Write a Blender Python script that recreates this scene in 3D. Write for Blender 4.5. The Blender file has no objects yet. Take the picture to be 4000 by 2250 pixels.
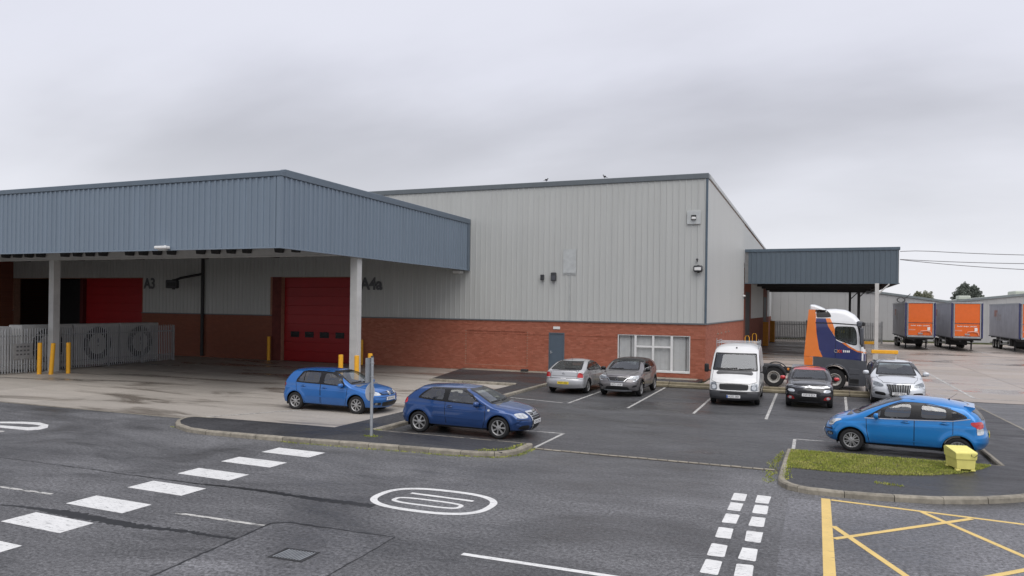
import bpy, bmesh, math, random
import numpy as np
from math import sin, cos, pi, radians, sqrt, atan2
from mathutils import Vector, Matrix
from mathutils.bvhtree import BVHTree
from mathutils.geometry import delaunay_2d_cdt

random.seed(7)
np.random.seed(7)
S = bpy.context.scene
COL = S.collection

# ------------------------------------------------------------------ camera
cam_data = bpy.data.cameras.new("camera")
cam = bpy.data.objects.new("camera", cam_data)
COL.objects.link(cam)
YAW, ROLL, EYE = radians(22.2), .0135, 3.75
_f = Vector((-sin(YAW), cos(YAW), 0))
_r0 = Vector((cos(YAW), sin(YAW), 0))
_u0 = Vector((0, 0, 1))
_r = _r0 * cos(ROLL) + _u0 * sin(ROLL)
_u = _u0 * cos(ROLL) - _r0 * sin(ROLL)
cam.matrix_world = Matrix(((_r.x, _u.x, -_f.x, 0), (_r.y, _u.y, -_f.y, 0), (_r.z, _u.z, -_f.z, EYE), (0, 0, 0, 1)))
cam_data.sensor_width = 36
cam_data.lens = 26.0
cam_data.shift_y = .0195
cam_data.clip_start = .1
cam_data.clip_end = 3000
S.camera = cam

# ------------------------------------------------------------------ sky
SUN_EL, SUN_ROT = radians(60), radians(152)
CLOUD = .77
world = bpy.data.worlds.new("World")
S.world = world
world.use_nodes = True
nt = world.node_tree
nt.nodes.clear()
def wn(t, **k):
    n = nt.nodes.new(t)
    for a, b in k.items():
        setattr(n, a, b)
    return n
L = nt.links.new
out = wn("ShaderNodeOutputWorld")
mix = wn("ShaderNodeMixShader")
bg1 = wn("ShaderNodeBackground")
bg2 = wn("ShaderNodeBackground")
sky = wn("ShaderNodeTexSky", sky_type='NISHITA', sun_disc=False)
sky.sun_elevation = SUN_EL
sky.sun_rotation = SUN_ROT
L(sky.outputs[0], bg1.inputs[0])
bg1.inputs[1].default_value = .08
tc = wn("ShaderNodeTexCoord")
sep = wn("ShaderNodeSeparateXYZ")
L(tc.outputs["Generated"], sep.inputs[0])
def math_n(op, a, b=None):
    n = wn("ShaderNodeMath", operation=op)
    for i, v in enumerate((a, b)):
        if v is None:
            continue
        if isinstance(v, (int, float)):
            n.inputs[i].default_value = v
        else:
            L(v, n.inputs[i])
    return n.outputs[0]
zc = math_n('ADD', math_n('MAXIMUM', sep.outputs[2], 0.0), .30)
cx = math_n('DIVIDE', sep.outputs[0], zc)
cy = math_n('DIVIDE', sep.outputs[1], zc)
comb = wn("ShaderNodeCombineXYZ")
L(cx, comb.inputs[0]); L(cy, comb.inputs[1])
def wnoise(scale, detail, rough, off):
    mp = wn("ShaderNodeMapping")
    mp.inputs['Location'].default_value = off
    mp.inputs['Rotation'].default_value = (0, 0, radians(20))
    mp.inputs['Scale'].default_value = (.55, 1, 1)
    L(comb.outputs[0], mp.inputs[0])
    n = wn("ShaderNodeTexNoise")
    n.inputs['Scale'].default_value = scale
    n.inputs['Detail'].default_value = detail
    n.inputs['Roughness'].default_value = rough
    L(mp.outputs[0], n.inputs['Vector'])
    return n.outputs[0]
n1 = wnoise(.55, 3, .45, (17.87, 5.98, 0))
n2 = wnoise(1.5, 5, .5, (7.22, 3.32, 0))
nsum = math_n('ADD', math_n('MULTIPLY', n1, .76), math_n('MULTIPLY', n2, .24))
ramp = wn("ShaderNodeValToRGB")
L(nsum, ramp.inputs[0])
ramp.color_ramp.interpolation = 'EASE'
e = ramp.color_ramp.elements
e[0].position = .425; e[0].color = (.40, .405, .458, 1)
e[1].position = .585; e[1].color = (.755, .765, .85, 1)
hz = wn("ShaderNodeMapRange")
L(sep.outputs[2], hz.inputs[0])
hz.inputs[1].default_value = .02; hz.inputs[2].default_value = .30
hz.inputs[3].default_value = .8; hz.inputs[4].default_value = 0
mixc = wn("ShaderNodeMix", data_type='RGBA')
L(hz.outputs[0], mixc.inputs[0])
L(ramp.outputs[0], mixc.inputs[6])
mixc.inputs[7].default_value = (.84, .845, .88, 1)
L(mixc.outputs[2], bg2.inputs[0])
bg2.inputs[1].default_value = CLOUD
mix.inputs[0].default_value = .94
L(bg1.outputs[0], mix.inputs[1]); L(bg2.outputs[0], mix.inputs[2]); L(mix.outputs[0], out.inputs[0])

# ------------------------------------------------------------------ sun behind the cloud: very soft
sl = bpy.data.lights.new("sun", 'SUN')
sl.energy = 1.5
sl.angle = radians(62)
sl.color = (1, .97, .93)
so = bpy.data.objects.new("sun", sl)
COL.objects.link(so)
_sd = Vector((sin(SUN_ROT) * cos(SUN_EL), cos(SUN_ROT) * cos(SUN_EL), sin(SUN_EL)))
so.rotation_euler = _sd.to_track_quat('Z', 'Y').to_euler()

S.view_settings.view_transform = 'Standard'
S.view_settings.look = 'None'
S.view_settings.gamma = 1
S.view_settings.exposure = .48
S.view_settings.use_curve_mapping = False

# ------------------------------------------------------------------ materials
def nodes(name):
    m = bpy.data.materials.new(name)
    m.use_nodes = True
    n = m.node_tree
    return m, n, n.nodes["Principled BSDF"], n.links.new
def N(n, t, **k):
    x = n.nodes.new(t)
    for a, b in k.items():
        setattr(x, a, b)
    return x
def c4(c): return (c[0], c[1], c[2], 1)
def noise(n, l, scale, detail=4, rough=.55, vec='Object', stretch=None, dist=0):
    t = N(n, "ShaderNodeTexCoord")
    src = t.outputs[vec]
    if vec == 'World':
        pass
    if stretch:
        mp = N(n, "ShaderNodeMapping")
        mp.inputs['Scale'].default_value = stretch
        l(src, mp.inputs[0])
        src = mp.outputs[0]
    x = N(n, "ShaderNodeTexNoise")
    x.inputs['Scale'].default_value = scale
    x.inputs['Detail'].default_value = detail
    x.inputs['Roughness'].default_value = rough
    x.inputs['Distortion'].default_value = dist
    l(src, x.inputs['Vector'])
    return x.outputs[0]
def ramp2(n, l, fac, p0, c0, p1, c1, mid=None):
    r = N(n, "ShaderNodeValToRGB")
    l(fac, r.inputs[0])
    e = r.color_ramp.elements
    e[0].position = p0; e[0].color = c4(c0)
    e[1].position = p1; e[1].color = c4(c1)
    if mid:
        x = e.new(mid[0]); x.color = c4(mid[1])
    return r.outputs[0]
def mixcol(n, l, fac, a, b, mode='MIX'):
    x = N(n, "ShaderNodeMix", data_type='RGBA', blend_type=mode)
    if isinstance(fac, (int, float)): x.inputs[0].default_value = fac
    else: l(fac, x.inputs[0])
    for i, v in ((6, a), (7, b)):
        if isinstance(v, tuple): x.inputs[i].default_value = c4(v)
        else: l(v, x.inputs[i])
    return x.outputs[2]
def bump(n, l, h, strength, dist, p):
    b = N(n, "ShaderNodeBump")
    b.inputs['Strength'].default_value = strength
    b.inputs['Distance'].default_value = dist
    l(h, b.inputs['Height'])
    l(b.outputs[0], p.inputs['Normal'])
def mat(name, col, rough=.5, metal=0, var=.12, scale=3, coat=0, bmp=0, bscale=60, rnd=0, spec=.5, streak=None):
    m, n, p, l = nodes(name)
    v = noise(n, l, scale, 5, .6, stretch=streak)
    lo = tuple(max(0, c * (1 - var)) for c in col); hi = tuple(min(1, c * (1 + var)) for c in col)
    c = ramp2(n, l, v, .3, lo, .7, hi)
    if rnd:
        oi = N(n, "ShaderNodeObjectInfo")
        f = N(n, "ShaderNodeMapRange")
        l(oi.outputs['Random'], f.inputs[0])
        f.inputs[3].default_value = 1 - rnd; f.inputs[4].default_value = 1 + rnd
        vm = N(n, "ShaderNodeVectorMath", operation='SCALE')
        l(c, vm.inputs[0]); l(f.outputs[0], vm.inputs['Scale'])
        c = vm.outputs[0]
    l(c, p.inputs['Base Color'])
    p.inputs['Roughness'].default_value = rough
    p.inputs['Metallic'].default_value = metal
    p.inputs['Specular IOR Level'].default_value = spec
    if coat:
        p.inputs['Coat Weight'].default_value = coat
        p.inputs['Coat Roughness'].default_value = .04
    if bmp:
        bump(n, l, noise(n, l, bscale, 3), bmp, .01, p)
    return m
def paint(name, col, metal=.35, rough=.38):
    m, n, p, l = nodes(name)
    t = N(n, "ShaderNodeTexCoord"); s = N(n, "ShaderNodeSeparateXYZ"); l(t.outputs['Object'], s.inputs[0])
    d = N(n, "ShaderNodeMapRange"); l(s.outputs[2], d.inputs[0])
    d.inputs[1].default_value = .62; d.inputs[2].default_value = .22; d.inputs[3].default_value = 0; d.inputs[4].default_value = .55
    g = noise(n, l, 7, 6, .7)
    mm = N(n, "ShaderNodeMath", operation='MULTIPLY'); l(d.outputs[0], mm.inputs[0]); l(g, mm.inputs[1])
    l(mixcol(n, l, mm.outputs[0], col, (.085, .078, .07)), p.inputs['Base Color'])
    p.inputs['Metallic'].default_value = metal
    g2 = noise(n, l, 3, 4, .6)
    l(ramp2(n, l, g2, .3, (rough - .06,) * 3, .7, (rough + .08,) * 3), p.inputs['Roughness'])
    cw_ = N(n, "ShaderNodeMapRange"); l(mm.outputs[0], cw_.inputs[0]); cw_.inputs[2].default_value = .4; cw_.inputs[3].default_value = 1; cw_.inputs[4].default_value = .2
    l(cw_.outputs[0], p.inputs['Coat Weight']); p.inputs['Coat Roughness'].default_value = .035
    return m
def asphalt(name, base, light, patch=.3, wet=.5, grain=55, rlo=.42, rhi=.8):
    m, n, p, l = nodes(name)
    g = noise(n, l, grain, 2, .7)
    c = ramp2(n, l, g, .32, base, .72, light)
    big = noise(n, l, .35, 5, .6, stretch=(.6, 1.3, 1))
    c = mixcol(n, l, ramp2(n, l, big, .35, (0, 0, 0), .7, (patch,) * 3), c, tuple(x * 1.55 for x in light))
    st = noise(n, l, 1.1, 6, .65, stretch=(.25, 1.6, 1), dist=.6)
    stain = ramp2(n, l, st, .56, (0, 0, 0), .72, (wet,) * 3)
    c = mixcol(n, l, stain, c, tuple(x * .45 for x in base))
    g2 = noise(n, l, 16, 4, .75)
    c = mixcol(n, l, 1.0, c, ramp2(n, l, g2, .34, (.30,) * 3, .66, (1.70,) * 3), 'MULTIPLY')
    damp = noise(n, l, .28, 6, .62, stretch=(.8, 1.2, 1), dist=.8)
    c = mixcol(n, l, 1.0, c, ramp2(n, l, damp, .36, (1.22,) * 3, .64, (.60,) * 3), 'MULTIPLY')
    sp = noise(n, l, 30, 2, .8)
    c = mixcol(n, l, ramp2(n, l, sp, .66, (0, 0, 0), .74, (.5,) * 3), c, tuple(x * 1.9 for x in light))
    l(c, p.inputs['Base Color'])
    r0 = ramp2(n, l, st, .3, (rhi,) * 3, .75, (rlo,) * 3)
    r = mixcol(n, l, 1.0, r0, ramp2(n, l, damp, .40, (1, 1, 1), .66, (.46,) * 3), 'MULTIPLY')
    l(r, p.inputs['Roughness'])
    bump(n, l, noise(n, l, 90, 3, .75), .7, .012, p)
    return m
def concrete(name, base, dark, wet_scale=.33, amount=.85, rnd=.08, rlo=.25):
    m, n, p, l = nodes(name)
    f = noise(n, l, 9, 6, .7)
    c = ramp2(n, l, f, .25, tuple(x * .82 for x in base), .75, tuple(x * 1.12 for x in base))
    geo = N(n, "ShaderNodeNewGeometry")
    def gn(scale, stretch, dist, det=6):
        mp = N(n, "ShaderNodeMapping")
        mp.inputs['Scale'].default_value = stretch
        l(geo.outputs['Position'], mp.inputs[0])
        x = N(n, "ShaderNodeTexNoise")
        x.inputs['Scale'].default_value = scale; x.inputs['Detail'].default_value = det
        x.inputs['Roughness'].default_value = .6; x.inputs['Distortion'].default_value = dist
        l(mp.outputs[0], x.inputs['Vector'])
        return x.outputs[0]
    w = gn(wet_scale, (.34, 1.5, 1), .6)
    wet = ramp2(n, l, w, .525, (0, 0, 0), .60, (amount,) * 3)
    c = mixcol(n, l, wet, c, dark)
    w2 = gn(1.7, (.3, 1.2, 1), .3)
    c = mixcol(n, l, ramp2(n, l, w2, .42, (0, 0, 0), .75, (.42,) * 3), c, tuple(x * .62 for x in base))
    oi = N(n, "ShaderNodeObjectInfo")
    mr = N(n, "ShaderNodeMapRange")
    l(oi.outputs['Random'], mr.inputs[0])
    mr.inputs[3].default_value = 1 - rnd; mr.inputs[4].default_value = 1 + rnd
    vm = N(n, "ShaderNodeVectorMath", operation='SCALE')
    l(c, vm.inputs[0]); l(mr.outputs[0], vm.inputs['Scale'])
    l(vm.outputs[0], p.inputs['Base Color'])
    l(ramp2(n, l, w, .45, (.72,) * 3, .62, (rlo,) * 3), p.inputs['Roughness'])
    bump(n, l, noise(n, l, 40, 4, .7), .25, .006, p)
    return m
def worn_paint(name, col, under, wear=.42, scale=14):
    m, n, p, l = nodes(name)
    w = noise(n, l, scale, 7, .8, stretch=(.35, 2.2, 1))
    f = ramp2(n, l, w, wear - .03, (1, 1, 1), wear + .02, (0, 0, 0))
    d = noise(n, l, 2.5, 5, .6)
    c = ramp2(n, l, d, .3, tuple(x * .86 for x in col), .7, col)
    l(mixcol(n, l, f, c, under), p.inputs['Base Color'])
    p.inputs['Roughness'].default_value = .55
    return m
def glass(name, tint, ior=1.55, refl_tint=(1, 1, 1)):
    m = bpy.data.materials.new(name)
    m.use_nodes = True
    n = m.node_tree
    n.nodes.clear()
    l = n.links.new
    o = N(n, "ShaderNodeOutputMaterial")
    t = N(n, "ShaderNodeBsdfTransparent"); t.inputs[0].default_value = c4(tint)
    g = N(n, "ShaderNodeBsdfGlossy"); g.inputs['Roughness'].default_value = .03; g.inputs[0].default_value = c4(refl_tint)
    fr = N(n, "ShaderNodeFresnel"); gg = N(n, "ShaderNodeNewGeometry"); ii = N(n, "ShaderNodeMapRange"); ii.inputs[3].default_value = ior; ii.inputs[4].default_value = 1 / ior; l(gg.outputs['Backfacing'], ii.inputs[0]); l(ii.outputs[0], fr.inputs[0])
    mx = N(n, "ShaderNodeMixShader")
    l(fr.outputs[0], mx.inputs[0]); l(t.outputs[0], mx.inputs[1]); l(g.outputs[0], mx.inputs[2]); l(mx.outputs[0], o.inputs[0])
    return m

M = {}
M['road'] = asphalt('road_asphalt', (.042, .042, .0445), (.160, .160, .167), .40, .45, 42)
M['carpark'] = asphalt('car_park_asphalt', (.030, .030, .032), (.092, .092, .096), .40, .5, 45, .32)
M['patch'] = asphalt('patched_asphalt', (.070, .070, .074), (.19, .19, .20), .35, .5, 45)
M['lane'] = asphalt('smooth_lane_asphalt', (.085, .085, .090), (.185, .185, .198), .3, .35, 70, .36)
M['tarmac'] = asphalt('pavement_tarmac', (.024, .024, .026), (.058, .058, .062), .15, .35, 60, .45, .85)
M['tar'] = mat('bitumen_seal', (.012, .012, .013), .38, var=.3, scale=6)
M['concrete'] = concrete('yard_concrete', (.41, .375, .332), (.175, .15, .125), .42, .8)
M['concrete_r'] = concrete('wet_yard_concrete', (.40, .35, .31), (.24, .203, .175), .22, .7, .10, .16)
M['joint'] = mat('slab_joint', (.10, .085, .07), .9)
M['kerb'] = mat('kerb_concrete', (.27, .245, .20), .85, var=.3, scale=6, bmp=.4, bscale=40, rnd=.18)
M['sleeper'] = mat('sleeper_concrete', (.26, .225, .155), .85, var=.25, scale=4, rnd=.1, bmp=.3)
M['white'] = worn_paint('white_road_paint', (.80, .80, .79), (.22, .22, .225), .425)
M['white_worn'] = worn_paint('worn_white_paint', (.62, .61, .58), (.06, .06, .062), .47, 10)
M['yellow_line'] = worn_paint('yellow_road_paint', (.80, .57, .19), (.22, .19, .13), .40)
M['soil'] = mat('verge_soil', (.09, .085, .035), .95, var=.4, scale=8)
M['moss'] = mat('moss', (.11, .115, .03), .95, var=.4, scale=20)
def sheet_metal(name, col, rnd=.02, amt=.07):
    # rain streaks and dust carried in world space so that neighbouring sheets differ
    m, n, p, l = nodes(name)
    geo = N(n, "ShaderNodeNewGeometry")
    def gn(scale, stretch, det=5):
        mp = N(n, "ShaderNodeMapping"); mp.inputs['Scale'].default_value = stretch
        l(geo.outputs['Position'], mp.inputs[0])
        x = N(n, "ShaderNodeTexNoise"); x.inputs['Scale'].default_value = scale; x.inputs['Detail'].default_value = det; x.inputs['Roughness'].default_value = .65
        l(mp.outputs[0], x.inputs['Vector']); return x.outputs[0]
    c = ramp2(n, l, gn(1.4, (2.2, 2.2, .12)), .28, tuple(q * (1 - amt) for q in col), .72, tuple(min(1, q * (1 + amt * .6)) for q in col))
    c = mixcol(n, l, ramp2(n, l, gn(.35, (1, 1, .6), 3), .35, (0, 0, 0), .8, (.35,) * 3), c, tuple(q * .86 for q in col))
    oi = N(n, "ShaderNodeObjectInfo"); f = N(n, "ShaderNodeMapRange"); l(oi.outputs['Random'], f.inputs[0])
    f.inputs[3].default_value = 1 - rnd; f.inputs[4].default_value = 1 + rnd
    vm = N(n, "ShaderNodeVectorMath", operation='SCALE'); l(c, vm.inputs[0]); l(f.outputs[0], vm.inputs['Scale'])
    l(vm.outputs[0], p.inputs['Base Color']); p.inputs['Roughness'].default_value = .45
    return m
M['clad'] = sheet_metal('grey_cladding', (.51, .52, .505), .018, .06)
M['clad_side'] = sheet_metal('grey_cladding_gable', (.54, .55, .535), .01, .04)
M['canopy'] = sheet_metal('blue_grey_cladding', (.195, .245, .305), .03)
M['canopy_trim'] = mat('blue_grey_trim', (.125, .16, .20), .45, var=.06)
M['slate'] = sheet_metal('slate_blue_cladding', (.102, .134, .165), .02)
M['slate_trim'] = mat('slate_trim', (.09, .125, .16), .4)
M['parapet'] = mat('parapet_flashing', (.135, .155, .17), .45, var=.06)
M['soffit'] = mat('soffit_steel', (.20, .20, .20), .7, var=.15)
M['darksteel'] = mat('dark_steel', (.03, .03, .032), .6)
M['steel'] = mat('painted_grey_steel', (.54, .54, .53), .5, var=.1, scale=2)
M['galv'] = mat('galvanised_steel', (.38, .40, .42), .42, .35, var=.15, scale=6, rnd=.08)
M['galv_dull'] = mat('dull_galvanised_steel', (.38, .39, .40), .55, .2, var=.15, scale=6, rnd=.10)
M['mortar'] = mat('mortar', (.36, .19, .13), .95, var=.15, scale=5)
M['red_door'] = mat('red_door_panel', (.36, .010, .013), .45, var=.08, scale=1, rnd=.04)
M['black'] = mat('black_plastic', (.012, .012, .013), .5)
M['blackgloss'] = mat('black_trim', (.010, .010, .011), .25)
M['dkgrey'] = mat('dark_grey_plastic', (.045, .047, .052), .55, var=.08)
M['interior'] = mat('car_interior', (.15, .15, .152), .8)
M['yellow'] = mat('yellow_bollard_paint', (.86, .43, .025), .5, var=.1, scale=4)
M['binyellow'] = mat('grit_bin_plastic', (.85, .78, .23), .55, var=.1, scale=4)
M['whitepaint'] = mat('white_paint', (.78, .78, .77), .4, var=.05)
M['door_blue'] = mat('blue_grey_door', (.085, .115, .15), .45, var=.06)
M['door_frame'] = mat('door_frame', (.11, .13, .155), .5)
M['blind'] = mat('vertical_blind', (.56, .56, .555), .8, var=.06, scale=3, rnd=.06)
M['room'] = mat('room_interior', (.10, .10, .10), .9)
M['lettering'] = mat('dark_lettering', (.11, .115, .125), .5)
M['card'] = mat('door_card', (.36, .36, .365), .8)
M['headliner'] = mat('headliner', (.50, .49, .47), .9)
M['tyre'] = mat('tyre_rubber', (.014, .014, .015), .75, var=.2, scale=12)
M['alloy'] = mat('alloy_wheel', (.42, .42, .42), .38, .55, var=.1, scale=8)
M['alloy_dk'] = mat('wheel_recess', (.02, .02, .02), .6)
M['chrome'] = mat('chrome', (.72, .73, .75), .14, 1, var=.03)
M['lamp'] = mat('lamp_lens', (.62, .65, .68), .08, .25, var=.25, scale=14, coat=1)
M['lamp_dark'] = mat('lamp_housing', (.22, .24, .26), .12, .4, var=.4, scale=18, coat=1)
M['redlamp'] = mat('red_lamp_lens', (.55, .015, .02), .12, var=.15, scale=14, coat=1)
M['amber'] = mat('amber_lens', (.75, .25, .02), .2, coat=1)
M['plate_w'] = mat('white_number_plate', (.80, .80, .80), .4)
M['plate_y'] = mat('yellow_number_plate', (.85, .62, .05), .4)
M['platetext'] = mat('plate_lettering', (.015, .015, .015), .5)
M['blueband'] = mat('plate_band', (.04, .12, .45), .4)
M['glass'] = glass('car_glass', (.86, .90, .89), 2.5)
M['glass_dk'] = glass('tinted_car_glass', (.30, .33, .34), 1.75)
M['screen'] = glass('windscreen_glass', (.55, .62, .61), 2.0, (.93, .96, 1))
M['winglass'] = glass('window_glass', (.95, .96, .96), 1.4)
M['orange'] = mat('orange_livery', (.82, .215, .03), .35, var=.04, coat=.6)
M['orange_t'] = mat('orange_trailer_panel', (.80, .145, .012), .4, var=.05, coat=.3)
M['navy'] = mat('navy_livery', (.022, .028, .125), .3, var=.04, coat=.7)
M['truckwhite'] = mat('white_cab_paint', (.80, .81, .82), .3, var=.02, coat=.7)
M['truckgrey'] = mat('grey_cab_plastic', (.075, .08, .092), .5, var=.08)
M['curtain'] = mat('grey_trailer_curtain', (.44, .445, .48), .55, var=.12, scale=.8)
M['bark'] = mat('bark', (.075, .06, .045), .9, var=.3)
M['leaf_a'] = mat('hazed_yellow_green_leaves', (.26, .27, .19), .7, var=.35, scale=.9)  # paled and greyed: distance haze is mixed into the leaf colour
M['leaf_b'] = mat('hazed_dark_green_leaves', (.18, .205, .175), .7, var=.35, scale=.9)  # distance haze painted into this green as well
M['bird'] = mat('bird_feathers', (.02, .02, .024), .6)
M['cable'] = mat('cable_sheath', (.20, .20, .21), .6)
M['roof'] = mat('grey_roof_sheet', (.40, .41, .40), .5)
M['farclad'] = mat('far_grey_cladding', (.43, .435, .435), .45, var=.04, scale=.5, rnd=.008)
M['farroof'] = mat('pale_roof_sheet', (.50, .53, .47), .5, var=.05)
M['vent'] = mat('vent_plate', (.50, .52, .52), .45)

# bricks: colour carried per brick
def brick_mat():
    m, n, p, l = nodes('red_brick')
    a = N(n, "ShaderNodeAttribute", attribute_name='tone')
    c = ramp2(n, l, a.outputs['Fac'], 0, (.315, .092, .052), 1, (.46, .155, .098), (.5, (.39, .117, .068)))
    v = noise(n, l, .9, 5, .6)
    c = mixcol(n, l, ramp2(n, l, v, .35, (0, 0, 0), .75, (.35,) * 3), c, (.42, .17, .11))
    l(c, p.inputs['Base Color'])
    p.inputs['Roughness'].default_value = .85
    bump(n, l, noise(n, l, 60, 3), .3, .005, p)
    return m
M['brick'] = brick_mat()
def brick_far():
    m, n, p, l = nodes('red_brick_wall')
    b = N(n, "ShaderNodeTexBrick")
    t = N(n, "ShaderNodeTexCoord")
    mp = N(n, "ShaderNodeMapping")
    mp.inputs['Rotation'].default_value = (radians(90), 0, 0)
    l(t.outputs['Object'], mp.inputs[0]); l(mp.outputs[0], b.inputs['Vector'])
    b.inputs['Color1'].default_value = (.30, .085, .045, 1); b.inputs['Color2'].default_value = (.24, .066, .036, 1)
    b.inputs['Mortar'].default_value = (.20, .13, .10, 1)
    b.inputs['Scale'].default_value = 1; b.inputs['Brick Width'].default_value = .225; b.inputs['Row Height'].default_value = .075
    b.inputs['Mortar Size'].default_value = .008
    l(b.outputs[0], p.inputs['Base Color'])
    p.inputs['Roughness'].default_value = .9
    return m
M['brickwall'] = brick_far()

# ------------------------------------------------------------------ object helpers
def tag(o, label=None, cat=None, group=None, kind=None):
    if label: o['label'] = label
    if cat: o['category'] = cat
    if group: o['group'] = group
    if kind: o['kind'] = kind
    return o
def link(o, parent=None):
    COL.objects.link(o)
    if parent: o.parent = parent
    return o
def empty(name, loc=(0, 0, 0), rz=0, label=None, cat=None, group=None, kind=None):
    o = bpy.data.objects.new(name, None)
    o.empty_display_size = .2
    o.location = loc; o.rotation_euler = (0, 0, rz)
    COL.objects.link(o)
    return tag(o, label, cat, group, kind)
class MB:
    def __init__(s): s.v = []; s.f = []; s.mi = []; s.cur = 0
    def add(s, vs, fs):
        b = len(s.v)
        s.v += [tuple(x) for x in vs]
        s.f += [tuple(b + i for i in f) for f in fs]
        s.mi += [s.cur] * len(fs)
        return s
    def box(s, x0, x1, y0, y1, z0, z1):
        return s.add([(x0, y0, z0), (x1, y0, z0), (x1, y1, z0), (x0, y1, z0), (x0, y0, z1), (x1, y0, z1), (x1, y1, z1), (x0, y1, z1)],
                     [(0, 3, 2, 1), (4, 5, 6, 7), (0, 1, 5, 4), (1, 2, 6, 5), (2, 3, 7, 6), (3, 0, 4, 7)])
    def bbox(s, x0, x1, y0, y1, z0, z1, b=.02):
        # box with chamfered edges
        b = min(b, (x1 - x0) * .45, (y1 - y0) * .45, (z1 - z0) * .45)
        pts = []
        idx = {}
        for sx in (0, 1):
            for sy in (0, 1):
                for sz in (0, 1):
                    X = (x0, x1)[sx]; Y = (y0, y1)[sy]; Z = (z0, z1)[sz]
                    dx = b if sx == 0 else -b; dy = b if sy == 0 else -b; dz = b if sz == 0 else -b
                    for a, p in enumerate(((X, Y + dy, Z + dz), (X + dx, Y, Z + dz), (X + dx, Y + dy, Z))):
                        idx[(sx, sy, sz, a)] = len(pts); pts.append(p)
        fs = []
        i = lambda *k: idx[k]
        for q in (0, 1):
            fs.append([i(q, 0, 0, 0), i(q, 1, 0, 0), i(q, 1, 1, 0), i(q, 0, 1, 0)])
            fs.append([i(0, q, 0, 1), i(1, q, 0, 1), i(1, q, 1, 1), i(0, q, 1, 1)])
            fs.append([i(0, 0, q, 2), i(1, 0, q, 2), i(1, 1, q, 2), i(0, 1, q, 2)])
        for a in (0, 1):
            for c in (0, 1):
                fs.append([i(a, c, 0, 0), i(a, c, 1, 0), i(a, c, 1, 1), i(a, c, 0, 1)])
                fs.append([i(a, 0, c, 0), i(a, 1, c, 0), i(a, 1, c, 2), i(a, 0, c, 2)])
                fs.append([i(0, a, c, 1), i(1, a, c, 1), i(1, a, c, 2), i(0, a, c, 2)])
                for d in (0, 1):
                    fs.append([i(a, c, d, 0), i(a, c, d, 1), i(a, c, d, 2)])
        ctr = Vector(((x0 + x1) / 2, (y0 + y1) / 2, (z0 + z1) / 2))
        out = []
        for f in fs:
            p = [Vector(pts[k]) for k in f]
            nn = (p[1] - p[0]).cross(p[2] - p[0])
            m = sum(p, Vector()) / len(p)
            out.append(f if nn.dot(m - ctr) > 0 else f[::-1])
        return s.add(pts, out)
    def quad(s, a, b, c, d): return s.add([a, b, c, d], [(0, 1, 2, 3)])
    def prism(s, poly, z0, z1):
        n = len(poly)
        ar = sum(poly[i][0] * poly[(i + 1) % n][1] - poly[(i + 1) % n][0] * poly[i][1] for i in range(n))
        if ar < 0: poly = poly[::-1]
        return s.add([(x, y, z0) for x, y in poly] + [(x, y, z1) for x, y in poly],
                     [tuple(range(n))[::-1], tuple(range(n, 2 * n))] + [(i, (i + 1) % n, n + (i + 1) % n, n + i) for i in range(n)])
    def xprism(s, poly, y0, y1, ax='y'):
        # polygon in (x,z) extruded along y (or (y,z) along x)
        n = len(poly)
        if ax == 'y': f = lambda p, t: (p[0], t, p[1])
        else: f = lambda p, t: (t, p[0], p[1])
        ar = sum(poly[i][0] * poly[(i + 1) % n][1] - poly[(i + 1) % n][0] * poly[i][1] for i in range(n))
        if (ar > 0) == (ax != 'y'): poly = poly[::-1]
        return s.add([f(p, y0) for p in poly] + [f(p, y1) for p in poly],
                     [tuple(range(n))[::-1], tuple(range(n, 2 * n))] + [(i, (i + 1) % n, n + (i + 1) % n, n + i) for i in range(n)])
    def tube(s, pts, r, n=8, r2=None, cap=True):
        pts = [Vector(p) for p in pts]
        rings = []
        up = None
        for i, p in enumerate(pts):
            d = (pts[min(i + 1, len(pts) - 1)] - pts[max(i - 1, 0)]).normalized()
            if up is None:
                up = Vector((0, 0, 1)) if abs(d.z) < .9 else Vector((1, 0, 0))
            a = d.cross(up).normalized(); b = a.cross(d).normalized()
            rr = r if r2 is None else r + (r2 - r) * i / (len(pts) - 1)
            rings.append([p + a * (cos(2 * pi * k / n) * rr) + b * (sin(2 * pi * k / n) * rr) for k in range(n)])
        vs = [v for R in rings for v in R]
        fs = []
        for i in range(len(pts) - 1):
            for k in range(n):
                fs.append((i * n + k, i * n + (k + 1) % n, (i + 1) * n + (k + 1) % n, (i + 1) * n + k))
        if cap:
            fs.append(tuple(range(n))[::-1]); fs.append(tuple((len(pts) - 1) * n + k for k in range(n)))
        fs = [f[::-1] for f in fs]
        return s.add(vs, fs)
    def lathe(s, prof, n=24, axis='y', c=(0, 0, 0)):
        # prof: (radius, offset along axis)
        vs = []
        for r, h in prof:
            for k in range(n):
                a = 2 * pi * k / n
                if axis == 'y': vs.append((c[0] + r * cos(a), c[1] + h, c[2] + r * sin(a)))
                elif axis == 'x': vs.append((c[0] + h, c[1] + r * cos(a), c[2] + r * sin(a)))
                else: vs.append((c[0] + r * cos(a), c[1] + r * sin(a), c[2] + h))
        fs = []
        for i in range(len(prof) - 1):
            for k in range(n):
                fs.append((i * n + k, i * n + (k + 1) % n, (i + 1) * n + (k + 1) % n, (i + 1) * n + k))
        return s.add(vs, fs)
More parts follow.
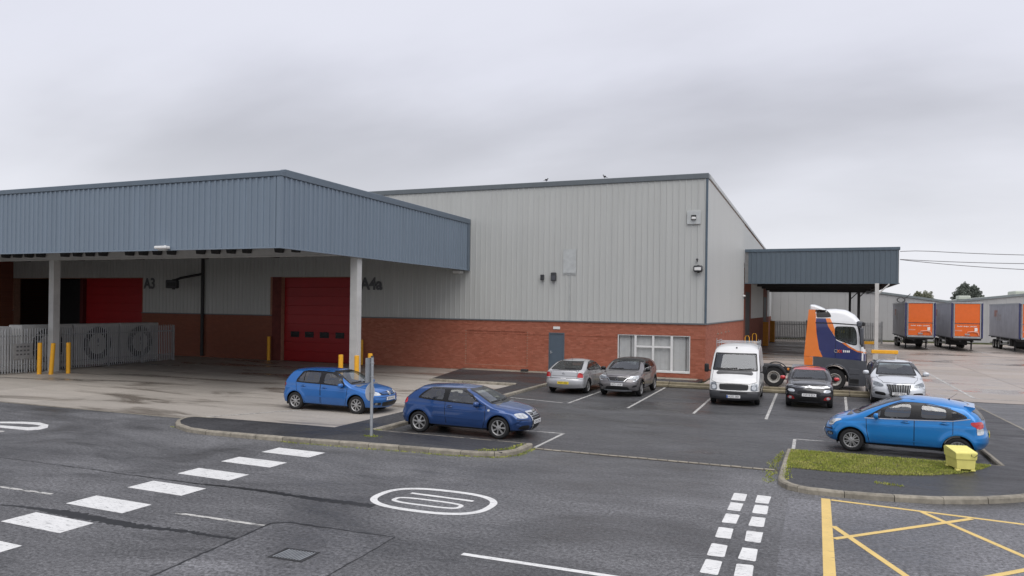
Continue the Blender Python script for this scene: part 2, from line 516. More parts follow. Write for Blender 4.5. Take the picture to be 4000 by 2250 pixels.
    def mesh(s, name, mats, smooth=False, fix=True):
        me = bpy.data.meshes.new(name)
        me.from_pydata(s.v, [], s.f)
        if not isinstance(mats, (list, tuple)): mats = [mats]
        for m in mats: me.materials.append(m)
        if len(mats) > 1:
            me.polygons.foreach_set('material_index', s.mi)
        if fix:
            bm = bmesh.new(); bm.from_mesh(me)
            bmesh.ops.recalc_face_normals(bm, faces=bm.faces)
            bm.to_mesh(me); bm.free()
        if smooth:
            me.polygons.foreach_set('use_smooth', [True] * len(me.polygons))
            try: me.set_sharp_from_angle(angle=radians(38))
            except Exception: pass
        me.update()
        return me
    def obj(s, name, mats, parent=None, smooth=False, kind=None, loc=None, fix=True):
        o = bpy.data.objects.new(name, s.mesh(name, mats, smooth, fix))
        if loc: o.location = loc
        link(o, parent)
        if kind: o['kind'] = kind
        return o
def inst(name, me, parent=None, loc=(0, 0, 0), rz=0, scale=None):
    o = bpy.data.objects.new(name, me)
    o.location = loc; o.rotation_euler = (0, 0, rz)
    if scale: o.scale = scale
    return link(o, parent)
def copy_tree(o, parent=None):
    c = o.copy(); COL.objects.link(c)
    if parent: c.parent = parent
    for ch in list(o.children): copy_tree(ch, c)
    return c
def text(name, s, size, m, parent, loc, rot, ext=.002, align='CENTER', sx=1, bold=0):
    cu = bpy.data.curves.new(name, 'FONT')
    cu.body = s; cu.size = size; cu.extrude = ext; cu.offset = bold; cu.align_x = align; cu.align_y = 'CENTER'
    cu.materials.append(m)
    tmp = bpy.data.objects.new(name, cu)
    me = bpy.data.meshes.new_from_object(tmp)
    bpy.data.objects.remove(tmp)
    me.materials.clear(); me.materials.append(m)
    o = bpy.data.objects.new(name, me)
    o.location = loc; o.rotation_euler = rot; o.scale = (sx, 1, 1)
    return link(o, parent)
def inside(poly, x, y):
    r = np.zeros(np.shape(x), bool)
    n = len(poly)
    for i in range(n):
        x0, y0 = poly[i]; x1, y1 = poly[(i + 1) % n]
        c = ((y0 > y) != (y1 > y))
        with np.errstate(divide='ignore', invalid='ignore'):
            t = (x1 - x0) * (y - y0) / (y1 - y0 if y1 != y0 else 1e-9) + x0
        r ^= c & (x < t)
    return r
def offset(poly, d):
    n = len(poly)
    ar = sum(poly[i][0] * poly[(i + 1) % n][1] - poly[(i + 1) % n][0] * poly[i][1] for i in range(n))
    sg = 1 if ar > 0 else -1
    res = []
    for i in range(n):
        p0 = Vector(poly[i - 1]); p = Vector(poly[i]); p1 = Vector(poly[(i + 1) % n])
        a = (p - p0).normalized(); b = (p1 - p).normalized()
        na = Vector((a.y, -a.x)) * sg; nb = Vector((b.y, -b.x)) * sg
        m = (na + nb)
        m = m / max(m.length_squared / 2, .6)
        res.append((p.x + m.x * d, p.y + m.y * d))
    return res
def rounded(poly, k=2):
    # corners cut by a short length, then cut again: small radii on long edges
    for j in range(k + 1):
        q = []
        n = len(poly)
        for i in range(n):
            a = poly[i]; b = poly[(i + 1) % n]
            f = min(.27, .05 * k / max(1e-6, math.hypot(b[0] - a[0], b[1] - a[1]))) if j == 0 else .25
            q.append((a[0] * (1 - f) + b[0] * f, a[1] * (1 - f) + b[1] * f))
            q.append((a[0] * f + b[0] * (1 - f), a[1] * f + b[1] * (1 - f)))
        poly = q
    return poly
def ellipse(cx, cy, a, b, n=24):
    return [(cx + a * cos(2 * pi * i / n), cy + b * sin(2 * pi * i / n)) for i in range(n)]
def densify(pts, step, closed=True):
    r = []
    n = len(pts)
    for i in range(n if closed else n - 1):
        a = pts[i]; b = pts[(i + 1) % n]
        k = max(1, int(math.hypot(b[0] - a[0], b[1] - a[1]) / step))
        for j in range(k):
            r.append((a[0] + (b[0] - a[0]) * j / k, a[1] + (b[1] - a[1]) * j / k))
    if not closed: r.append(pts[-1])
    return r
def fill(outer, holes=(), step=.06, grid=True):
    loops = [densify(outer, step)] + [densify(h, step) for h in holes]
    vs = []; ed = []
    for lp in loops:
        b = len(vs); vs += lp
        ed += [(b + i, b + (i + 1) % len(lp)) for i in range(len(lp))]
    if grid:
        A = np.array(outer)
        x0, y0 = A.min(0); x1, y1 = A.max(0)
        gx, gy = np.meshgrid(np.arange(x0 + step / 2, x1, step), np.arange(y0 + step / 2, y1, step))
        gx = gx.ravel(); gy = gy.ravel()
        ok = inside(offset(outer, -.25 * step), gx, gy)
        for h in holes: ok &= ~inside(offset(h, .25 * step), gx, gy)
        vs += list(zip(gx[ok], gy[ok]))
    r = delaunay_2d_cdt([Vector(v) for v in vs], ed, [], 0, 1e-5)
    V = np.array([(v.x, v.y) for v in r[0]])
    F = [f for f in r[2]]
    C = np.array([V[list(f)].mean(0) for f in F])
    ok = inside(outer, C[:, 0], C[:, 1])
    for h in holes: ok &= ~inside(h, C[:, 0], C[:, 1])
    return V, [f for f, k in zip(F, ok) if k]
# ================================================================== ground
def sheet(name, poly, z, m, kind='structure', parent=None):
    mb = MB(); mb.add([(x, y, z) for x, y in poly], [tuple(range(len(poly)))])
    o = mb.obj(name, m, parent)
    if o.data.polygons[0].normal.z < 0: o.data.flip_normals()
    if kind: o['kind'] = kind
    return o
def R4(x0, x1, y0, y1): return [(x0, y0), (x1, y0), (x1, y1), (x0, y1)]
ground = sheet('ground', R4(-900, 900, -500, 1500), -.05, mat('distant_ground', (.10, .11, .07), .95, var=.3, scale=.02))
road = sheet('road', R4(-120, 120, -40, 38), 0, M['road'])
lane = sheet('resurfaced_lane', [(-.42, -40), (40, -40), (40, 15.6), (14, 15.2), (7.4, 15.9), (4.4, 17.2), (3.6, 16.9), (2.2, 16.2), (.5, 15.9), (-.42, 15.95), (-.46, 12), (-.40, 8)], .002, M['lane'])
carpark = sheet('car_park', [(-11.9, 18.6), (4.25, 18.6), (4.25, 36.05), (-11.9, 36.05)], .004, M['carpark'])
def seg_mesh_slab(w, d): return MB().bbox(0, w, 0, d, -.10, 0, .012).mesh('concrete_slab', M['concrete'])
def slab_field(name, x0, x1, y0, y1, nx, ny, z, m, gap=.02, skip=None):
    base = sheet(name, R4(x0, x1, y0, y1), z - .012, M['joint'])
    w = (x1 - x0) / nx; d = (y1 - y0) / ny
    me = MB().bbox(gap / 2, w - gap / 2, gap / 2, d - gap / 2, -.009, 0, .004).mesh('concrete_slab', m)
    for i in range(nx):
        for j in range(ny):
            if skip and skip(x0 + (i + .5) * w, y0 + (j + .5) * d): continue
            inst('concrete_slab', me, base, (x0 + i * w, y0 + j * d, z + random.uniform(-.0015, .0015)))
    return base
yard = slab_field('concrete_yard', -73, -13.0, 18.35, 40.1, 13, 4, .016, M['concrete'])
yard_r = slab_field('wet_concrete_yard', -5.2, 60.0, 36.6, 107.0, 13, 14, .018, M['concrete_r'])

# raised pavements with individual kerbstones
PAVE = [(-6.94, 18.62), (-6.95, 17.65), (-7.2, 17.12), (-7.8, 16.87), (-8.6, 16.80), (-11, 16.66), (-13, 16.45), (-14.8, 16.35), (-16.1, 16.31), (-16.9, 16.42), (-17.7, 16.78), (-18.3, 17.3), (-18.6, 17.9), (-18.5, 18.3), (-17.7, 18.36),
        (-13.25, 18.50), (-13.15, 22), (-13.15, 32.85), (-17.9, 32.9), (-19.5, 40.08), (-5.35, 40.08), (-5.35, 36.55), (-11.9, 36.55), (-11.9, 18.62)]
def kerb_path(parent, path, length=.90, w=.14, h=.125, inward=1, m='kerb', name='kerbstone', zj=.003):
    # stones follow the path; the paving lies on the side `inward` of it
    P = [Vector(p) for p in path]
    s = [0]
    for i in range(len(P) - 1): s.append(s[-1] + (P[i + 1] - P[i]).length)
    def at(t):
        t = max(0, min(s[-1], t))
        for i in range(len(P) - 1):
            if t <= s[i + 1] + 1e-9:
                return P[i].lerp(P[i + 1], (t - s[i]) / max(1e-9, s[i + 1] - s[i]))
        return P[-1]
    def nrm(t):
        d = (at(t + .12) - at(t - .12)).normalized()
        return Vector((-d.y, d.x)) * inward
    n = max(1, round(s[-1] / length)); ln = s[-1] / n
    for k in range(n):
        t0 = k * ln + .007; t1 = (k + 1) * ln - .007
        m_ = max(1, int(ln / .22))
        mb = MB(); vs = []
        dz = random.uniform(-zj, zj); dx = random.uniform(-.004, .004)
        for j in range(m_ + 1):
            t = t0 + (t1 - t0) * j / m_
            p = at(t); q = nrm(t)
            e0 = .012 if j in (0, m_) else 0
            for a, z in ((0, -.02), (.004, h - .035 + dz), (.03, h + dz - e0 * .3), (w, h + dz - e0 * .3), (w, -.02)):
                v = p + q * (a + dx); vs.append((v.x, v.y, z))
        fs = []
        for j in range(m_):
            for a in range(4): fs.append((j * 5 + a, j * 5 + a + 1, (j + 1) * 5 + a + 1, (j + 1) * 5 + a))
        fs.append((4, 3, 2, 1, 0)); fs.append(tuple(m_ * 5 + a for a in range(5)))
        mb.add(vs, fs); mb.obj(name, M[m], parent)
def raised(name, poly, top, m):
    mb = MB(); mb.prism(poly, -.03, top); o = mb.obj(name, m); o['kind'] = 'structure'; return o
pave = raised('pavement', offset(PAVE, -.045), .118, M['tarmac'])
kerb_path(pave, PAVE[:15], inward=-1)
kerb_path(pave, [(-11.9, 36.0), (-11.9, 18.62)], inward=-1)
kerb_path(pave, [(-13.15, 32.85), (-17.9, 32.9)], inward=-1, h=.15)
kerb_path(pave, [(-11.9, 18.62), (-6.98, 18.62)], inward=-1, w=.07, h=.122)
kerb_path(pave, [(-5.6, 39.1), (-19.2, 39.1)], inward=-1, w=.95, h=.124, length=1.7, m='kerb', name='edging_slab')
ISL = [(-.62, 20.95), (-.70, 17.4), (-.66, 16.95), (-.45, 16.60), (-.1, 16.42), (.5, 16.38), (1.35, 16.46), (2.2, 16.63), (3.0, 16.97), (3.7, 17.42), (4.5, 18.1), (5.4, 19.2), (6.0, 20.6), (6.25, 22.5), (6.27, 28.1), (6.05, 34.1), (5.85, 36.3), (4.25, 36.3), (4.2, 20.95)]
isl = raised('footpath', offset(ISL, -.045), .118, M['tarmac'])
kerb_path(isl, ISL[:14], inward=1)
kerb_path(isl, ISL[13:17], inward=1, w=.10, h=.122)
kerb_path(isl, [(4.25, 36.2), (4.2, 20.95)], inward=1, w=.10)
kerb_path(isl, [(4.2, 20.95), (-.6, 20.95)], inward=1, w=.06, h=.122)
# the double row of concrete sleepers behind the bays
for (x0, x1, y0, y1, h, ln) in ((-11.85, 4.2, 36.08, 36.32, .13, 2.45), (-11.85, 4.2, 36.33, 36.54, .24, 2.45)):
    n = int((x1 - x0) / ln)
    st = sheet('sleeper_bed', R4(x0, x1, y0, y1), .006, M['joint'])
    for k in range(n):
        a = x0 + (x1 - x0) * k / n
        mb = MB(); mb.bbox(.012, (x1 - x0) / n - .012, 0, y1 - y0 - .004, 0, h, .022)
        mb.obj('concrete_sleeper', M['sleeper'], st, loc=(a, y0 + random.uniform(-.006, .003), .006))
# row of setts across the car park mouth
setts = sheet('sett_strip', R4(-6.85, -.72, 18.42, 18.60), .006, M['joint'])
se = MB().bbox(-.115, .115, -.055, .055, 0, .016, .008).mesh('sett', M['kerb'])
x = -6.72
while x < -.8:
    inst('sett', se, setts, (x, 18.51 + random.uniform(-.012, .012), .006 + random.uniform(-.003, .002)), random.uniform(-.03, .03)); x += .252

# ------------------------------------------------------------------ grass, moss
def blades(name, spots, m, h=(.014, .038), w=.007):
    V = []; F = []
    for x, y, z in spots:
        a = random.uniform(0, 2 * pi); hh = random.uniform(*h); ln = random.uniform(.1, .7) * hh
        dx, dy = cos(a) * w, sin(a) * w
        b = len(V)
        tx_, ty_ = x - sin(a) * ln, y + cos(a) * ln
        V += [(x - dx, y - dy, z), (x + dx, y + dy, z), (x + dx * .7 - sin(a) * ln * .4, y + dy * .7 + cos(a) * ln * .4, z + hh * .6), (x - dx * .7 - sin(a) * ln * .4, y - dy * .7 + cos(a) * ln * .4, z + hh * .6), (tx_, ty_, z + hh)]
        F += [(b, b + 1, b + 2, b + 3), (b + 3, b + 2, b + 4)]
    me = bpy.data.meshes.new(name); me.from_pydata(V, [], F); me.materials.append(m)
    o = link(bpy.data.objects.new(name, me)); o['kind'] = 'stuff'
    return o
def grass_mat():
    m, n, p, l = nodes('grass_blades')
    f = noise(n, l, 2.2, 5, .65)
    c = ramp2(n, l, f, .34, (.22, .27, .045), .66, (.44, .43, .13), (.5, (.32, .355, .072)))
    l(c, p.inputs['Base Color']); p.inputs['Roughness'].default_value = .8; p.inputs['Specular IOR Level'].default_value = .2
    return m
M['grass'] = grass_mat()
GR = rounded([(-.50, 20.85), (-.54, 18.45), (.4, 18.38), (1.57, 18.55), (2.5, 18.95), (3.15, 19.5), (3.6, 20.1), (3.95, 20.75), (3.95, 20.87)], 1)
verge = sheet('verge', GR, .126, M['soil'], 'structure')
def scatter(poly, n, z=0):
    A = np.array(poly); lo, hi = A.min(0), A.max(0); r = []
    while len(r) < n:
        q = np.random.rand(n * 2, 2) * (hi - lo) + lo
        ok = inside(poly, q[:, 0], q[:, 1])
        r += [(float(a), float(b), z) for a, b in q[ok]]
    return r[:n]
sp_ = scatter(offset(GR, .03), 26000, .12)
tag(blades('grass', sp_, M['grass']), 'short yellow-green grass on the verge', 'grass')
tufts = []
def along(path, n, spread, z, bias=0):
    P = densify(path, .05, False)
    for _ in range(n):
        p = random.choice(P)
        tufts.append((p[0] + random.gauss(bias, spread), p[1] + random.gauss(0, spread), z))
along([(-.64, 21.0), (-.74, 19.6)], 260, .05, .0, -.07); along([(-.78, 19.8), (-.8, 17.2)], 380, .07, 0, -.08); along([(-.53, 18.6), (-.5, 17.0)], 200, .05, .118)
along([(-6.85, 18.5), (-6.9, 17.5), (-7.3, 17.0), (-8.2, 16.8)], 450, .04, 0); along([(-7.15, 18.4), (-7.2, 17.6), (-7.8, 17.1)], 350, .07, .118)
along([(-8.2, 16.75), (-13, 16.38), (-18.0, 16.9)], 900, .03, 0); along([(-11.55, 17.65), (-11.25, 17.65)], 140, .07, .118); along([(-12.2, 18.6), (-11.8, 18.7)], 120, .05, .1)
along([(1.3, 17.6), (1.7, 17.5)], 120, .06, .118)
tag(blades('weeds', tufts, M['grass'], (.012, .04), .009), 'weeds and moss growing along the kerbs', 'weeds')

# ------------------------------------------------------------------ painted markings and road details
def paint_shape(name, polys, m, z=.004):
    mb = MB()
    for pl in polys: mb.add([(x, y, z) for x, y in pl], [tuple(range(len(pl)))])
    o = mb.obj(name, m, fix=False)
    for p in o.data.polygons:
        pass
    bm = bmesh.new(); bm.from_mesh(o.data)
    for f in bm.faces:
        if f.normal.z < 0: f.normal_flip()
    bm.to_mesh(o.data); bm.free()
    o['kind'] = 'structure'
    return o
def lineq(a, b, w):
    a, b = Vector(a), Vector(b); d = (b - a).normalized(); q = Vector((-d.y, d.x)) * w / 2
    return [tuple(a - q), tuple(b - q), tuple(b + q), tuple(a + q)]
blk = [(-12.95, 15.02, .66), (-13.03, 13.71, .60), (-12.95, 12.33, .62), (-12.86, 10.97, .64), (-12.84, 9.62, .64), (-12.76, 8.38, .62), (-12.68, 7.08, .64), (-12.6, 5.8, .64)]
for x, y, d in blk: paint_shape('road_marking', [[(x, y), (x + 1.49, y - .04), (x + 1.49, y + d - .04), (x, y + d)]], M['white'])
for y in (15.55, 14.75, 13.87, 12.93, 11.96, 11.14, 10.3, 9.45):
    for xc in (-1.345, -.885):
        paint_shape('road_marking', [[(xc + sx_ * .125 + random.uniform(-.012, .012), y + sy_ * .31 + random.uniform(-.015, .015)) for sx_, sy_ in ((-1, -.93), (-.8, -1), (.8, -1), (1, -.93), (1, .93), (.8, 1), (-.8, 1), (-1, .93))]], M['white'])
def band(pts, w, closed=True):
    n = len(pts); r = []
    o = offset(pts, w / 2); i = offset(pts, -w / 2)
    return [[o[k], o[(k + 1) % n], i[(k + 1) % n], i[k]] for k in range(n)]
rot = lambda pts, c, a: [(c[0] + (x - c[0]) * cos(a) - (y - c[1]) * sin(a), c[1] + (x - c[0]) * sin(a) + (y - c[1]) * cos(a)) for x, y in pts]
def superel(cx, cy, a, b, p, n=56): return [(cx + a * math.copysign(abs(cos(t)) ** (2 / p), cos(t)), cy + b * math.copysign(abs(sin(t)) ** (2 / p), sin(t))) for t in np.linspace(0, 2 * pi, n, endpoint=False)]
RC = (-6.77, 12.70)
paint_shape('road_marking', band(superel(RC[0], RC[1], 1.18, .78, 2.6), .14), M['white'])
paint_shape('road_marking', [lineq((-7.45, 13.02), (-6.05, 12.98), .10)] + band(superel(-6.80, 12.50, .70, .19, 3.2), .09), M['white'])
LC = (-20.3, 14.9)

paint_shape('road_marking', [lineq((-4.90, 10.14), (-1.9, 10.16), .11)], M['white'])
paint_shape('road_marking', [lineq((-10.51, 10.0), (-8.58, 10.05), .09)], M['white_worn']); paint_shape('road_marking', [lineq((-16.5, 9.90), (-13.7, 9.97), .09)], M['white_worn'])
YL = .105
bx_ = [lineq((.27, 16.17), (.24, 6.0), .17), lineq((.37, 16.10), (7.5, 15.25), YL), lineq((1.94, 15.86), (3.9, 12.0), YL), lineq((.36, 14.15), (2.6, 8.6), YL), lineq((2.72, 15.73), (.36, 13.36), YL), lineq((4.4, 14.4), (1.6, 11.6), YL), lineq((5.2, 15.4), (7.0, 12), YL)]
for q in bx_[:1]: paint_shape('box_junction_line', [q], M['yellow_line'], .004)
for k, q in enumerate(bx_[1:]): paint_shape('box_junction_line', [q], M['yellow_line'], .0045 + .0006 * k)
# parking bays
bays = [((-8.97, 28.0), (-8.9, 35.9), .10), ((-6.5, 27.7), (-6.6, 35.9), .10), ((-4.0, 27.35), (-4.05, 35.9), .10), ((-1.49, 27.1), (-1.52, 35.9), .10), ((1.2, 30.7), (1.34, 35.9), .10), ((-11.7, 28.64), (-9.2, 28.0), .09), ((-6.9, 18.66), (-6.9, 21.12), .09), ((-11.8, 21.12), (-6.86, 21.12), .09), ((-.47, 21.0), (-.47, 23.3), .09), ((-.47, 23.3), (4.1, 23.3), .09)]
for a, b_, w in bays: paint_shape('bay_line', [lineq(a, b_, w)], M['white_worn'], .008)
paint_shape('bay_line', [lineq((-8.6, 27.95), (-7.0, 27.75), .05), lineq((-5.6, 27.55), (-4.6, 27.42), .07), lineq((-3.6, 27.35), (-1.2, 27.05), .05), lineq((-1.2, 27.04), (.3, 26.9), .07)], mat('ghost_paint', (.16, .16, .16), .8, var=.5, scale=6), .008)
paint_shape('yard_line', [lineq((6.65, 55.3), (6.63, 38.1), .13)], M['white_worn'], .024); paint_shape('yard_line', [lineq((6.63, 38.1), (16, 37.4), .10)], M['white_worn'], .025)
paint_shape('yard_line', [lineq((-30, 18.28), (-18.8, 18.32), .09)], M['kerb'], .006); paint_shape('yard_line', [lineq((-18.7, 18.5), (-13.8, 26.5), .09)], M['white_worn'], .022)
# tar seams, drain and patch
PATCH = [(-8.3, 6.6), (-8.57, 10.2), (-8.35, 10.36), (-6.25, 10.42), (-6.2, 8.54), (-4.6, 8.1), (-4.7, 6.6)]
sheet('road_patch', PATCH, .003, M['patch'])
def wobble(path, w0, w1, amp=.02, step=.12):
    P = densify(path, step, False); n = len(P); vs = []
    for i, p in enumerate(P):
        a = Vector(P[max(0, i - 1)]); b = Vector(P[min(n - 1, i + 1)]); d = (b - a).normalized(); q = Vector((-d.y, d.x))
        w = (w0 + (w1 - w0) * i / n) * random.uniform(.55, 1.35); o = random.gauss(0, amp)
        vs.append((p[0] + q.x * (o - w / 2), p[1] + q.y * (o - w / 2))); vs.append((p[0] + q.x * (o + w / 2), p[1] + q.y * (o + w / 2)))
    return [[vs[2 * i], vs[2 * i + 2], vs[2 * i + 3], vs[2 * i + 1]] for i in range(n - 1)]
for path, a, b in (([(-8.35, 10.36), (-6.25, 10.42)], .07, .04), ([(-8.3, 6.6), (-8.57, 10.2), (-8.35, 10.36)], .03, .05), ([(-6.25, 10.42), (-6.2, 8.54), (-5.6, 7.4)], .012, .02), ([(-6.2, 8.56), (-4.6, 8.1)], .04, .03)):
    paint_shape('tar_seam', wobble(path, a, b, .008), M['tar'], .0052)
def px(u, v, z=0):
    a, b = u * 1.5528 - 2000, v * 1.5528 - 1203
    x_ = a * cos(ROLL) + b * sin(ROLL); y_ = -a * sin(ROLL) + b * cos(ROLL)
    d = _f * 2889 + _r0 * x_ - _u0 * y_
    t = (z - EYE) / d.z
    return (d.x * t, d.y * t)
LM = [px(*q) for q in ((-60, 1060), (0, 1061), (60, 1061), (100, 1063), (122, 1069), (120, 1076), (100, 1081), (70, 1083), (0, 1076), (-60, 1074))]
LI = [px(*q) for q in ((-60, 1064), (0, 1065), (50, 1066), (85, 1068), (103, 1071), (95, 1074), (70, 1075), (0, 1070), (-60, 1068))]
mb = MB()
V_, F_ = fill(LM, [LI], .12, False)
mb.add([(a, b, .004) for a, b in V_], F_); o = mb.obj('road_marking', M['white'], fix=False); o['kind'] = 'structure'
paint_shape('road_marking', [[px(*q) for q in ((-40, 1082), (0, 1083), (14, 1085), (0, 1088), (-40, 1088))]], M['white_worn'])
seamA = [px(*q) for q in ((0, 1151), (210, 1178), (330, 1195), (480, 1215))]
seamB = [px(*q) for q in ((480, 1215), (590, 1226), (680, 1238), (790, 1255), (940, 1273))]
seamC = [px(*q) for q in ((0, 1270), (60, 1275), (150, 1288))]
seamD = [px(*q) for q in ((150, 1288), (240, 1305), (330, 1322), (450, 1335), (600, 1357))]
paint_shape('tar_seam', wobble(seamA, .02, .05, .012), M['tar'], .0022); paint_shape('tar_seam', wobble(seamB, .07, .24, .012, .05), M['tar'], .0022)
paint_shape('tar_seam', wobble(seamC, .06, .2, .012, .05), M['tar'], .0022); paint_shape('tar_seam', wobble(seamD, .30, .06, .015, .05), M['tar'], .0022)
dr = empty('drain_grate', (-7.17, 9.05, .002), radians(3), 'dark iron drain grate set in the lighter asphalt patch', 'drain')
mb = MB()
for (a0, a1, b0, b1) in ((-.30, .30, -.23, -.19), (-.30, .30, .19, .23), (-.30, -.26, -.19, .19), (.26, .30, -.19, .19)): mb.bbox(a0, a1, b0, b1, 0, .012, .003)
mb.obj('frame', M['darksteel'], dr)
mb = MB(); mb.box(-.26, .26, -.19, .19, .001, .0035); mb.obj('pit', M['tar'], dr)
for k in range(10):
    mb = MB(); vs = lineq((-.24 + k * .05, -.18), (-.20 + k * .05, .18), .019); mb.prism(vs, .004, .011); mb.obj('bar', M['galv'], dr)
mh = empty('manhole_cover', (px(1606, 1072)[0], px(1606, 1072)[1], .005), 0, 'flat square inspection cover in the middle of the car park', 'manhole')
mb = MB(); mb.bbox(-.32, .32, -.32, .32, 0, .006, .002); mb.obj('lid', mat('cast_iron_lid', (.085, .085, .088), .6, var=.3, scale=12), mh)

# ================================================================== buildings
YF, XS, XB = 40.12, -5.28, -66.0
wh = empty('warehouse', (XS, YF, 0), 0, 'large grey clad warehouse with red brick base and dark parapet', 'warehouse')
def W(mb, name, m, kind=None, smooth=False):
    # world coordinates -> child of the warehouse
    o = mb.obj(name, m, wh, smooth, kind); o.location = (-XS, -YF, 0); return o
def holes_wall(mb, x0, x1, z0, z1, y0, y1, openings, axis='y'):
    xs = sorted({x0, x1} | {v for o in openings for v in o[:2] if x0 < v < x1}); zs = sorted({z0, z1} | {v for o in openings for v in o[2:] if z0 < v < z1})
    for i in range(len(xs) - 1):
        for j in range(len(zs) - 1):
            cxx = (xs[i] + xs[i + 1]) / 2; czz = (zs[j] + zs[j + 1]) / 2
            if any(o[0] < cxx < o[1] and o[2] < czz < o[3] for o in openings): continue
            mb.box(xs[i], xs[i + 1], y0, y1, zs[j], zs[j + 1])
WIN = (-10.03, -6.08, .38, 2.385); DOOR = (-14.07, -13.12, .12, 2.37); D4 = (-33.12, -26.98, .0, 5.58); D3 = (-59.9, -45.8, .0, 5.58)
OPEN = [WIN, DOOR, D4, D3]
RECESS = (-19.30, -15.42, .38, 2.40)
mb = MB(); holes_wall(mb, XB, XS - .012, 0, 10.9, YF + .009, YF + .55, OPEN + [RECESS]); mb.box(RECESS[0], RECESS[1], YF + .046, YF + .5, RECESS[2], RECESS[3]); W(mb, 'front_wall', M['mortar'], 'stuff')
mb = MB(); mb.box(XS - .5, XS - .011, YF + .56, 104.5, 0, 10.9); W(mb, 'gable_wall', M['mortar'])
mb = MB(); mb.box(XB, XS - .56, YF + .58, 104.4, 10.5, 10.6); W(mb, 'roof', M['roof'])
mb = MB(); mb.box(XB, XS - .6, 50, 50.3, 0, 10.5); W(mb, 'inner_wall', M['darksteel'])
mb = MB(); mb.box(XB, XB + .3, YF + .6, 104.4, 0, 10.5); W(mb, 'end_wall', M['brickwall'])
# brickwork: every brick is geometry, recessed panel, string course and plinth as in the place
def brickwork(name, x0, x1, z0, z1, openings, recess, side=False, step=None):
    V = []; F = []; T = []
    L_, H_ = .225, .075
    rows = int((z1 - z0) / H_)
    for j in range(rows):
        z = z0 + j * H_
        off = 0 if j % 2 else L_ / 2
        n = int((x1 - x0) / L_) + 2
        for i in range(n):
            a = max(x0, x0 + i * L_ - off); b = min(x1, x0 + (i + 1) * L_ - off)
            if b - a < .03: continue
            cc = (a + b) / 2; zc = z + H_ / 2
            cut = False
            for o in openings:
                if o[0] < b - .005 and o[1] > a + .005 and o[2] < zc < o[3]:
                    if a < o[0] - .02: b = o[0]
                    elif b > o[1] + .02: a = o[1]
                    else: cut = True
            if cut or b - a < .02: continue
            cc = (a + b) / 2
            d = 0
            for r in recess:
                if r[0] < cc < r[1] and r[2] < zc < r[3]: d = r[4]
            if step and step[0] < zc < step[1]: d -= step[2]
            d += random.uniform(-.002, .002)
            yf = d; yb = .07
            g = .005
            pts = [(a + g, yf, z + g), (b - g, yf, z + g), (b - g, yf, z + H_ - g), (a + g, yf, z + H_ - g), (a + g, yb, z + g), (b - g, yb, z + g), (b - g, yb, z + H_ - g), (a + g, yb, z + H_ - g)]
            k = len(V)
            if side: V += [(XS - q[1] * 1.0, YF + q[0], q[2]) for q in pts]
            else: V += [(q[0], YF + q[1], q[2]) for q in pts]
            fs = [(0, 1, 2, 3), (3, 2, 6, 7), (1, 0, 4, 5), (0, 3, 7, 4), (2, 1, 5, 6)]
            if side: fs = fs
            F += [tuple(k + q for q in f) for f in fs]
            t = min(1, max(0, random.gauss(.5, .26)))
            T += [t] * 5
    me = bpy.data.meshes.new(name); me.from_pydata(V, [], F); me.materials.append(M['brick'])
    at = me.attributes.new('tone', 'FLOAT', 'FACE'); at.data.foreach_set('value', T)
    o = link(bpy.data.objects.new(name, me), wh); o.location = (-XS, -YF, 0); o['kind'] = 'stuff'
    return o
brickwork('brickwork', -26.93, XS - .01, .05, 3.0, [WIN, DOOR], [(-19.30, -15.42, .38, 2.40, .035)], step=(2.255, 2.335, .018))
mb = MB(); mb.box(-33.85, -33.12, YF - .012, YF + .008, 0, 5.62); W(mb, 'door_jamb', mat('shaded_brick_jamb', (.15, .035, .028), .85, var=.2, scale=4))  # brick pier under the canopy, its shade put into the dark colour
slits = [(5.1, 5.32), (6.85, 7.07), (9.3, 9.52), (11.1, 11.32)]
brickwork('brickwork', .012, 22.5, .05, 3.0, [(a, b, 2.42, 2.95) for a, b in slits], [], side=True, step=(2.255, 2.335, .018))
for a, b in ((XB, -59.9), (-45.8, -33.86)):
    mb = MB(); mb.box(a, b, YF - .002, YF + .008, 0, 3.04); W(mb, 'dock_brickwork', M['brickwall'])
mb = MB()
for a, b in slits: mb.box(XS - .16, XS - .07, YF + a, YF + b, 2.40, 3.0)
W(mb, 'slot_recess', M['darksteel'])
for a, b in slits:
    mb = MB(); mb.bbox(XS - .05, XS + .05, YF + a - .04, YF + b + .04, 2.35, 2.42, .01); W(mb, 'slot_sill', M['kerb'])
# cladding sheets, one object each
def clad_mesh(name, w, h, m, rib=.035, prof=None):
    prof = prof or [(0, 0), (.60 * w, 0), (.66 * w, -rib), (.90 * w, -rib), (.96 * w, 0), (w, 0)]
    mb = MB(); vs = [(x, y, 0) for x, y in prof] + [(x, y, h) for x, y in prof]
    n = len(prof)
    mb.add(vs, [(i, i + 1, n + i + 1, n + i) for i in range(n - 1)])
    return mb.mesh(name, m, fix=False)
PW = .3335
PF = [(0, 0), (.72 * PW, 0), (.77 * PW, -.028), (.91 * PW, -.028), (.95 * PW, 0), (PW, 0)]
cm = clad_mesh('cladding_panel', PW, 7.70, M['clad'], prof=PF)
cm_d = clad_mesh('cladding_panel', PW, 10.77 - 5.62, M['clad'], prof=PF)
x = XS - .07 - PW
k = 0
while x > XB:
    low = not ((D4[0] - .75 < x + PW / 2 < D4[1]) or (D3[0] < x + PW / 2 < D3[1]))
    o = inst('cladding_panel', cm if low else cm_d, wh, (x - XS, 0, 3.07 if low else 5.62)); x -= PW
cs = clad_mesh('cladding_panel', .50, 7.70, M['clad_side'], .012)
y = .10
while y < 22.4:
    inst('cladding_panel', cs, wh, (0, y, 3.07), pi / 2); y += .50
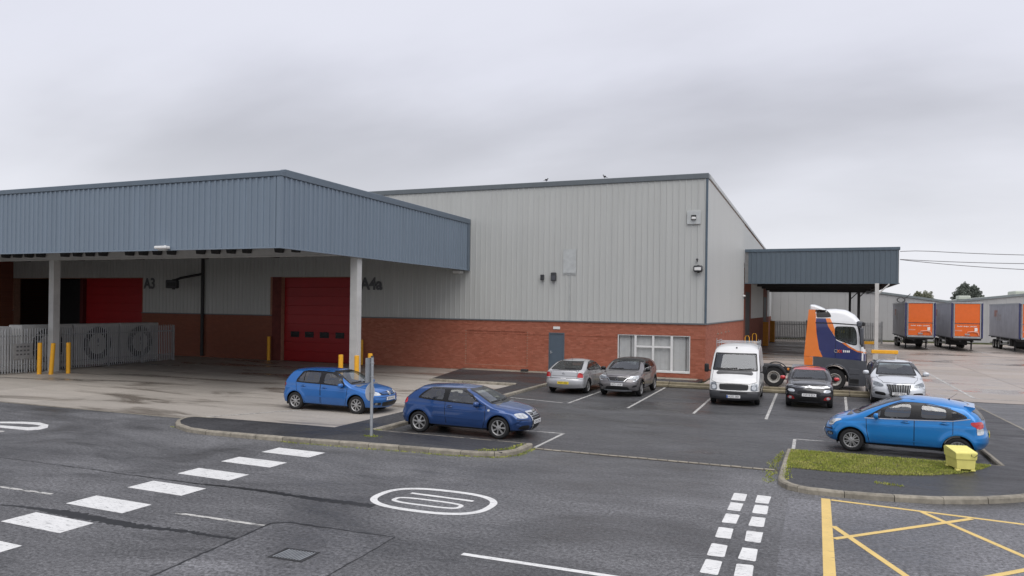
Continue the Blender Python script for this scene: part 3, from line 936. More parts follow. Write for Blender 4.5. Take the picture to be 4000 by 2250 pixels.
# beyond the canopy: brick dock bays and clad bays of the gable
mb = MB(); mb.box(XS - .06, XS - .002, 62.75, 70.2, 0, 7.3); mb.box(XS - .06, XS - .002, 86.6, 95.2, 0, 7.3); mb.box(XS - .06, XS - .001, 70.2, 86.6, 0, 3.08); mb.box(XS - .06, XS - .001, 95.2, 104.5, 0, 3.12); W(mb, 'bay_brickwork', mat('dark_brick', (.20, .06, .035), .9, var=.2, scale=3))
cs2 = clad_mesh('cladding_panel', 1.0, 7.6, M['clad_side'], .02)
y = 70.2
while y < 86.3: inst('cladding_panel', cs2, wh, (0, y - YF, 3.09), pi / 2); y += 1.0
y = 95.2
while y < 104: inst('cladding_panel', cs2, wh, (0, y - YF, 3.13), pi / 2); y += 1.0
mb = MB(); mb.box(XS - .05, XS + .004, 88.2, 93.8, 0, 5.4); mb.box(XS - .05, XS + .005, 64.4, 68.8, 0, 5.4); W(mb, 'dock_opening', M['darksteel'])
cs3 = clad_mesh('cladding_panel', .75, 3.4, M['clad_side'], .015)
for y0_, n_ in ((62.5, 10), (86.4, 12)):
    for k in range(n_): inst('cladding_panel', cs3, wh, (.003, y0_ + k * .75 - YF, 7.3), pi / 2)
# flashings
mb = MB(); mb.bbox(XB, XS + .06, YF - .08, YF + .50, 10.74, 11.03, .02); W(mb, 'parapet_cap', M['parapet'])
mb = MB(); mb.bbox(XS - .40, XS + .07, YF + .51, 104.6, 10.82, 11.05, .02); W(mb, 'parapet_cap', M['vent'])
mb = MB(); mb.box(XS - .07, XS + .035, YF - .042, YF + .06, 3.06, 10.74); W(mb, 'corner_flashing', M['slate_trim'])
for q in ((XB, D3[0], YF - .06, YF + .02), (D3[1], D4[0] - .75, YF - .06, YF + .02), (D4[1], XS + .05, YF - .06, YF + .02), (XS - .02, XS + .05, YF + .03, 62.7)):
    mb = MB(); mb.box(*q, 3.0, 3.068); W(mb, 'drip_flashing', M['parapet'])
# patched sheet, cut trims
mb = MB(); mb.box(-13.24, -12.47, YF - .050, YF - .040, 5.78, 7.10); W(mb, 'patch_sheet', M['vent'])
mb = MB(); mb.box(-13.24, -12.47, YF - .05, YF - .036, 5.70, 5.745); mb.box(-12.86, -12.83, YF - .05, YF - .037, 3.1, 5.70); mb.box(-13.24, -12.40, YF - .045, YF - .03, 7.105, 7.13); W(mb, 'patch_trim', M['vent'])
# pale notice above the door
mb = MB(); mb.bbox(-13.80, -13.39, YF - .04, YF - .003, 2.57, 2.72, .006); tag(mb.obj('sign_board', M['whitepaint']), 'small blank white sign above the grey door', 'sign')
# personnel door
dr_ = MB(); dr_.bbox(DOOR[0], DOOR[0] + .06, YF - .004, YF + .12, .12, 2.37, .006); dr_.bbox(DOOR[1] - .06, DOOR[1], YF - .004, YF + .12, .12, 2.37, .006); dr_.bbox(DOOR[0] + .061, DOOR[1] - .061, YF - .004, YF + .12, 2.31, 2.37, .006)
W(dr_, 'door_frame', M['door_frame'])
mb = MB(); mb.bbox(DOOR[0] + .065, DOOR[1] - .065, YF + .03, YF + .075, .13, 2.305, .004); door = W(mb, 'door', M['door_blue'])
mb = MB(); mb.bbox(-13.97, -13.92, YF + .018, YF + .03, 1.15, 1.33, .005); mb.tube([(-13.945, YF + .03, 1.24), (-13.945, YF - .03, 1.24), (-13.83, YF - .03, 1.24)], .012, 6)
h = mb.obj('door_handle', M['galv'], door)
mb = MB(); mb.box(DOOR[0], DOOR[1], YF + .13, YF + .5, 0, 2.5); W(mb, 'door_reveal', M['darksteel'])
# window: frame, panes, blinds
w0, w1, z0, z1 = WIN
mb = MB()
fr_ = .06; yA, yB = YF + .02, YF + .10
mb.bbox(w0, w1, yA, yB, z1 - .055, z1, .006); mb.bbox(w0, w1, yA - .05, yB, z0 - .02, z0 + .10, .01)
for a, b in ((w0, w0 + .05), (-9.10, -8.98), (-8.13, -8.01), (-7.13, -7.0), (w1 - .05, w1)): mb.bbox(a, b, yA + .002, yB - .002, z0 + .10, z1 - .055, .006)
for a, b in ((-8.98, -8.13), (-8.01, -7.13)): mb.bbox(a, b, yA + .004, yB - .004, 1.69, 1.78, .006)
wf = W(mb, 'window', M['whitepaint'])
for a, b, c, d in ((w0 + .05, -9.10, z0 + .1, z1 - .055), (-8.98, -8.13, z0 + .1, 1.69), (-8.98, -8.13, 1.78, z1 - .055), (-8.01, -7.13, z0 + .1, 1.69), (-8.01, -7.13, 1.78, z1 - .055), (-7.0, w1 - .05, z0 + .1, z1 - .055)):
    mb = MB(); mb.quad((a, YF + .055, c), (b, YF + .055, c), (b, YF + .055, d), (a, YF + .055, d)); mb.obj('pane', M['winglass'], wf, fix=False)
k = 0
xx = w0 + .06
while xx < w1 - .1:
    wd = .089
    gap = random.random() < .06 or -9.42 < xx < -9.30
    ang = random.gauss(.06, .05) if not gap else 1.1
    mb = MB(); dx_, dy_ = cos(ang) * wd / 2, sin(ang) * wd / 2
    mb.add([(xx + wd / 2 - dx_, YF + .20 - dy_, z0 + .06), (xx + wd / 2 + dx_, YF + .20 + dy_, z0 + .06), (xx + wd / 2 + dx_, YF + .20 + dy_, z1), (xx + wd / 2 - dx_, YF + .20 - dy_, z1)], [(0, 1, 2, 3)])
    mb.obj('blind_slat', M['blind'], wf, fix=False)
    xx += .086
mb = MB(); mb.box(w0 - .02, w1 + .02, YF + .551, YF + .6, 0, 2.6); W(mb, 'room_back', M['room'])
# red sectional doors
def sectional(x0, x1, windows):
    mb = MB(); mb.box(x0, x1, YF + .36, YF + .40, .0, 5.58); d = W(mb, 'loading_door', M['red_door'])
    n = 9; hh = 5.5 / n
    me = MB().bbox(0, x1 - x0 - .02, 0, .04, .006, hh - .006, .008).mesh('door_section', M['red_door'])
    for j in range(n): inst('door_section', me, d, (x0 + .01, YF + .32, .06 + j * hh))
    for a, b, c, e in windows:
        q = MB(); q.bbox(a, b, YF + .305, YF + .325, c, e, .008); f = q.obj('vision_panel', M['black'], d, True)
        q = MB(); q.bbox(a + .06, b - .06, YF + .298, YF + .304, c + .05, e - .05, .002); q.obj('pane', M['blackgloss'], f)
    return d
sectional(-33.10, -27.0, [(-32.55, -31.85, 1.60, 1.99), (-31.38, -30.67, 1.60, 1.99), (-30.19, -29.46, 1.60, 1.99), (-28.95, -28.26, 1.60, 1.99), (-27.80, -27.1, 1.60, 1.99)])
sectional(-52.0, -45.85, [])
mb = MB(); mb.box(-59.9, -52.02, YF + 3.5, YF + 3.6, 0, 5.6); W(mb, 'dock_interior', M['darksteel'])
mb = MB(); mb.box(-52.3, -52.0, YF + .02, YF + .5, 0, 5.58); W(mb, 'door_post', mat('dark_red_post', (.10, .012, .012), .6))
text('door_number', 'A4a', 1.06, M['lettering'], wh, (-26.02 - XS, -.055, 5.13), (pi / 2, 0, 0), .01, sx=.95, bold=.035)
text('door_number', 'A3', 1.06, M['lettering'], wh, (-45.02 - XS, -.055, 5.15), (pi / 2, 0, 0), .01, sx=.88, bold=.03)
# drain pipe
mb = MB(); mb.tube([(-39.85, YF - .16, .1), (-39.85, YF - .16, 8.3)], .11, 8); W(mb, 'drain_pipe', M['darksteel'])

# ------------------------------------------------------------------ left canopy
XC, YC, ZC0, ZC1 = -19.17, 23.1, 5.98, 8.93
can = empty('loading_canopy', (XC, YC, 0), 0, 'large blue-grey clad canopy over the loading yard on the left', 'canopy')
def Cc(mb, name, m, smooth=False, kind=None):
    o = mb.obj(name, m, can, smooth, kind); o.location = (-XC, -YC, 0); return o
CW = .30
cp = clad_mesh('fascia_panel', CW, ZC1 - ZC0 - .22, M['canopy'], .030, [(0, 0), (.11, 0), (.125, -.04), (.215, -.04), (.23, 0), (.30, 0)])
x = XC - .12 - CW
while x > -60: inst('fascia_panel', cp, can, (x - XC, -.002, ZC0 + .02)); x -= CW
y = YC + .12
while y < YF - .35: inst('fascia_panel', cp, can, (.002, y - YC, ZC0 + .02), pi / 2); y += CW
mb = MB(); mb.box(-60, XC - .05, YC + .02, YC + .06, ZC0 + .03, ZC1 - .05); mb.box(XC - .06, XC - .02, YC + .07, YF - .06, ZC0 + .03, ZC1 - .05); Cc(mb, 'fascia_backing', M['soffit'])
mb = MB(); mb.bbox(-60.0, XC + .07, YC - .07, YC + .20, ZC1 - .19, ZC1 + .02, .015); mb.bbox(XC - .2, XC + .071, YC + .201, YF - .05, ZC1 - .19, ZC1 + .10, .015); Cc(mb, 'fascia_cap', M['canopy_trim'])
mb = MB(); mb.box(-60, XC + .045, YC - .045, YC + .07, ZC0 - .03, ZC0 + .018); mb.box(XC - .07, XC + .046, YC + .071, YF - .05, ZC0 - .03, ZC0 + .018); Cc(mb, 'fascia_drip', M['canopy'])
mb = MB(); mb.box(XC - .02, XC + .04, YC - .04, YC + .12, ZC0 + .02, ZC1 - .19); mb.box(XC - .14, XC - .021, YC - .04, YC - .022, ZC0 + .02, ZC1 - .19); Cc(mb, 'corner_flashing', M['canopy'])
mb = MB(); mb.box(XC - .05, XC + .05, YF - .34, YF - .05, ZC0 - .03, ZC1 - .19); Cc(mb, 'end_trim', M['canopy_trim'])
mb = MB(); mb.box(-60, XC - .08, YC + .08, YF - .02, 8.2, 8.32); Cc(mb, 'canopy_roof', M['soffit'])
mb = MB(); mb.box(-60.05, -59.95, YC, YF, 0, ZC1); Cc(mb, 'end_wall', M['brickwall'])
# beams and purlins under the deck
mb = MB(); mb.box(-60, XC - .1, 27.30, 27.48, 5.96, 6.02); mb.box(-60, XC - .1, 27.31, 27.40, 6.02, 6.55); mb.box(-60, XC - .1, 27.30, 27.48, 6.55, 6.60); Cc(mb, 'front_beam', M['steel'])
for x in np.arange(-58, XC - 1, 6.15):
    mb = MB()
    mb.box(x - .09, x + .09, YC + .3, YF, 6.9, 6.96); mb.box(x - .09, x + .09, YC + .3, YF, 7.5, 7.56); mb.box(x - .01, x + .01, YC + .3, YF, 6.96, 7.5)
    mb.tube([(x, 27.6, 6.9), (x, 30.5, 6.2), (x, 33, 6.9)], .05, 5)
    Cc(mb, 'rafter', M['soffit'])
tz = [(-.20, .12), (.20, .12), (.11, -.24), (-.11, -.24)]
pe = MB(); pe.xprism([(a, b) for a, b in tz], 0, .34); pe_m = pe.mesh('purlin', M['darksteel'])
k = 0
x = XC - .55
while x > -50:
    if k % 5 != 4: inst('purlin_end', pe_m, can, (x - XC, 3.82, 6.36))
    x -= .93; k += 1
def column(x0, y0, w, z, label, group='canopy columns'):
    c = empty('canopy_column', (x0 + w / 2, y0 + w / 2, .016), 0, label, 'column', group)
    mb = MB(); h_ = w / 2
    mb.box(-h_, h_, -h_, -h_ + .03, 0, z); mb.box(-h_, h_, h_ - .03, h_, 0, z); mb.box(-.02, .02, -h_ + .031, h_ - .031, 0, z)
    mb.obj('shaft', M['steel'], c)
    mb = MB(); mb.box(h_ - .028, h_, -h_ + .031, h_ - .031, 0, z); mb.obj('web_plate', M['steel'], c)
    mb = MB(); mb.bbox(-h_ - .1, h_ + .1, -h_ - .1, h_ + .1, 0, .03, .006); mb.obj('base_plate', M['steel'], c)
    return c
column(-37.95, 27.3, .37, 5.94, 'grey steel column standing among the three yellow bollards on the left')
column(-19.70, 28.6, .37, 6.6, 'light grey steel column under the canopy beside the red loading door')

# ------------------------------------------------------------------ right canopy
rc = empty('loading_canopy', (XS, 62.7, 0), 0, 'dark slate-blue canopy projecting from the right side of the warehouse', 'canopy')
x0c, x1c = XS + .06, 5.92
def Rc(mb, name, m): o = mb.obj(name, m, rc); o.location = (-XS, -62.7, 0); return o
SW = .373
sp2 = clad_mesh('fascia_panel', SW, 2.50, M['slate'], .03)
x = x1c - SW - .05
while x > x0c - .1: inst('fascia_panel', sp2, rc, (x - XS, 0, 6.03)); x -= SW
y = 62.8
sp3 = clad_mesh('fascia_panel', .75, 2.50, M['slate'], .03)
while y < 99: inst('fascia_panel', sp3, rc, (x1c - XS, y - 62.7, 6.03), pi / 2); y += .75
mb = MB(); mb.box(x0c, x1c - .02, 62.72, 62.78, 6.02, 8.6); mb.box(x1c - .06, x1c - .01, 62.79, 99, 6.02, 8.6); Rc(mb, 'fascia_backing', M['soffit'])
mb = MB(); mb.bbox(x0c, x1c + .06, 62.62, 62.95, 8.53, 8.76, .015); mb.bbox(x1c - .2, x1c + .06, 62.96, 99, 8.53, 8.76, .015); mb.box(x0c, x1c + .05, 62.65, 62.79, 5.97, 6.03); mb.box(x1c - .08, x1c + .05, 62.80, 99, 5.97, 6.03); Rc(mb, 'fascia_cap', M['slate_trim'])
mb = MB(); mb.box(x0c, x1c - .08, 62.8, 99, 7.6, 7.7); Rc(mb, 'canopy_roof', M['darksteel'])
for yb in (63.3, 70, 77, 84, 91, 98.5):
    mb = MB(); mb.box(x0c, x1c - .1, yb, yb + .2, 6.2, 6.75); Rc(mb, 'rafter', M['darksteel'])
for k, (xa, yb, w, z, lab) in enumerate(((4.27, 62.1, .26, 5.97, 'pale grey column at the near corner of the slate-blue canopy'), (4.15, 84.0, .26, 6.2, 'dark column under the far end of the slate-blue canopy, nearer of two'), (3.9, 98.2, .26, 6.2, 'farthest dark column under the slate-blue canopy'))):
    c = column(xa, yb, w, z, lab)
    if k:
        for ch in c.children:
            ch.data = ch.data.copy(); ch.data.materials[0] = M['darksteel']
    mb = MB(); mb.tube([(0, .1, z - .9), (.85, .1, z - .05)], .06, 6); mb.obj('brace', M['steel'] if not k else M['darksteel'], c)

# ------------------------------------------------------------------ far warehouse with two shallow gables
fw = empty('warehouse', (20, 106.8, 0), 0, 'long low pale grey warehouse at the back of the yard behind the trailers', 'warehouse')
def eave(x):
    return float(np.interp(x, [-12, -2, 7.63, 15.6, 24, 34, 45, 60], [6.85, 7.1, 6.52, 5.36, 6.35, 7.4, 6.3, 7.6]))
x = -12.0
while x < 58:
    w = 1.0
    h0, h1 = eave(x), eave(x + w)
    mb = MB()
    mb.add([(x - 20, 0, 0), (x + .8 * w - 20, 0, 0), (x + .86 * w - 20, -.02, 0), (x + w - 20, -.02, 0), (x + w - 20, 0, 0), (x - 20, 0, h0), (x + .8 * w - 20, 0, h0 + (h1 - h0) * .8), (x + .86 * w - 20, -.02, h0 + (h1 - h0) * .86), (x + w - 20, -.02, h1), (x + w - 20, 0, h1)], [(0, 1, 6, 5), (1, 2, 7, 6), (2, 3, 8, 7), (3, 4, 9, 8)])
    mb.obj('cladding_panel', M['farclad'], fw, fix=False)
    x += w
xs_ = [-12, -2, 7.63, 15.6, 24, 34, 45, 60]
mb = MB()
for i in range(len(xs_) - 1):
    a, b = xs_[i], xs_[i + 1]
    mb.add([(a - 20, -.15, eave(a) + .04), (b - 20, -.15, eave(b) + .04), (b - 20, 60, eave(b) + .04), (a - 20, 60, eave(a) + .04)], [(0, 1, 2, 3)])
mb.obj('roof', M['farroof'], fw)
mb = MB()
for i in range(len(xs_) - 1):
    a, b = xs_[i], xs_[i + 1]
    mb.add([(a - 20, -.16, eave(a) - .22), (b - 20, -.16, eave(b) - .22), (b - 20, -.16, eave(b) + .05), (a - 20, -.16, eave(a) + .05)], [(0, 1, 2, 3)])
mb.obj('verge_trim', M['slate_trim'] if True else None, fw, fix=False)
fw.children[-1].data.materials[0] = mat('verge_trim', (.22, .25, .26), .5)
mb = MB(); mb.bbox(24.4 - 20, 29 - 20, 8, 12, 6.3, 6.9, .1); mb.obj('roof_vent', M['farroof'], fw)
mb = MB(); mb.bbox(17.2 - 20, 18.6 - 20, 3, 5, 5.6, 6.12, .1); mb.obj('roof_vent', M['farroof'], fw)
mb = MB(); mb.box(-12 - 20, 58 - 20, -.10, -.02, 0, .22); mb.obj('plinth', mat('mossy_plinth', (.09, .10, .045), .9, var=.4), fw)
mb = MB(); mb.box(-32, 38, .2, .3, 0, 5.3); mb.obj('inner_wall', M['farclad'], fw)
# ================================================================== vehicles
def smooth_line(pts, step=.006, sig=.045):
    P = np.array(pts, float)
    seg = np.hypot(*(P[1:, :2] - P[:-1, :2]).T)
    s = np.concatenate([[0], np.cumsum(seg)])
    n = int(s[-1] / step)
    t = np.linspace(0, s[-1], n)
    Q = np.stack([np.interp(t, s, P[:, k]) for k in range(P.shape[1])], 1)
    w = int(3 * sig / step)
    ker = np.exp(-.5 * (np.arange(-w, w + 1) * step / sig) ** 2); ker /= ker.sum()
    ext = np.concatenate([2 * Q[:1] - Q[w:0:-1], Q, 2 * Q[-1:] - Q[-2:-w - 2:-1]])
    R = np.stack([np.convolve(ext[:, k], ker, 'valid') for k in range(Q.shape[1])], 1)
    R[0] = Q[0]; R[-1] = Q[-1]
    return R, t, s
def seg_dist(P, A):
    # distance of points P to polyline A (x,z,r): returns nearest distance and interpolated r
    a = A[:-1, :2]; d = A[1:, :2] - a
    L2 = (d ** 2).sum(1) + 1e-12
    best = np.full(len(P), 1e9); rr = np.zeros(len(P))
    for c0 in range(0, len(P), 4000):
        p = P[c0:c0 + 4000]
        t = ((p[:, None, :] - a[None]) * d[None]).sum(2) / L2[None]
        t = np.clip(t, 0, 1)
        q = a[None] + d[None] * t[..., None]
        ds = np.sqrt(((p[:, None] - q) ** 2).sum(2))
        j = ds.argmin(1)
        k = np.arange(len(p))
        best[c0:c0 + 4000] = ds[k, j]
        rr[c0:c0 + 4000] = A[j, 2] + (A[j + 1, 2] - A[j, 2]) * t[k, j]
    return best, rr
def gfun(q, n):
    q = np.clip(q, 0, 1)
    return (1 - (1 - q) ** n) ** (1 / n)

class Body:
    """a hull inflated from its side outline; panels are cut out of it and lamps, glass and trim are laid on it"""
    def __init__(s, sp):
        s.sp = sp
        up = sp['up']; ir, jf = sp['ir'], sp['jf']
        R, t, knots = smooth_line(up, sig=sp.get('sig', .045))
        Mn = sp.get('M', 420); K = sp.get('K', 54)
        tt = np.linspace(0, t[-1], Mn)
        B = np.stack([np.interp(tt, t, R[:, k]) for k in range(3)], 1)
        sr, sf = knots[ir], knots[jf]
        kx = sp.get('endx', .75)
        Dx = np.interp(tt, [0, sr, sf, t[-1]], [up[0][0], up[0][0] + kx, up[-1][0] - kx, up[-1][0]])
        zb0 = lambda x: np.interp(x, [up[0][0], up[-1][0]], [up[0][1], up[-1][1]])
        D = np.stack([Dx, zb0(Dx)], 1)
        lam = np.concatenate([((np.arange(K) / (K - 1)) ** 1.7) * .93, [.945, .96, .972, .982, .991, 1]])
        Kt = len(lam)
        P = (B[:, None, :2] + (D - B[:, :2])[:, None, :] * lam[None, :, None]).reshape(-1, 2)
        Rr = B
        tr = tt
        n = sp.get('n', 2.3)
        y = np.ones(len(P))
        for lo, hi, nn in ((0, sr, sp.get('nr', n)), (sr, sf, n), (sf, t[-1], sp.get('nf', n))):
            sel = (tr >= lo - .03) & (tr <= hi + .03)
            d, r = seg_dist(P, Rr[sel])
            y *= gfun(d / r, nn)
        db = P[:, 1] - zb0(P[:, 0])
        y *= gfun(db / sp.get('rb', .07), 2.2)
        x, z = P[:, 0], P[:, 1]
        zb = np.interp(x, [p[0] for p in sp['zb']], [p[1] for p in sp['zb']])
        W = sp['W'] / 2
        xm = (up[0][0] + up[-1][0]) / 2; hl = (up[-1][0] - up[0][0]) / 2
        q = (x - xm) / hl
        prof = W * (1 - sp.get('tf', .045) * np.clip(q, 0, 1) ** 3 - sp.get('tr', .05) * np.clip(-q, 0, 1) ** 3)
        prof = prof - sp.get('low', .05) * np.clip((sp.get('zl', .52) - z) / .34, 0, 1) ** 1.6
        u = (z - zb) / .05
        soft = np.where(u > 30, u, np.log1p(np.exp(np.clip(u, -30, 30)))) * .05
        prof = prof - sp['tum'] * soft
        # a soft shoulder crease and flared wheel arches
        zc = zb - sp.get('crease', .13)
        prof = prof - sp.get('cdep', .016) * (1 / (1 + np.exp(-(z - zc) / .012))) * np.clip(1 - (z - zc) / .35, 0, 1)
        for ax in sp['axles']:
            dd = np.hypot(x - ax, z - sp['R'])
            prof = prof + sp.get('flare', .016) * np.exp(-((dd - sp['arch'] - .02) / .07) ** 2) * np.clip((z - .25) / .2, 0, 1)
        y = np.maximum(prof, 0) * y
        y = y.reshape(Mn, Kt); y[:, 0] = 0; y[:, -1] = 0; y[0] = 0; y[-1] = 0; y = y.ravel()
        nv = len(P)
        V = np.concatenate([np.stack([x, y, z], 1), np.stack([x, -y, z], 1)])
        i, k = np.meshgrid(np.arange(Mn - 1), np.arange(Kt - 1), indexing='ij')
        a = (i * Kt + k).ravel(); b = a + Kt; c = b + 1; d = a + 1
        FL = np.stack([a, b, c, d], 1); FR = np.stack([a, d, c, b], 1) + nv
        me = bpy.data.meshes.new('hull')
        me.from_pydata(V.tolist(), [], np.concatenate([FL, FR]).tolist())
        bm = bmesh.new(); bm.from_mesh(me)
        bmesh.ops.remove_doubles(bm, verts=bm.verts, dist=2e-4)
        bmesh.ops.dissolve_degenerate(bm, edges=bm.edges, dist=1e-5)
        bmesh.ops.recalc_face_normals(bm, faces=bm.faces)
        bm.to_mesh(me)
        s.bvh = BVHTree.FromBMesh(bm)
        bm.free()
        s.V = np.array([v.co[:] for v in me.vertices])
        s.N = np.array([v.normal[:] for v in me.vertices])
        s.F = [tuple(p.vertices) for p in me.polygons]
        s.C = np.array([p.center[:] for p in me.polygons])
        s.FN = np.array([p.normal[:] for p in me.polygons])
        s.cls = np.zeros(len(s.F), int)
        s.names = {0: None}
        bpy.data.meshes.remove(me)
    def mask(s, view, poly):
        C, Nn = s.C, s.FN
        if view in 'SLQ':
            m = inside(poly, C[:, 0], C[:, 2]) & (np.abs(Nn[:, 1]) > .3)
            if view == 'L': m &= C[:, 1] > 0
            if view == 'Q': m &= C[:, 1] < 0
            return m
        lim = .62 if max(q[1] for q in poly) < .9 else 2.0
        if view == 'F': return inside(poly, C[:, 1], C[:, 2]) & (Nn[:, 0] > .12) & (C[:, 0] > C[:, 0].max() - lim)
        if view == 'R': return inside(poly, C[:, 1], C[:, 2]) & (Nn[:, 0] < -.12) & (C[:, 0] < C[:, 0].min() + lim)
        if view == 'T': return inside(poly, C[:, 0], C[:, 1]) & (Nn[:, 2] > .4)
    def cut(s, view, poly, code=-1): s.cls[s.mask(view, poly)] = code
    def hit(s, view, u, w, side=1):
        if view in 'SLQ': o, d = Vector((u, 3 * side, w)), Vector((0, -side, 0))
        elif view == 'F': o, d = Vector((9, u, w)), Vector((-1, 0, 0))
        elif view == 'R': o, d = Vector((-9, u, w)), Vector((1, 0, 0))
        else: o, d = Vector((u, w, 6)), Vector((0, 0, -1))
        r = s.bvh.ray_cast(o, d)
        if r[0] is None:
            g = {'S': Vector((u, .8 * side, w)), 'L': Vector((u, .8 * side, w)), 'Q': Vector((u, .8 * side, w)), 'F': Vector((1.7, u, w)), 'R': Vector((-1.7, u, w)), 'T': Vector((u, w, 1.2))}[view]
            r = s.bvh.find_nearest(g)
        nn = r[1]
        if nn.dot(d) > 0: nn = -nn
        return r[0], nn
    def wrapped(s, view, a, b, sd, wrap):
        p, nn = s.hit(view, a, b, sd)
        if wrap is None or view not in 'FR': return p, nn
        x0 = s.hit(view, a * .3, b, sd)[0].x
        if abs(p.x - x0) <= wrap: return p, nn
        lo, hi = a * .3, a
        for _ in range(9):
            mid = (lo + hi) / 2
            if abs(s.hit(view, mid, b, sd)[0].x - x0) > wrap: hi = mid
            else: lo = mid
        return s.hit(view, lo, b, sd)
    def lay(s, name, view, poly, m, parent, off=.004, holes=(), step=.06, sides=None, smooth=True, wrap=None):
        res = []
        V, F = fill(poly, holes, step)
        if sides is None: sides = {'S': (1, -1), 'L': (1,), 'Q': (-1,)}.get(view, (1,))
        for sd in sides:
            vs = []
            for a, b in V:
                p, nn = s.wrapped(view, float(a), float(b), sd, wrap)
                vs.append(tuple(p + nn * off))
            me = bpy.data.meshes.new(name)
            me.from_pydata(vs, [], [f if (sd > 0) == (view not in 'R') else f[::-1] for f in F])
            me.materials.append(m)
            if smooth: me.polygons.foreach_set('use_smooth', [True] * len(me.polygons))
            res.append(link(bpy.data.objects.new(name, me), parent))
        return res
    def ribbon(s, name, view, path, w, m, parent, off=.003, closed=False, sides=None, step=.03, wrap=.42):
        P = densify(path, step, closed)
        n = len(P)
        if sides is None: sides = {'S': (1, -1), 'L': (1,), 'Q': (-1,)}.get(view, (1,))
        for sd in sides:
            mb = MB(); vs = []
            for i in range(n):
                a = Vector(P[i - 1] if (closed or i > 0) else P[i]); b = Vector(P[(i + 1) % n] if (closed or i < n - 1) else P[i])
                d = (b - a).normalized() if (b - a).length > 1e-9 else Vector((1, 0)); q = Vector((-d.y, d.x)) * w / 2
                for sg in (-1, 0, 1):
                    p, nn = s.wrapped(view, P[i][0] + q.x * sg, P[i][1] + q.y * sg, sd, wrap)
                    vs.append(tuple(p + nn * off))
            fs = [(3 * i + j, 3 * i + j + 1, 3 * ((i + 1) % n) + j + 1, 3 * ((i + 1) % n) + j) for i in range(n if closed else n - 1) for j in (0, 1)]
            mb.add(vs, fs)
            mb.obj(name, m, parent, True, fix=False)
    def piece(s, code, name, m, parent):
        idx = np.nonzero(s.cls == code)[0]
        if not len(idx): return None
        F = [s.F[i] for i in idx]
        used = sorted({v for f in F for v in f})
        mp = {v: i for i, v in enumerate(used)}
        me = bpy.data.meshes.new(name)
        me.from_pydata(s.V[used].tolist(), [], [tuple(mp[v] for v in f) for f in F])
        me.materials.append(m)
        me.polygons.foreach_set('use_smooth', [True] * len(me.polygons))
        me.update()
        try: me.normals_split_custom_set_from_vertices(s.N[used].tolist())
        except Exception: pass
        return link(bpy.data.objects.new(name, me), parent)

_wheels = {}
def wheel_meshes(R, rim, n, style, wid=.2):
    key = (R, rim, n, style)
    if key in _wheels: return _wheels[key]
    h = wid / 2
    t = MB(); t.lathe([(rim - .012, h * .82), (rim + .012, h * .98), (R - .03, h), (R - .008, h * .85), (R, h * .6), (R, -h * .6), (R - .03, -h), (rim, -h * .9)], 36)
    tm = t.mesh('tyre', M['tyre'], True)
    r = MB()
    r.cur = 0
    r.lathe([(rim + .004, h * .86), (rim - .012, h * .90), (rim - .026, h * .72), (rim - .03, -h * .5)], 36)
    r.cur = 1
    r.lathe([(rim - .02, h * .12), (.001, h * .12)], 36)
    r.cur = 0
    y0, y1 = h * .55, h * .86
    def spoke(a, w0, w1, r0, r1):
        vs = []
        for yy in (y0, y1):
            for rr, ww in ((r0, w0), ((r0 + r1) / 2, (w0 + w1) / 2 * 1.04), (r1, w1)):
                for sg in (-1, 1):
                    vs.append((rr * cos(a) - sg * ww * sin(a), yy + (0 if yy == y0 else -.012 * (rr / r1)), rr * sin(a) + sg * ww * cos(a)))
        r.add(vs, [(6, 7, 9, 8), (8, 9, 11, 10), (0, 6, 8, 2), (2, 8, 10, 4), (1, 3, 9, 7), (3, 5, 11, 9), (0, 1, 7, 6)])
    for k in range(n):
        a = 2 * pi * k / n + .3
        if style == 'wide': spoke(a, .010, .026, .05, rim - .016)
        elif style == 'pair':
            spoke(a - .16, .009, .013, .05, rim - .016); spoke(a + .16, .009, .013, .05, rim - .016)
        elif style == 'five': spoke(a, .026, .022, .05, rim - .016)
        else: spoke(a, .011, .027, .05, rim - .016)
    r.lathe([(.075, h * .5), (.072, h * .84), (.045, h * .9), (.028, h * .93), (.001, h * .93)], 20)
    r.cur = 1
    for k in range(5):
        a = 2 * pi * k / 5
        r.lathe([(.009, h * .90), (.001, h * .905)], 6, 'y', (.05 * cos(a), 0, .05 * sin(a)))
    rm = r.mesh('rim', [M['alloy'], M['alloy_dk']], False)
    _wheels[key] = (tm, rm)
    return _wheels[key]
def put_wheel(root, x, y, z, meshes, side, steer=0, spin=0):
    w = inst('wheel', meshes[0], root, (x, y, z), (0 if side > 0 else pi) + steer)
    w.rotation_euler = (0, 0, (0 if side > 0 else pi) + steer)
    rim = inst('rim', meshes[1], w)
    rim.rotation_euler = (0, spin, 0)
    return w
def ellipsoid(mb, c, rx, ry, rz, n=14, k=8):
    vs = []; fs = []
    for i in range(k + 1):
        t = pi * i / k
        for j in range(n):
            a = 2 * pi * j / n
            vs.append((c[0] + rx * sin(t) * cos(a), c[1] + ry * sin(t) * sin(a), c[2] + rz * cos(t)))
    for i in range(k):
        for j in range(n):
            fs.append((i * n + j, (i + 1) * n + j, (i + 1) * n + (j + 1) % n, i * n + (j + 1) % n))
    mb.add(vs, fs)
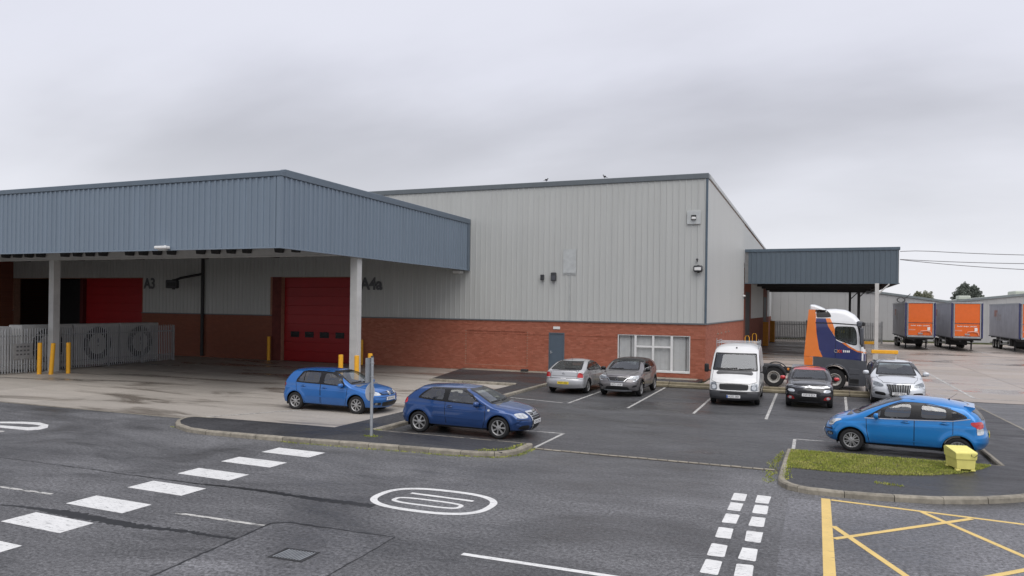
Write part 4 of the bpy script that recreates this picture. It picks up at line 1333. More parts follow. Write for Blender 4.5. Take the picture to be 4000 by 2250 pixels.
def number_plate(b, root, view, z, txt, rear=False, band=False, wid=.52, y=0, hgt=.112, push=None):
    if push is None: push = .004 if rear else .012
    p, nn = b.hit(view, y, z)
    sgn = 1 if view == 'F' else -1
    x = p.x + sgn * push
    mb = MB(); mb.bbox(-wid / 2, wid / 2, -.006, .006, -hgt / 2, hgt / 2, .004)
    o = mb.obj('number_plate', M['plate_y'] if rear else M['plate_w'], root)
    o.location = (x, y, z)
    o.rotation_euler = (0, 0, pi / 2 * sgn)
    text('lettering', txt, .102, M['platetext'], o, (.012 if band else 0, -.0075, 0), (pi / 2, 0, 0), .001, sx=.92)
    if band:
        q = MB(); q.box(-wid / 2 + .004, -wid / 2 + .05, -.0075, -.0062, -hgt / 2 + .004, hgt / 2 - .004); q.obj('blue_band', M['blueband'], o)
    return o
def mirrors(b, root, x, z, mcase, dy=.14, rx=.085, ry=.125, rz=.088, arm=True):
    for sd in (1, -1):
        p, nn = b.hit('S', x, z - .04, sd)
        mb = MB(); ellipsoid(mb, (x - .01, p.y + sd * dy, z + .03), rx, ry, rz)
        pw = lambda t: math.copysign(abs(t) ** .72, t)
        mb.v = [(x - .01 + rx * pw((v[0] - x + .01) / rx), p.y + sd * dy + ry * pw((v[1] - p.y - sd * dy) / ry) * .88, z + .03 + rz * pw((v[2] - z - .03) / rz) * .86) for v in mb.v]
        # flat glass side facing back
        mb.v = [(max(v[0], x - .045), v[1], v[2]) for v in mb.v]
        o = mb.obj('door_mirror', mcase, root, True)
        q = MB(); q.bbox(x - .03, x + .03, min(p.y - sd * .03, p.y + sd * dy), max(p.y - sd * .03, p.y + sd * dy), z - .065, z - .02, .012)
        q.obj('mirror_arm', M['black'], o)
        g = MB(); g.add([(x - .047, p.y + sd * (dy - .085), z - .02), (x - .047, p.y + sd * (dy + .085), z - .01), (x - .047, p.y + sd * (dy + .08), z + .075), (x - .047, p.y + sd * (dy - .08), z + .08)], [(0, 1, 2, 3)])
        g.obj('mirror_glass', M['chrome'], o)
def handle(b, root, x, z, m):
    for sd in (1, -1):
        p, nn = b.hit('S', x, z, sd)
        b.lay('handle_recess', 'S', rounded([(x - .085, z - .03), (x + .085, z - .03), (x + .085, z + .035), (x - .085, z + .035)]), M['blackgloss'], root, .0015, step=.03, sides=(sd,))
        mb = MB(); mb.bbox(x - .10, x + .10, p.y + sd * .022 - .010, p.y + sd * .022 + .010, z - .013, z + .018, .008)
        mb.obj('door_handle', m, root, True)
def seat(root, x, y, z, m):
    mb = MB()
    mb.bbox(x - .22, x + .27, y - .24, y + .24, z, z + .16, .05)
    mb.add(*_tilt_box(x - .25, y, z + .1, .13, .46, .62, -.22))
    o = mb.obj('seat', m, root, True)
    h = MB(); h.bbox(x - .44, x - .34, y - .13, y + .13, z + .74, z + .92, .04)
    h.obj('headrest', m, o, True)
def _tilt_box(x, y, z, t, w, h, tilt):
    q = MB().bbox(-t / 2, t / 2, -w / 2, w / 2, 0, h, .045)
    return [(x + v[0] * cos(tilt) + v[2] * sin(tilt), y + v[1], z - v[0] * sin(tilt) + v[2] * cos(tilt)) for v in q.v], q.f
def cabin(root, sp, x_dash, x_front, x_rear, zfloor, W, z_dash, rear=True):
    mb = MB()
    mb.box(sp['up'][0][0] + .35, sp['up'][-1][0] - .35, -W * .40, W * .40, .20, .26)
    mb.obj('floor_pan', M['black'], root)
    d = MB(); d.bbox(x_dash - .12, x_dash + .5, -W * .40, W * .40, z_dash - .28, z_dash, .06)
    d.obj('dashboard', M['interior'], root, True)
    for sd in (1, -1): seat(root, x_front, sd * W * .21, zfloor, M['interior'])
    if rear:
        q = MB(); q.bbox(x_rear - .25, x_rear + .3, -W * .38, W * .38, zfloor, zfloor + .2, .06)
        q.add(*_tilt_box(x_rear - .25, 0, zfloor + .12, .14, W * .74, .55, -.25))
        o = q.obj('rear_seat', M['interior'], root, True)
        for sd in (1, -1):
            h = MB(); h.bbox(x_rear - .46, x_rear - .37, sd * W * .21 - .12, sd * W * .21 + .12, zfloor + .66, zfloor + .82, .035)
            h.obj('headrest', M['interior'], o, True)
    # steering wheel on the right
    st = MB()
    ring = [(x_dash - .2 + .05 * sin(a), -W * .21 + .18 * cos(a), z_dash - .02 + .18 * sin(a)) for a in np.linspace(0, 2 * pi, 17)]
    st.tube(ring, .016, 6, cap=False)
    st.obj('steering_wheel', M['black'], root, True)

def build_car(sp, name, label, loc, heading, m, cat='car', group=None):
    root = empty(name, (loc[0], loc[1], loc[2] if len(loc) > 2 else .004), heading, label, cat, group)
    b = Body(sp)
    W = sp['W']
    code = 1
    parts = [(0, 'body', m)]
    for nm, view, poly, mm in sp.get('panels', ()):
        for vw in (('L', 'Q') if view == 'S' else (view,)):
            b.cut(vw, poly, code)
            parts.append((code, nm, mm or m)); code += 1
    glass_polys = []
    for g in sp['glass']:
        for vw in (('L', 'Q') if g[0] == 'S' else (g[0],)):
            b.cut(vw, offset(g[1], -.002), -1)
    for ax in sp['axles']:
        circ = ellipse(ax, sp['R'] + .01, sp['arch'], sp['arch'], 48)
        mk = inside(circ, b.C[:, 0], b.C[:, 2])
        b.cls[mk] = -1
    objs = {}
    for c, nm, mm in parts:
        o = b.piece(c, nm, mm, root)
        if o and nm not in objs: objs[nm] = o
    for vw, dlo, holes in sp.get('trim', ()):
        b.lay('window_trim', vw, dlo, M['blackgloss'], root, .006, holes=[offset(h, -.016) for h in holes], step=.035)
    for g in sp['glass']:
        b.lay(g[2], g[0], g[1], g[3], root, .0035, step=.045)
    for nm, view, poly, mm, off in sp.get('features', ()):
        if view in 'FR': poly = [(max(-.925 * W / 2, min(q[0], .925 * W / 2)), q[1]) for q in poly]
        b.lay(nm, view, poly, mm, root, off, step=sp.get('fstep', .04), wrap=.40)
        if view in 'FR' and min(p[0] for p in poly) > .12:
            b.lay(nm, view, [(-p[0], p[1]) for p in poly][::-1], mm, root, off, step=sp.get('fstep', .04), wrap=.40)
    for nm, view, path, w, mm, off, closed in sp.get('lines', ()):
        b.ribbon(nm, view, path, w, mm, root, off, closed)
        if view in 'FR' and min(p[0] for p in path) > .12:
            b.ribbon(nm, view, [(-p[0], p[1]) for p in path], w, mm, root, off, closed)
    # wheel arches, liners and wheels
    Ra, R = sp['arch'], sp['R']
    lip = sp.get('lip_mat') or m
    for ax in sp['axles']:
        zc = R + .01
        a0 = max(sp.get('zsill', .22), zc - Ra + .02)
        arc = []
        for k in range(33):
            a = pi + .42 - (pi + .84) * k / 32
            arc.append((ax + (Ra + .008) * cos(a), zc + (Ra + .008) * sin(a)))
        arc = [p for p in arc if p[1] > a0]
        b.ribbon('arch_lip', 'S', arc, sp.get('lipw', .036), lip, root, .007, False, step=.04)
        for sd in (1, -1):
            mb = MB(); vs = []
            n = 24
            yo = W / 2 - .05; yi = W / 2 - .36
            for k in range(n + 1):
                a = -.35 + (pi + .7) * k / n
                for yy in (yi, yo):
                    vs.append((ax + (Ra + .02) * cos(a), sd * yy, zc + (Ra + .02) * sin(a)))
            mb.add(vs, [(2 * k, 2 * k + 1, 2 * k + 3, 2 * k + 2) for k in range(n)])
            mb.add([(ax + (Ra + .02) * cos(-.35 + (pi + .7) * k / n), sd * yi, zc + (Ra + .02) * sin(-.35 + (pi + .7) * k / n)) for k in range(n + 1)], [tuple(range(n + 1))])
            mb.obj('wheel_arch_liner', M['black'], root)
    wm = wheel_meshes(R, sp['rim'], sp['spokes'], sp['wstyle'])
    for ax in sp['axles']:
        for sd in (1, -1):
            put_wheel(root, ax, sd * (W / 2 - .115), R, wm, sd, sp.get('steer', 0) if ax > 0 else 0, ax * 1.3)
    for h in sp.get('handles', ()): handle(b, root, h[0], h[1], m)
    if 'mirror' in sp: mirrors(b, root, sp['mirror'][0], sp['mirror'][1], sp.get('mirror_mat') or m, **sp.get('mirror_kw', {}))
    for pl in sp.get('plates', ()): number_plate(b, root, *pl[0], **pl[1])
    if 'cabin' in sp:
        cabin(root, sp, *sp['cabin'])
        if sp.get('lining', True):
            xa = [q[0] for g in sp['glass'] if g[0] == 'S' for q in g[1]]; zz = [q[1] for g in sp['glass'] if g[0] == 'S' for q in g[1]]
            b.lay('door_card', 'S', rect(min(xa) + .1, max(xa) - .02, .42, min(zz) - .01), M['card'], root, -.07, step=.12)
            zt = max(zz)
            b.lay('headliner', 'T', rect(min(xa) + .25, min(max(xa) - .45, .1), -.48, .48), M['headliner'], root, -.045, step=.15)
    return root, b

GLS, SCR, DK = M['glass'], M['screen'], M['glass_dk']
def seam(path, view='S', closed=True, w=.014): return ('panel_gap', view, path, w, M['blackgloss'], .0022, closed)
def rect(x0, x1, z0, z1): return [(x0, z0), (x1, z0), (x1, z1), (x0, z1)]

# ---- mid blue five-door hatchback on the yard
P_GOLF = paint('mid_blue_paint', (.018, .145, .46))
gw_f = rounded([(.80, .945), (-.09, .985), (-.11, 1.365), (.20, 1.355), (.53, 1.21)], 1)
gw_r = rounded([(-.26, .99), (-1.20, 1.015), (-1.20, 1.10), (-1.03, 1.345), (-.93, 1.375), (-.27, 1.385)], 1)
g_dlo = rounded([(.86, .925), (-.2, .965), (-1.27, .99), (-1.26, 1.10), (-1.06, 1.385), (-.9, 1.405), (.22, 1.385), (.57, 1.225)], 1)
d_f = [(.92, .93), (.90, .55), (.82, .24), (-.16, .235), (-.20, .98), (-.2, 1.40), (.22, 1.385), (.57, 1.23), (.84, .95)]
d_r = [(-.21, 1.40), (-.21, .235), (-.82, .24), (-1.0, .50), (-1.22, .74), (-1.27, .99), (-1.08, 1.37), (-.9, 1.405)]
golf = dict(W=1.76, up=[(-1.97, .22, .30), (-2.04, .40, .34), (-2.045, .62, .34), (-1.98, .73, .32), (-1.95, .96, .30), (-1.87, 1.10, .22), (-1.66, 1.385, .16), (-1.52, 1.435, .12), (-1.0, 1.478, .15), (-.4, 1.487, .16), (.1, 1.465, .16), (.45, 1.375, .15), (1.10, .99, .14), (1.3, .962, .16), (1.7, .89, .18), (1.98, .785, .22), (2.10, .66, .40), (2.155, .5, .48), (2.13, .32, .48), (2.04, .20, .4)],
    ir=6, jf=15, zb=[(-2, .98), (-1, .97), (.8, .93), (2, .85)], tum=.50, axles=(-1.289, 1.289), R=.318, arch=.372, rim=.215, spokes=8, wstyle='wide',
    glass=[('S', gw_f, 'side_window', GLS), ('S', gw_r, 'side_window', GLS), ('F', rounded([(-.66, 1.03), (.66, 1.03), (.60, 1.25), (.52, 1.39), (-.52, 1.39), (-.60, 1.25)], 1), 'windscreen', SCR), ('R', rounded([(-.60, 1.03), (.60, 1.03), (.50, 1.33), (-.50, 1.33)], 1), 'rear_window', GLS)],
    trim=[('S', g_dlo, [gw_f, gw_r])],
    panels=[('bonnet', 'T', [(1.12, -.66), (1.95, -.52), (2.02, 0), (1.95, .52), (1.12, .66)], None), ('front_door', 'S', d_f, None), ('rear_door', 'S', d_r, None)],
    lines=[seam(d_f), seam(d_r), seam([(1.10, -.68), (1.55, -.62), (1.97, -.46), (2.03, 0), (1.97, .46), (1.55, .62), (1.10, .68)], 'T', False),
           ('window_divider', 'S', [(-.93, 1.01), (-.95, 1.375)], .03, M['blackgloss'], .006, False),
           ('rubbing_strip', 'S', [(-.84, .565), (.80, .52)], .05, P_GOLF, .012, False),
           ('grille_bar', 'F', [(-.38, .735), (-.16, .715), (.16, .715), (.38, .735)], .020, P_GOLF, .014, False), ('grille_bar', 'F', [(-.36, .695), (-.16, .675), (.16, .675), (.36, .695)], .018, P_GOLF, .014, False),
           ('screen_surround', 'F', [(-.67, 1.02), (-.60, 1.26), (-.52, 1.40), (.52, 1.40), (.60, 1.26), (.67, 1.02)], .062, M['blackgloss'], .004, True),
           ('bumper_line', 'F', [(-.84, .60), (-.5, .585), (.5, .585), (.84, .60)], .014, M['blackgloss'], .003, False), ('screen_wiper', 'F', [(-.6, 1.045), (-.1, 1.06)], .022, M['black'], .016, False), ('screen_wiper', 'F', [(.0, 1.04), (.5, 1.06)], .022, M['black'], .016, False)],
    features=[('headlight', 'F', rounded([(.41, .645), (.70, .655), (.835, .70), (.82, .80), (.62, .79), (.44, .745)], 2), M['lamp'], .006),
              ('grille', 'F', rounded([(-.42, .645), (.42, .645), (.44, .755), (-.44, .755)], 1), M['black'], .006),
              ('lower_grille', 'F', rounded([(-.42, .27), (.42, .27), (.46, .43), (-.46, .43)], 1), M['black'], .006),
              ('fog_lamp_panel', 'F', rounded([(.49, .31), (.74, .35), (.74, .43), (.49, .42)], 1), M['black'], .006),
              ('fog_lamp', 'F', ellipse(.66, .385, .045, .04, 14), M['lamp_dark'], .012),
              ('tail_light', 'R', rounded([(.50, .82), (.86, .80), (.86, .98), (.55, 1.0)], 1), M['redlamp'], .006),
              ('tail_light', 'S', rounded([(-1.73, .82), (-1.69, .975), (-1.86, .98), (-1.89, .81)], 1), M['redlamp'], .007), ('badge_backing', 'F', ellipse(0, .70, .072, .072, 20), M['chrome'], .022), ('fuel_flap', 'Q', ellipse(-1.42, .84, .001, .001, 6), P_GOLF, .001)],
    handles=[(-.03, .845), (-.93, .875)], mirror=(.74, .945), plates=[(('F', .53, 'JK55 WVJ'), {}), (('R', .80, 'JK55 WVJ', True), {})], cabin=(.78, .10, -.85, .34, 1.6, .98))
golf['features'].pop()
r_golf, b_ = build_car(golf, 'hatchback', 'mid blue five-door hatchback parked on the concrete yard behind the signpost', (-15.87, 22.46), 0, P_GOLF, group='parked cars')
def ring_badge(b, root, z, r, w=.012, dx=.018):
    p, _ = b.hit('F', 0, z)
    mb = MB(); mb.tube([(p.x + dx, r * cos(a), z + r * sin(a)) for a in np.linspace(0, 2 * pi, 25)], w / 2, 6, cap=False)
    return mb, p.x + dx
mb, bx = ring_badge(b_, r_golf, .70, .068)
for a, c in (((-.045, .745), (-.018, .70)), ((-.018, .70), (0, .73)), ((0, .73), (.018, .70)), ((.018, .70), (.045, .745)), ((-.058, .71), (-.024, .645)), ((-.024, .645), (0, .69)), ((0, .69), (.024, .645)), ((.024, .645), (.058, .71))):
    mb.tube([(bx + .006, a[0], a[1]), (bx + .006, c[0], c[1])], .005, 5)
mb.obj('front_badge', M['chrome'], r_golf, True)

# ---- dark blue three-door hatchback in the end bay
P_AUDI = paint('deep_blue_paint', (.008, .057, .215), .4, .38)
aw_f = rounded([(.68, .945), (-.36, .985), (-.33, 1.325), (.05, 1.33), (.37, 1.19)], 1)
aw_r = rounded([(-.49, .995), (-1.28, 1.045), (-1.24, 1.12), (-.98, 1.31), (-.90, 1.325), (-.47, 1.335)], 1)
a_dlo = rounded([(.74, .925), (-.4, .965), (-1.36, 1.02), (-1.27, 1.14), (-1.0, 1.34), (-.9, 1.355), (.07, 1.36), (.41, 1.205)], 1)
d_a = [(.88, .93), (.86, .50), (.78, .23), (-.36, .23), (-.42, .60), (-.43, 1.345), (.07, 1.36), (.42, 1.2), (.74, .95)]
audi = dict(W=1.765, up=[(-1.99, .24, .32), (-2.07, .44, .36), (-2.065, .64, .36), (-2.0, .74, .34), (-1.965, .95, .30), (-1.86, 1.06, .20), (-1.52, 1.325, .15), (-1.34, 1.378, .12), (-.7, 1.42, .15), (-.2, 1.423, .16), (.22, 1.385, .15), (.52, 1.285, .14), (1.12, .965, .14), (1.35, .94, .16), (1.7, .87, .18), (1.96, .77, .22), (2.09, .65, .42), (2.145, .5, .50), (2.12, .32, .50), (2.02, .21, .42)],
    ir=6, jf=15, zb=[(-2, 1.0), (-1, .975), (.8, .92), (2, .84)], tum=.52, crease=.11, cdep=.026, axles=(-1.289, 1.289), R=.318, arch=.372, rim=.222, spokes=7, wstyle='std', flare=.02,
    glass=[('S', aw_f, 'side_window', GLS), ('S', aw_r, 'side_window', GLS), ('F', rounded([(-.66, 1.0), (.66, 1.0), (.60, 1.18), (.52, 1.315), (-.52, 1.315), (-.60, 1.18)], 1), 'windscreen', SCR), ('R', rounded([(-.58, 1.06), (.58, 1.06), (.50, 1.29), (-.50, 1.29)], 1), 'rear_window', GLS)],
    trim=[('S', a_dlo, [aw_f, aw_r])],
    panels=[('bonnet', 'T', [(1.14, -.66), (1.9, -.50), (1.98, 0), (1.9, .50), (1.14, .66)], None), ('door', 'S', d_a, None)],
    lines=[seam(d_a), seam([(1.12, -.68), (1.55, -.61), (1.93, -.40), (1.98, 0), (1.93, .40), (1.55, .61), (1.12, .68)], 'T', False),
           ('rubbing_strip', 'S', [(-.86, .565), (.78, .525)], .045, P_AUDI, .012, False), ('sill_moulding', 'S', [(-.88, .335), (.80, .315)], .055, P_AUDI, .014, False),
           ('screen_surround', 'F', [(-.67, .99), (-.60, 1.19), (-.52, 1.325), (.52, 1.325), (.60, 1.19), (.67, .99)], .062, M['blackgloss'], .004, True),
           ('grille_frame', 'F', [(-.25, .24), (-.27, .46), (-.34, .745), (.34, .745), (.27, .46), (.25, .24)], .045, M['chrome'], .016, True),
           ('bumper_line', 'F', [(.42, .545), (.84, .57)], .014, M['blackgloss'], .003, False),
           ('grille_bar', 'F', [(-.3, .70), (.3, .70)], .012, M['galv'], .012, False), ('grille_bar', 'F', [(-.29, .645), (.29, .645)], .012, M['galv'], .012, False), ('grille_bar', 'F', [(-.28, .59), (.28, .59)], .012, M['galv'], .012, False), ('grille_bar', 'F', [(-.25, .38), (.25, .38)], .012, M['dkgrey'], .012, False), ('grille_bar', 'F', [(-.25, .32), (.25, .32)], .012, M['dkgrey'], .012, False),
           ('screen_wiper', 'F', [(-.6, 1.01), (-.1, 1.025)], .022, M['black'], .016, False), ('screen_wiper', 'F', [(.0, 1.01), (.5, 1.025)], .022, M['black'], .016, False)],
    features=[('headlight', 'F', rounded([(.42, .60), (.70, .60), (.845, .645), (.83, .735), (.62, .745), (.45, .72)], 2), M['lamp'], .006), ('projector_lamp', 'F', ellipse(.56, .665, .05, .045, 14), M['chrome'], .012), ('projector_lamp', 'F', ellipse(.69, .668, .045, .04, 14), M['chrome'], .012),
              ('grille', 'F', rounded([(-.26, .25), (.26, .25), (.285, .46), (.335, .74), (-.335, .74), (-.285, .46)], 1), M['black'], .006),
              ('side_intake', 'F', rounded([(.40, .26), (.76, .30), (.72, .41), (.42, .40)], 1), M['black'], .006),
              ('tail_light', 'R', rounded([(.52, .86), (.87, .84), (.86, 1.01), (.56, 1.02)], 1), M['redlamp'], .008), ('reversing_lamp', 'R', rounded([(.54, .80), (.87, .78), (.87, .84), (.54, .86)], 1), M['lamp'], .008),
              ('side_repeater', 'S', ellipse(.98, .80, .04, .03, 12), M['lamp'], .008), ('tail_light', 'S', rounded([(-1.70, .86), (-1.67, 1.0), (-1.86, 1.0), (-1.90, .85)], 1), M['redlamp'], .007), ('fuel_flap', 'Q', ellipse(-1.50, .93, .085, .075, 20), P_AUDI, .003)],
    handles=[(-.27, .835)], mirror=(.64, .935), plates=[(('F', .47, 'SX55 CZN'), {'push': .024}), (('R', .80, 'SX55 CZN', True), {})], cabin=(.72, .05, -.85, .30, 1.6, .96))
r_audi, b_ = build_car(audi, 'hatchback', 'dark blue three-door hatchback with a chrome-framed grille in the end bay', (-9.575, 20.25), 0, P_AUDI, group='parked cars')
p_, _ = b_.hit('F', 0, .67)
mb = MB()
for q in (-.11, -.037, .037, .11):
    mb.tube([(p_.x + .022, q + .047 * cos(a), .665 + .047 * sin(a)) for a in np.linspace(0, 2 * pi, 19)], .008, 5, cap=False)
mb.obj('front_badge', M['chrome'], r_audi, True)

# ---- bright blue small hatchback on the right, facing left
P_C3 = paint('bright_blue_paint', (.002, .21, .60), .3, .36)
cw = [rounded([(.46, .985), (-.17, 1.015), (-.20, 1.38), (.08, 1.365), (.45, 1.21)], 1), [(.79, .965), (.53, .98), (.52, 1.17)],
      rounded([(-.39, 1.02), (-.99, 1.045), (-.98, 1.315), (-.40, 1.385)], 1), rounded([(-1.08, 1.06), (-1.42, 1.125), (-1.30, 1.20), (-1.07, 1.285)], 1)]
c_dlo = rounded([(.90, .945), (-.2, .985), (-1.1, 1.03), (-1.47, 1.11), (-1.31, 1.22), (-1.0, 1.33), (-.4, 1.405), (.08, 1.39), (.48, 1.225)], 1)
d_c1 = [(.88, .94), (.86, .6), (.78, .24), (-.255, .26), (-.255, 1.0), (-.26, 1.41), (.1, 1.4), (.5, 1.22), (.88, .96)]
d_c2 = [(-.26, 1.41), (-.257, .26), (-.82, .28), (-.95, .52), (-1.12, .70), (-1.12, 1.02), (-1.06, 1.33), (-.6, 1.4)]
c3 = dict(W=1.73, up=[(-1.80, .28, .34), (-1.92, .45, .38), (-1.925, .66, .38), (-1.86, .80, .36), (-1.83, 1.0, .30), (-1.75, 1.15, .22), (-1.56, 1.345, .17), (-1.38, 1.425, .14), (-.9, 1.505, .17), (-.35, 1.537, .18), (.02, 1.517, .18), (.42, 1.405, .17), (.84, 1.225, .16), (1.25, 1.01, .15), (1.45, .975, .17), (1.70, .88, .20), (1.88, .745, .26), (1.97, .60, .42), (2.0, .45, .48), (1.96, .30, .48), (1.86, .20, .4)],
    ir=6, jf=16, zb=[(-2, 1.0), (-1, .985), (.8, .93), (2, .84)], tum=.46, crease=.10, cdep=.020, axles=(-1.233, 1.233), R=.305, arch=.365, rim=.205, spokes=7, wstyle='pair', flare=.022,
    glass=[('S', cw[0], 'side_window', GLS), ('S', cw[1], 'quarter_light', GLS), ('S', cw[2], 'side_window', GLS), ('S', cw[3], 'quarter_light', DK), ('F', rounded([(-.66, 1.05), (.66, 1.05), (.58, 1.28), (.48, 1.43), (-.48, 1.43), (-.58, 1.28)], 1), 'windscreen', SCR), ('R', rounded([(-.56, 1.04), (.56, 1.04), (.50, 1.40), (-.50, 1.40)], 1), 'rear_window', DK)],
    trim=[('S', c_dlo, cw)],
    panels=[('bonnet', 'T', [(1.27, -.62), (1.82, -.46), (1.88, 0), (1.82, .46), (1.27, .62)], None), ('front_door', 'S', d_c1, None), ('rear_door', 'S', d_c2, None)],
    lines=[seam(d_c1), seam(d_c2), seam([(1.25, -.64), (1.5, -.60), (1.84, -.40), (1.9, 0), (1.84, .40), (1.5, .60), (1.25, .64)], 'T', False),
           ('chrome_strip', 'S', [(.92, .93), (-.2, .972), (-1.1, 1.015), (-1.50, 1.095)], .02, M['chrome'], .009, False),
           ('door_crease', 'S', [(.72, .345), (.60, .375), (-.45, .425), (-.66, .36)], .03, P_C3, .010, False), ('sill_moulding', 'S', [(.80, .245), (-.82, .275)], .05, P_C3, .014, False),
           ('screen_surround', 'F', [(-.67, 1.04), (-.58, 1.29), (-.48, 1.45), (.48, 1.45), (.58, 1.29), (.67, 1.04)], .062, M['blackgloss'], .004, True),
           ('bumper_line', 'F', [(.45, .545), (.84, .575)], .03, M['blackgloss'], .003, False), ('screen_wiper', 'F', [(-.55, 1.065), (.0, 1.085)], .022, M['black'], .018, False), ('screen_wiper', 'F', [(.05, 1.06), (.55, 1.085)], .022, M['black'], .018, False)],
    features=[('headlight', 'F', rounded([(.44, .655), (.74, .645), (.845, .72), (.80, .86), (.66, .83), (.50, .76)], 2), M['lamp'], .008), ('headlight_housing', 'F', rounded([(.52, .685), (.72, .685), (.77, .73), (.56, .74)], 1), M['lamp_dark'], .012),
              ('grille', 'F', rounded([(-.44, .50), (.44, .50), (.34, .62), (-.34, .62)], 1), M['black'], .006), ('lower_grille', 'F', rounded([(-.42, .25), (.42, .25), (.5, .40), (-.5, .40)], 1), M['black'], .006),
              ('fog_lamp_recess', 'F', rounded([(.60, .36), (.82, .40), (.80, .50), (.60, .47)], 1), M['blackgloss'], .004), ('fog_lamp', 'F', ellipse(.73, .435, .06, .05, 14), M['lamp_dark'], .010),
              ('tail_light', 'R', rounded([(.52, .88), (.86, .84), (.85, 1.03), (.56, 1.03)], 1), M['redlamp'], .010), ('reversing_lamp', 'R', rounded([(.60, .72), (.86, .70), (.86, .84), (.56, .87)], 1), M['lamp'], .010),
              ('fuel_flap', 'S', ellipse(-1.33, .86, .09, .09, 20), P_C3, .003), ('tail_light', 'S', rounded([(-1.56, .90), (-1.47, 1.02), (-1.74, 1.03), (-1.78, .88)], 1), M['redlamp'], .009), ('reversing_lamp', 'S', rounded([(-1.60, .88), (-1.78, .865), (-1.79, .74), (-1.69, .74)], 1), M['lamp'], .009)],
    handles=[(-.05, .90), (-.93, .935)], mirror=(.62, .99), mirror_kw=dict(dy=.14), plates=[(('F', .45, 'GX11 LWA'), {}), (('R', .66, 'GX11 LWA', True), {})], cabin=(.9, .05, -.78, .36, 1.55, 1.0))
C3_YAW = pi - radians(9)
r_c3, b_ = build_car(c3, 'hatchback', 'bright blue small hatchback facing left beside the grass verge', (2.33, 22.62), C3_YAW, P_C3, group='parked cars')
p_, _ = b_.hit('T', -1.02, 0)
mb = MB(); mb.tube([(-1.02, 0, p_.z - .01), (-1.02, 0, p_.z + .025)], .02, 8); mb.tube([(-1.02, 0, p_.z + .02), (-1.20, 0, p_.z + .17)], .0035, 5)
mb.obj('roof_aerial', M['black'], r_c3)
p_, _ = b_.hit('T', -1.40, .3)
mb = MB(); mb.xprism([(-1.36, p_.z + .004), (-1.59, p_.z - .035), (-1.60, p_.z - .055), (-1.52, p_.z - .14), (-1.40, p_.z - .06)], -.55, .55); mb.obj('roof_spoiler', P_C3, r_c3)

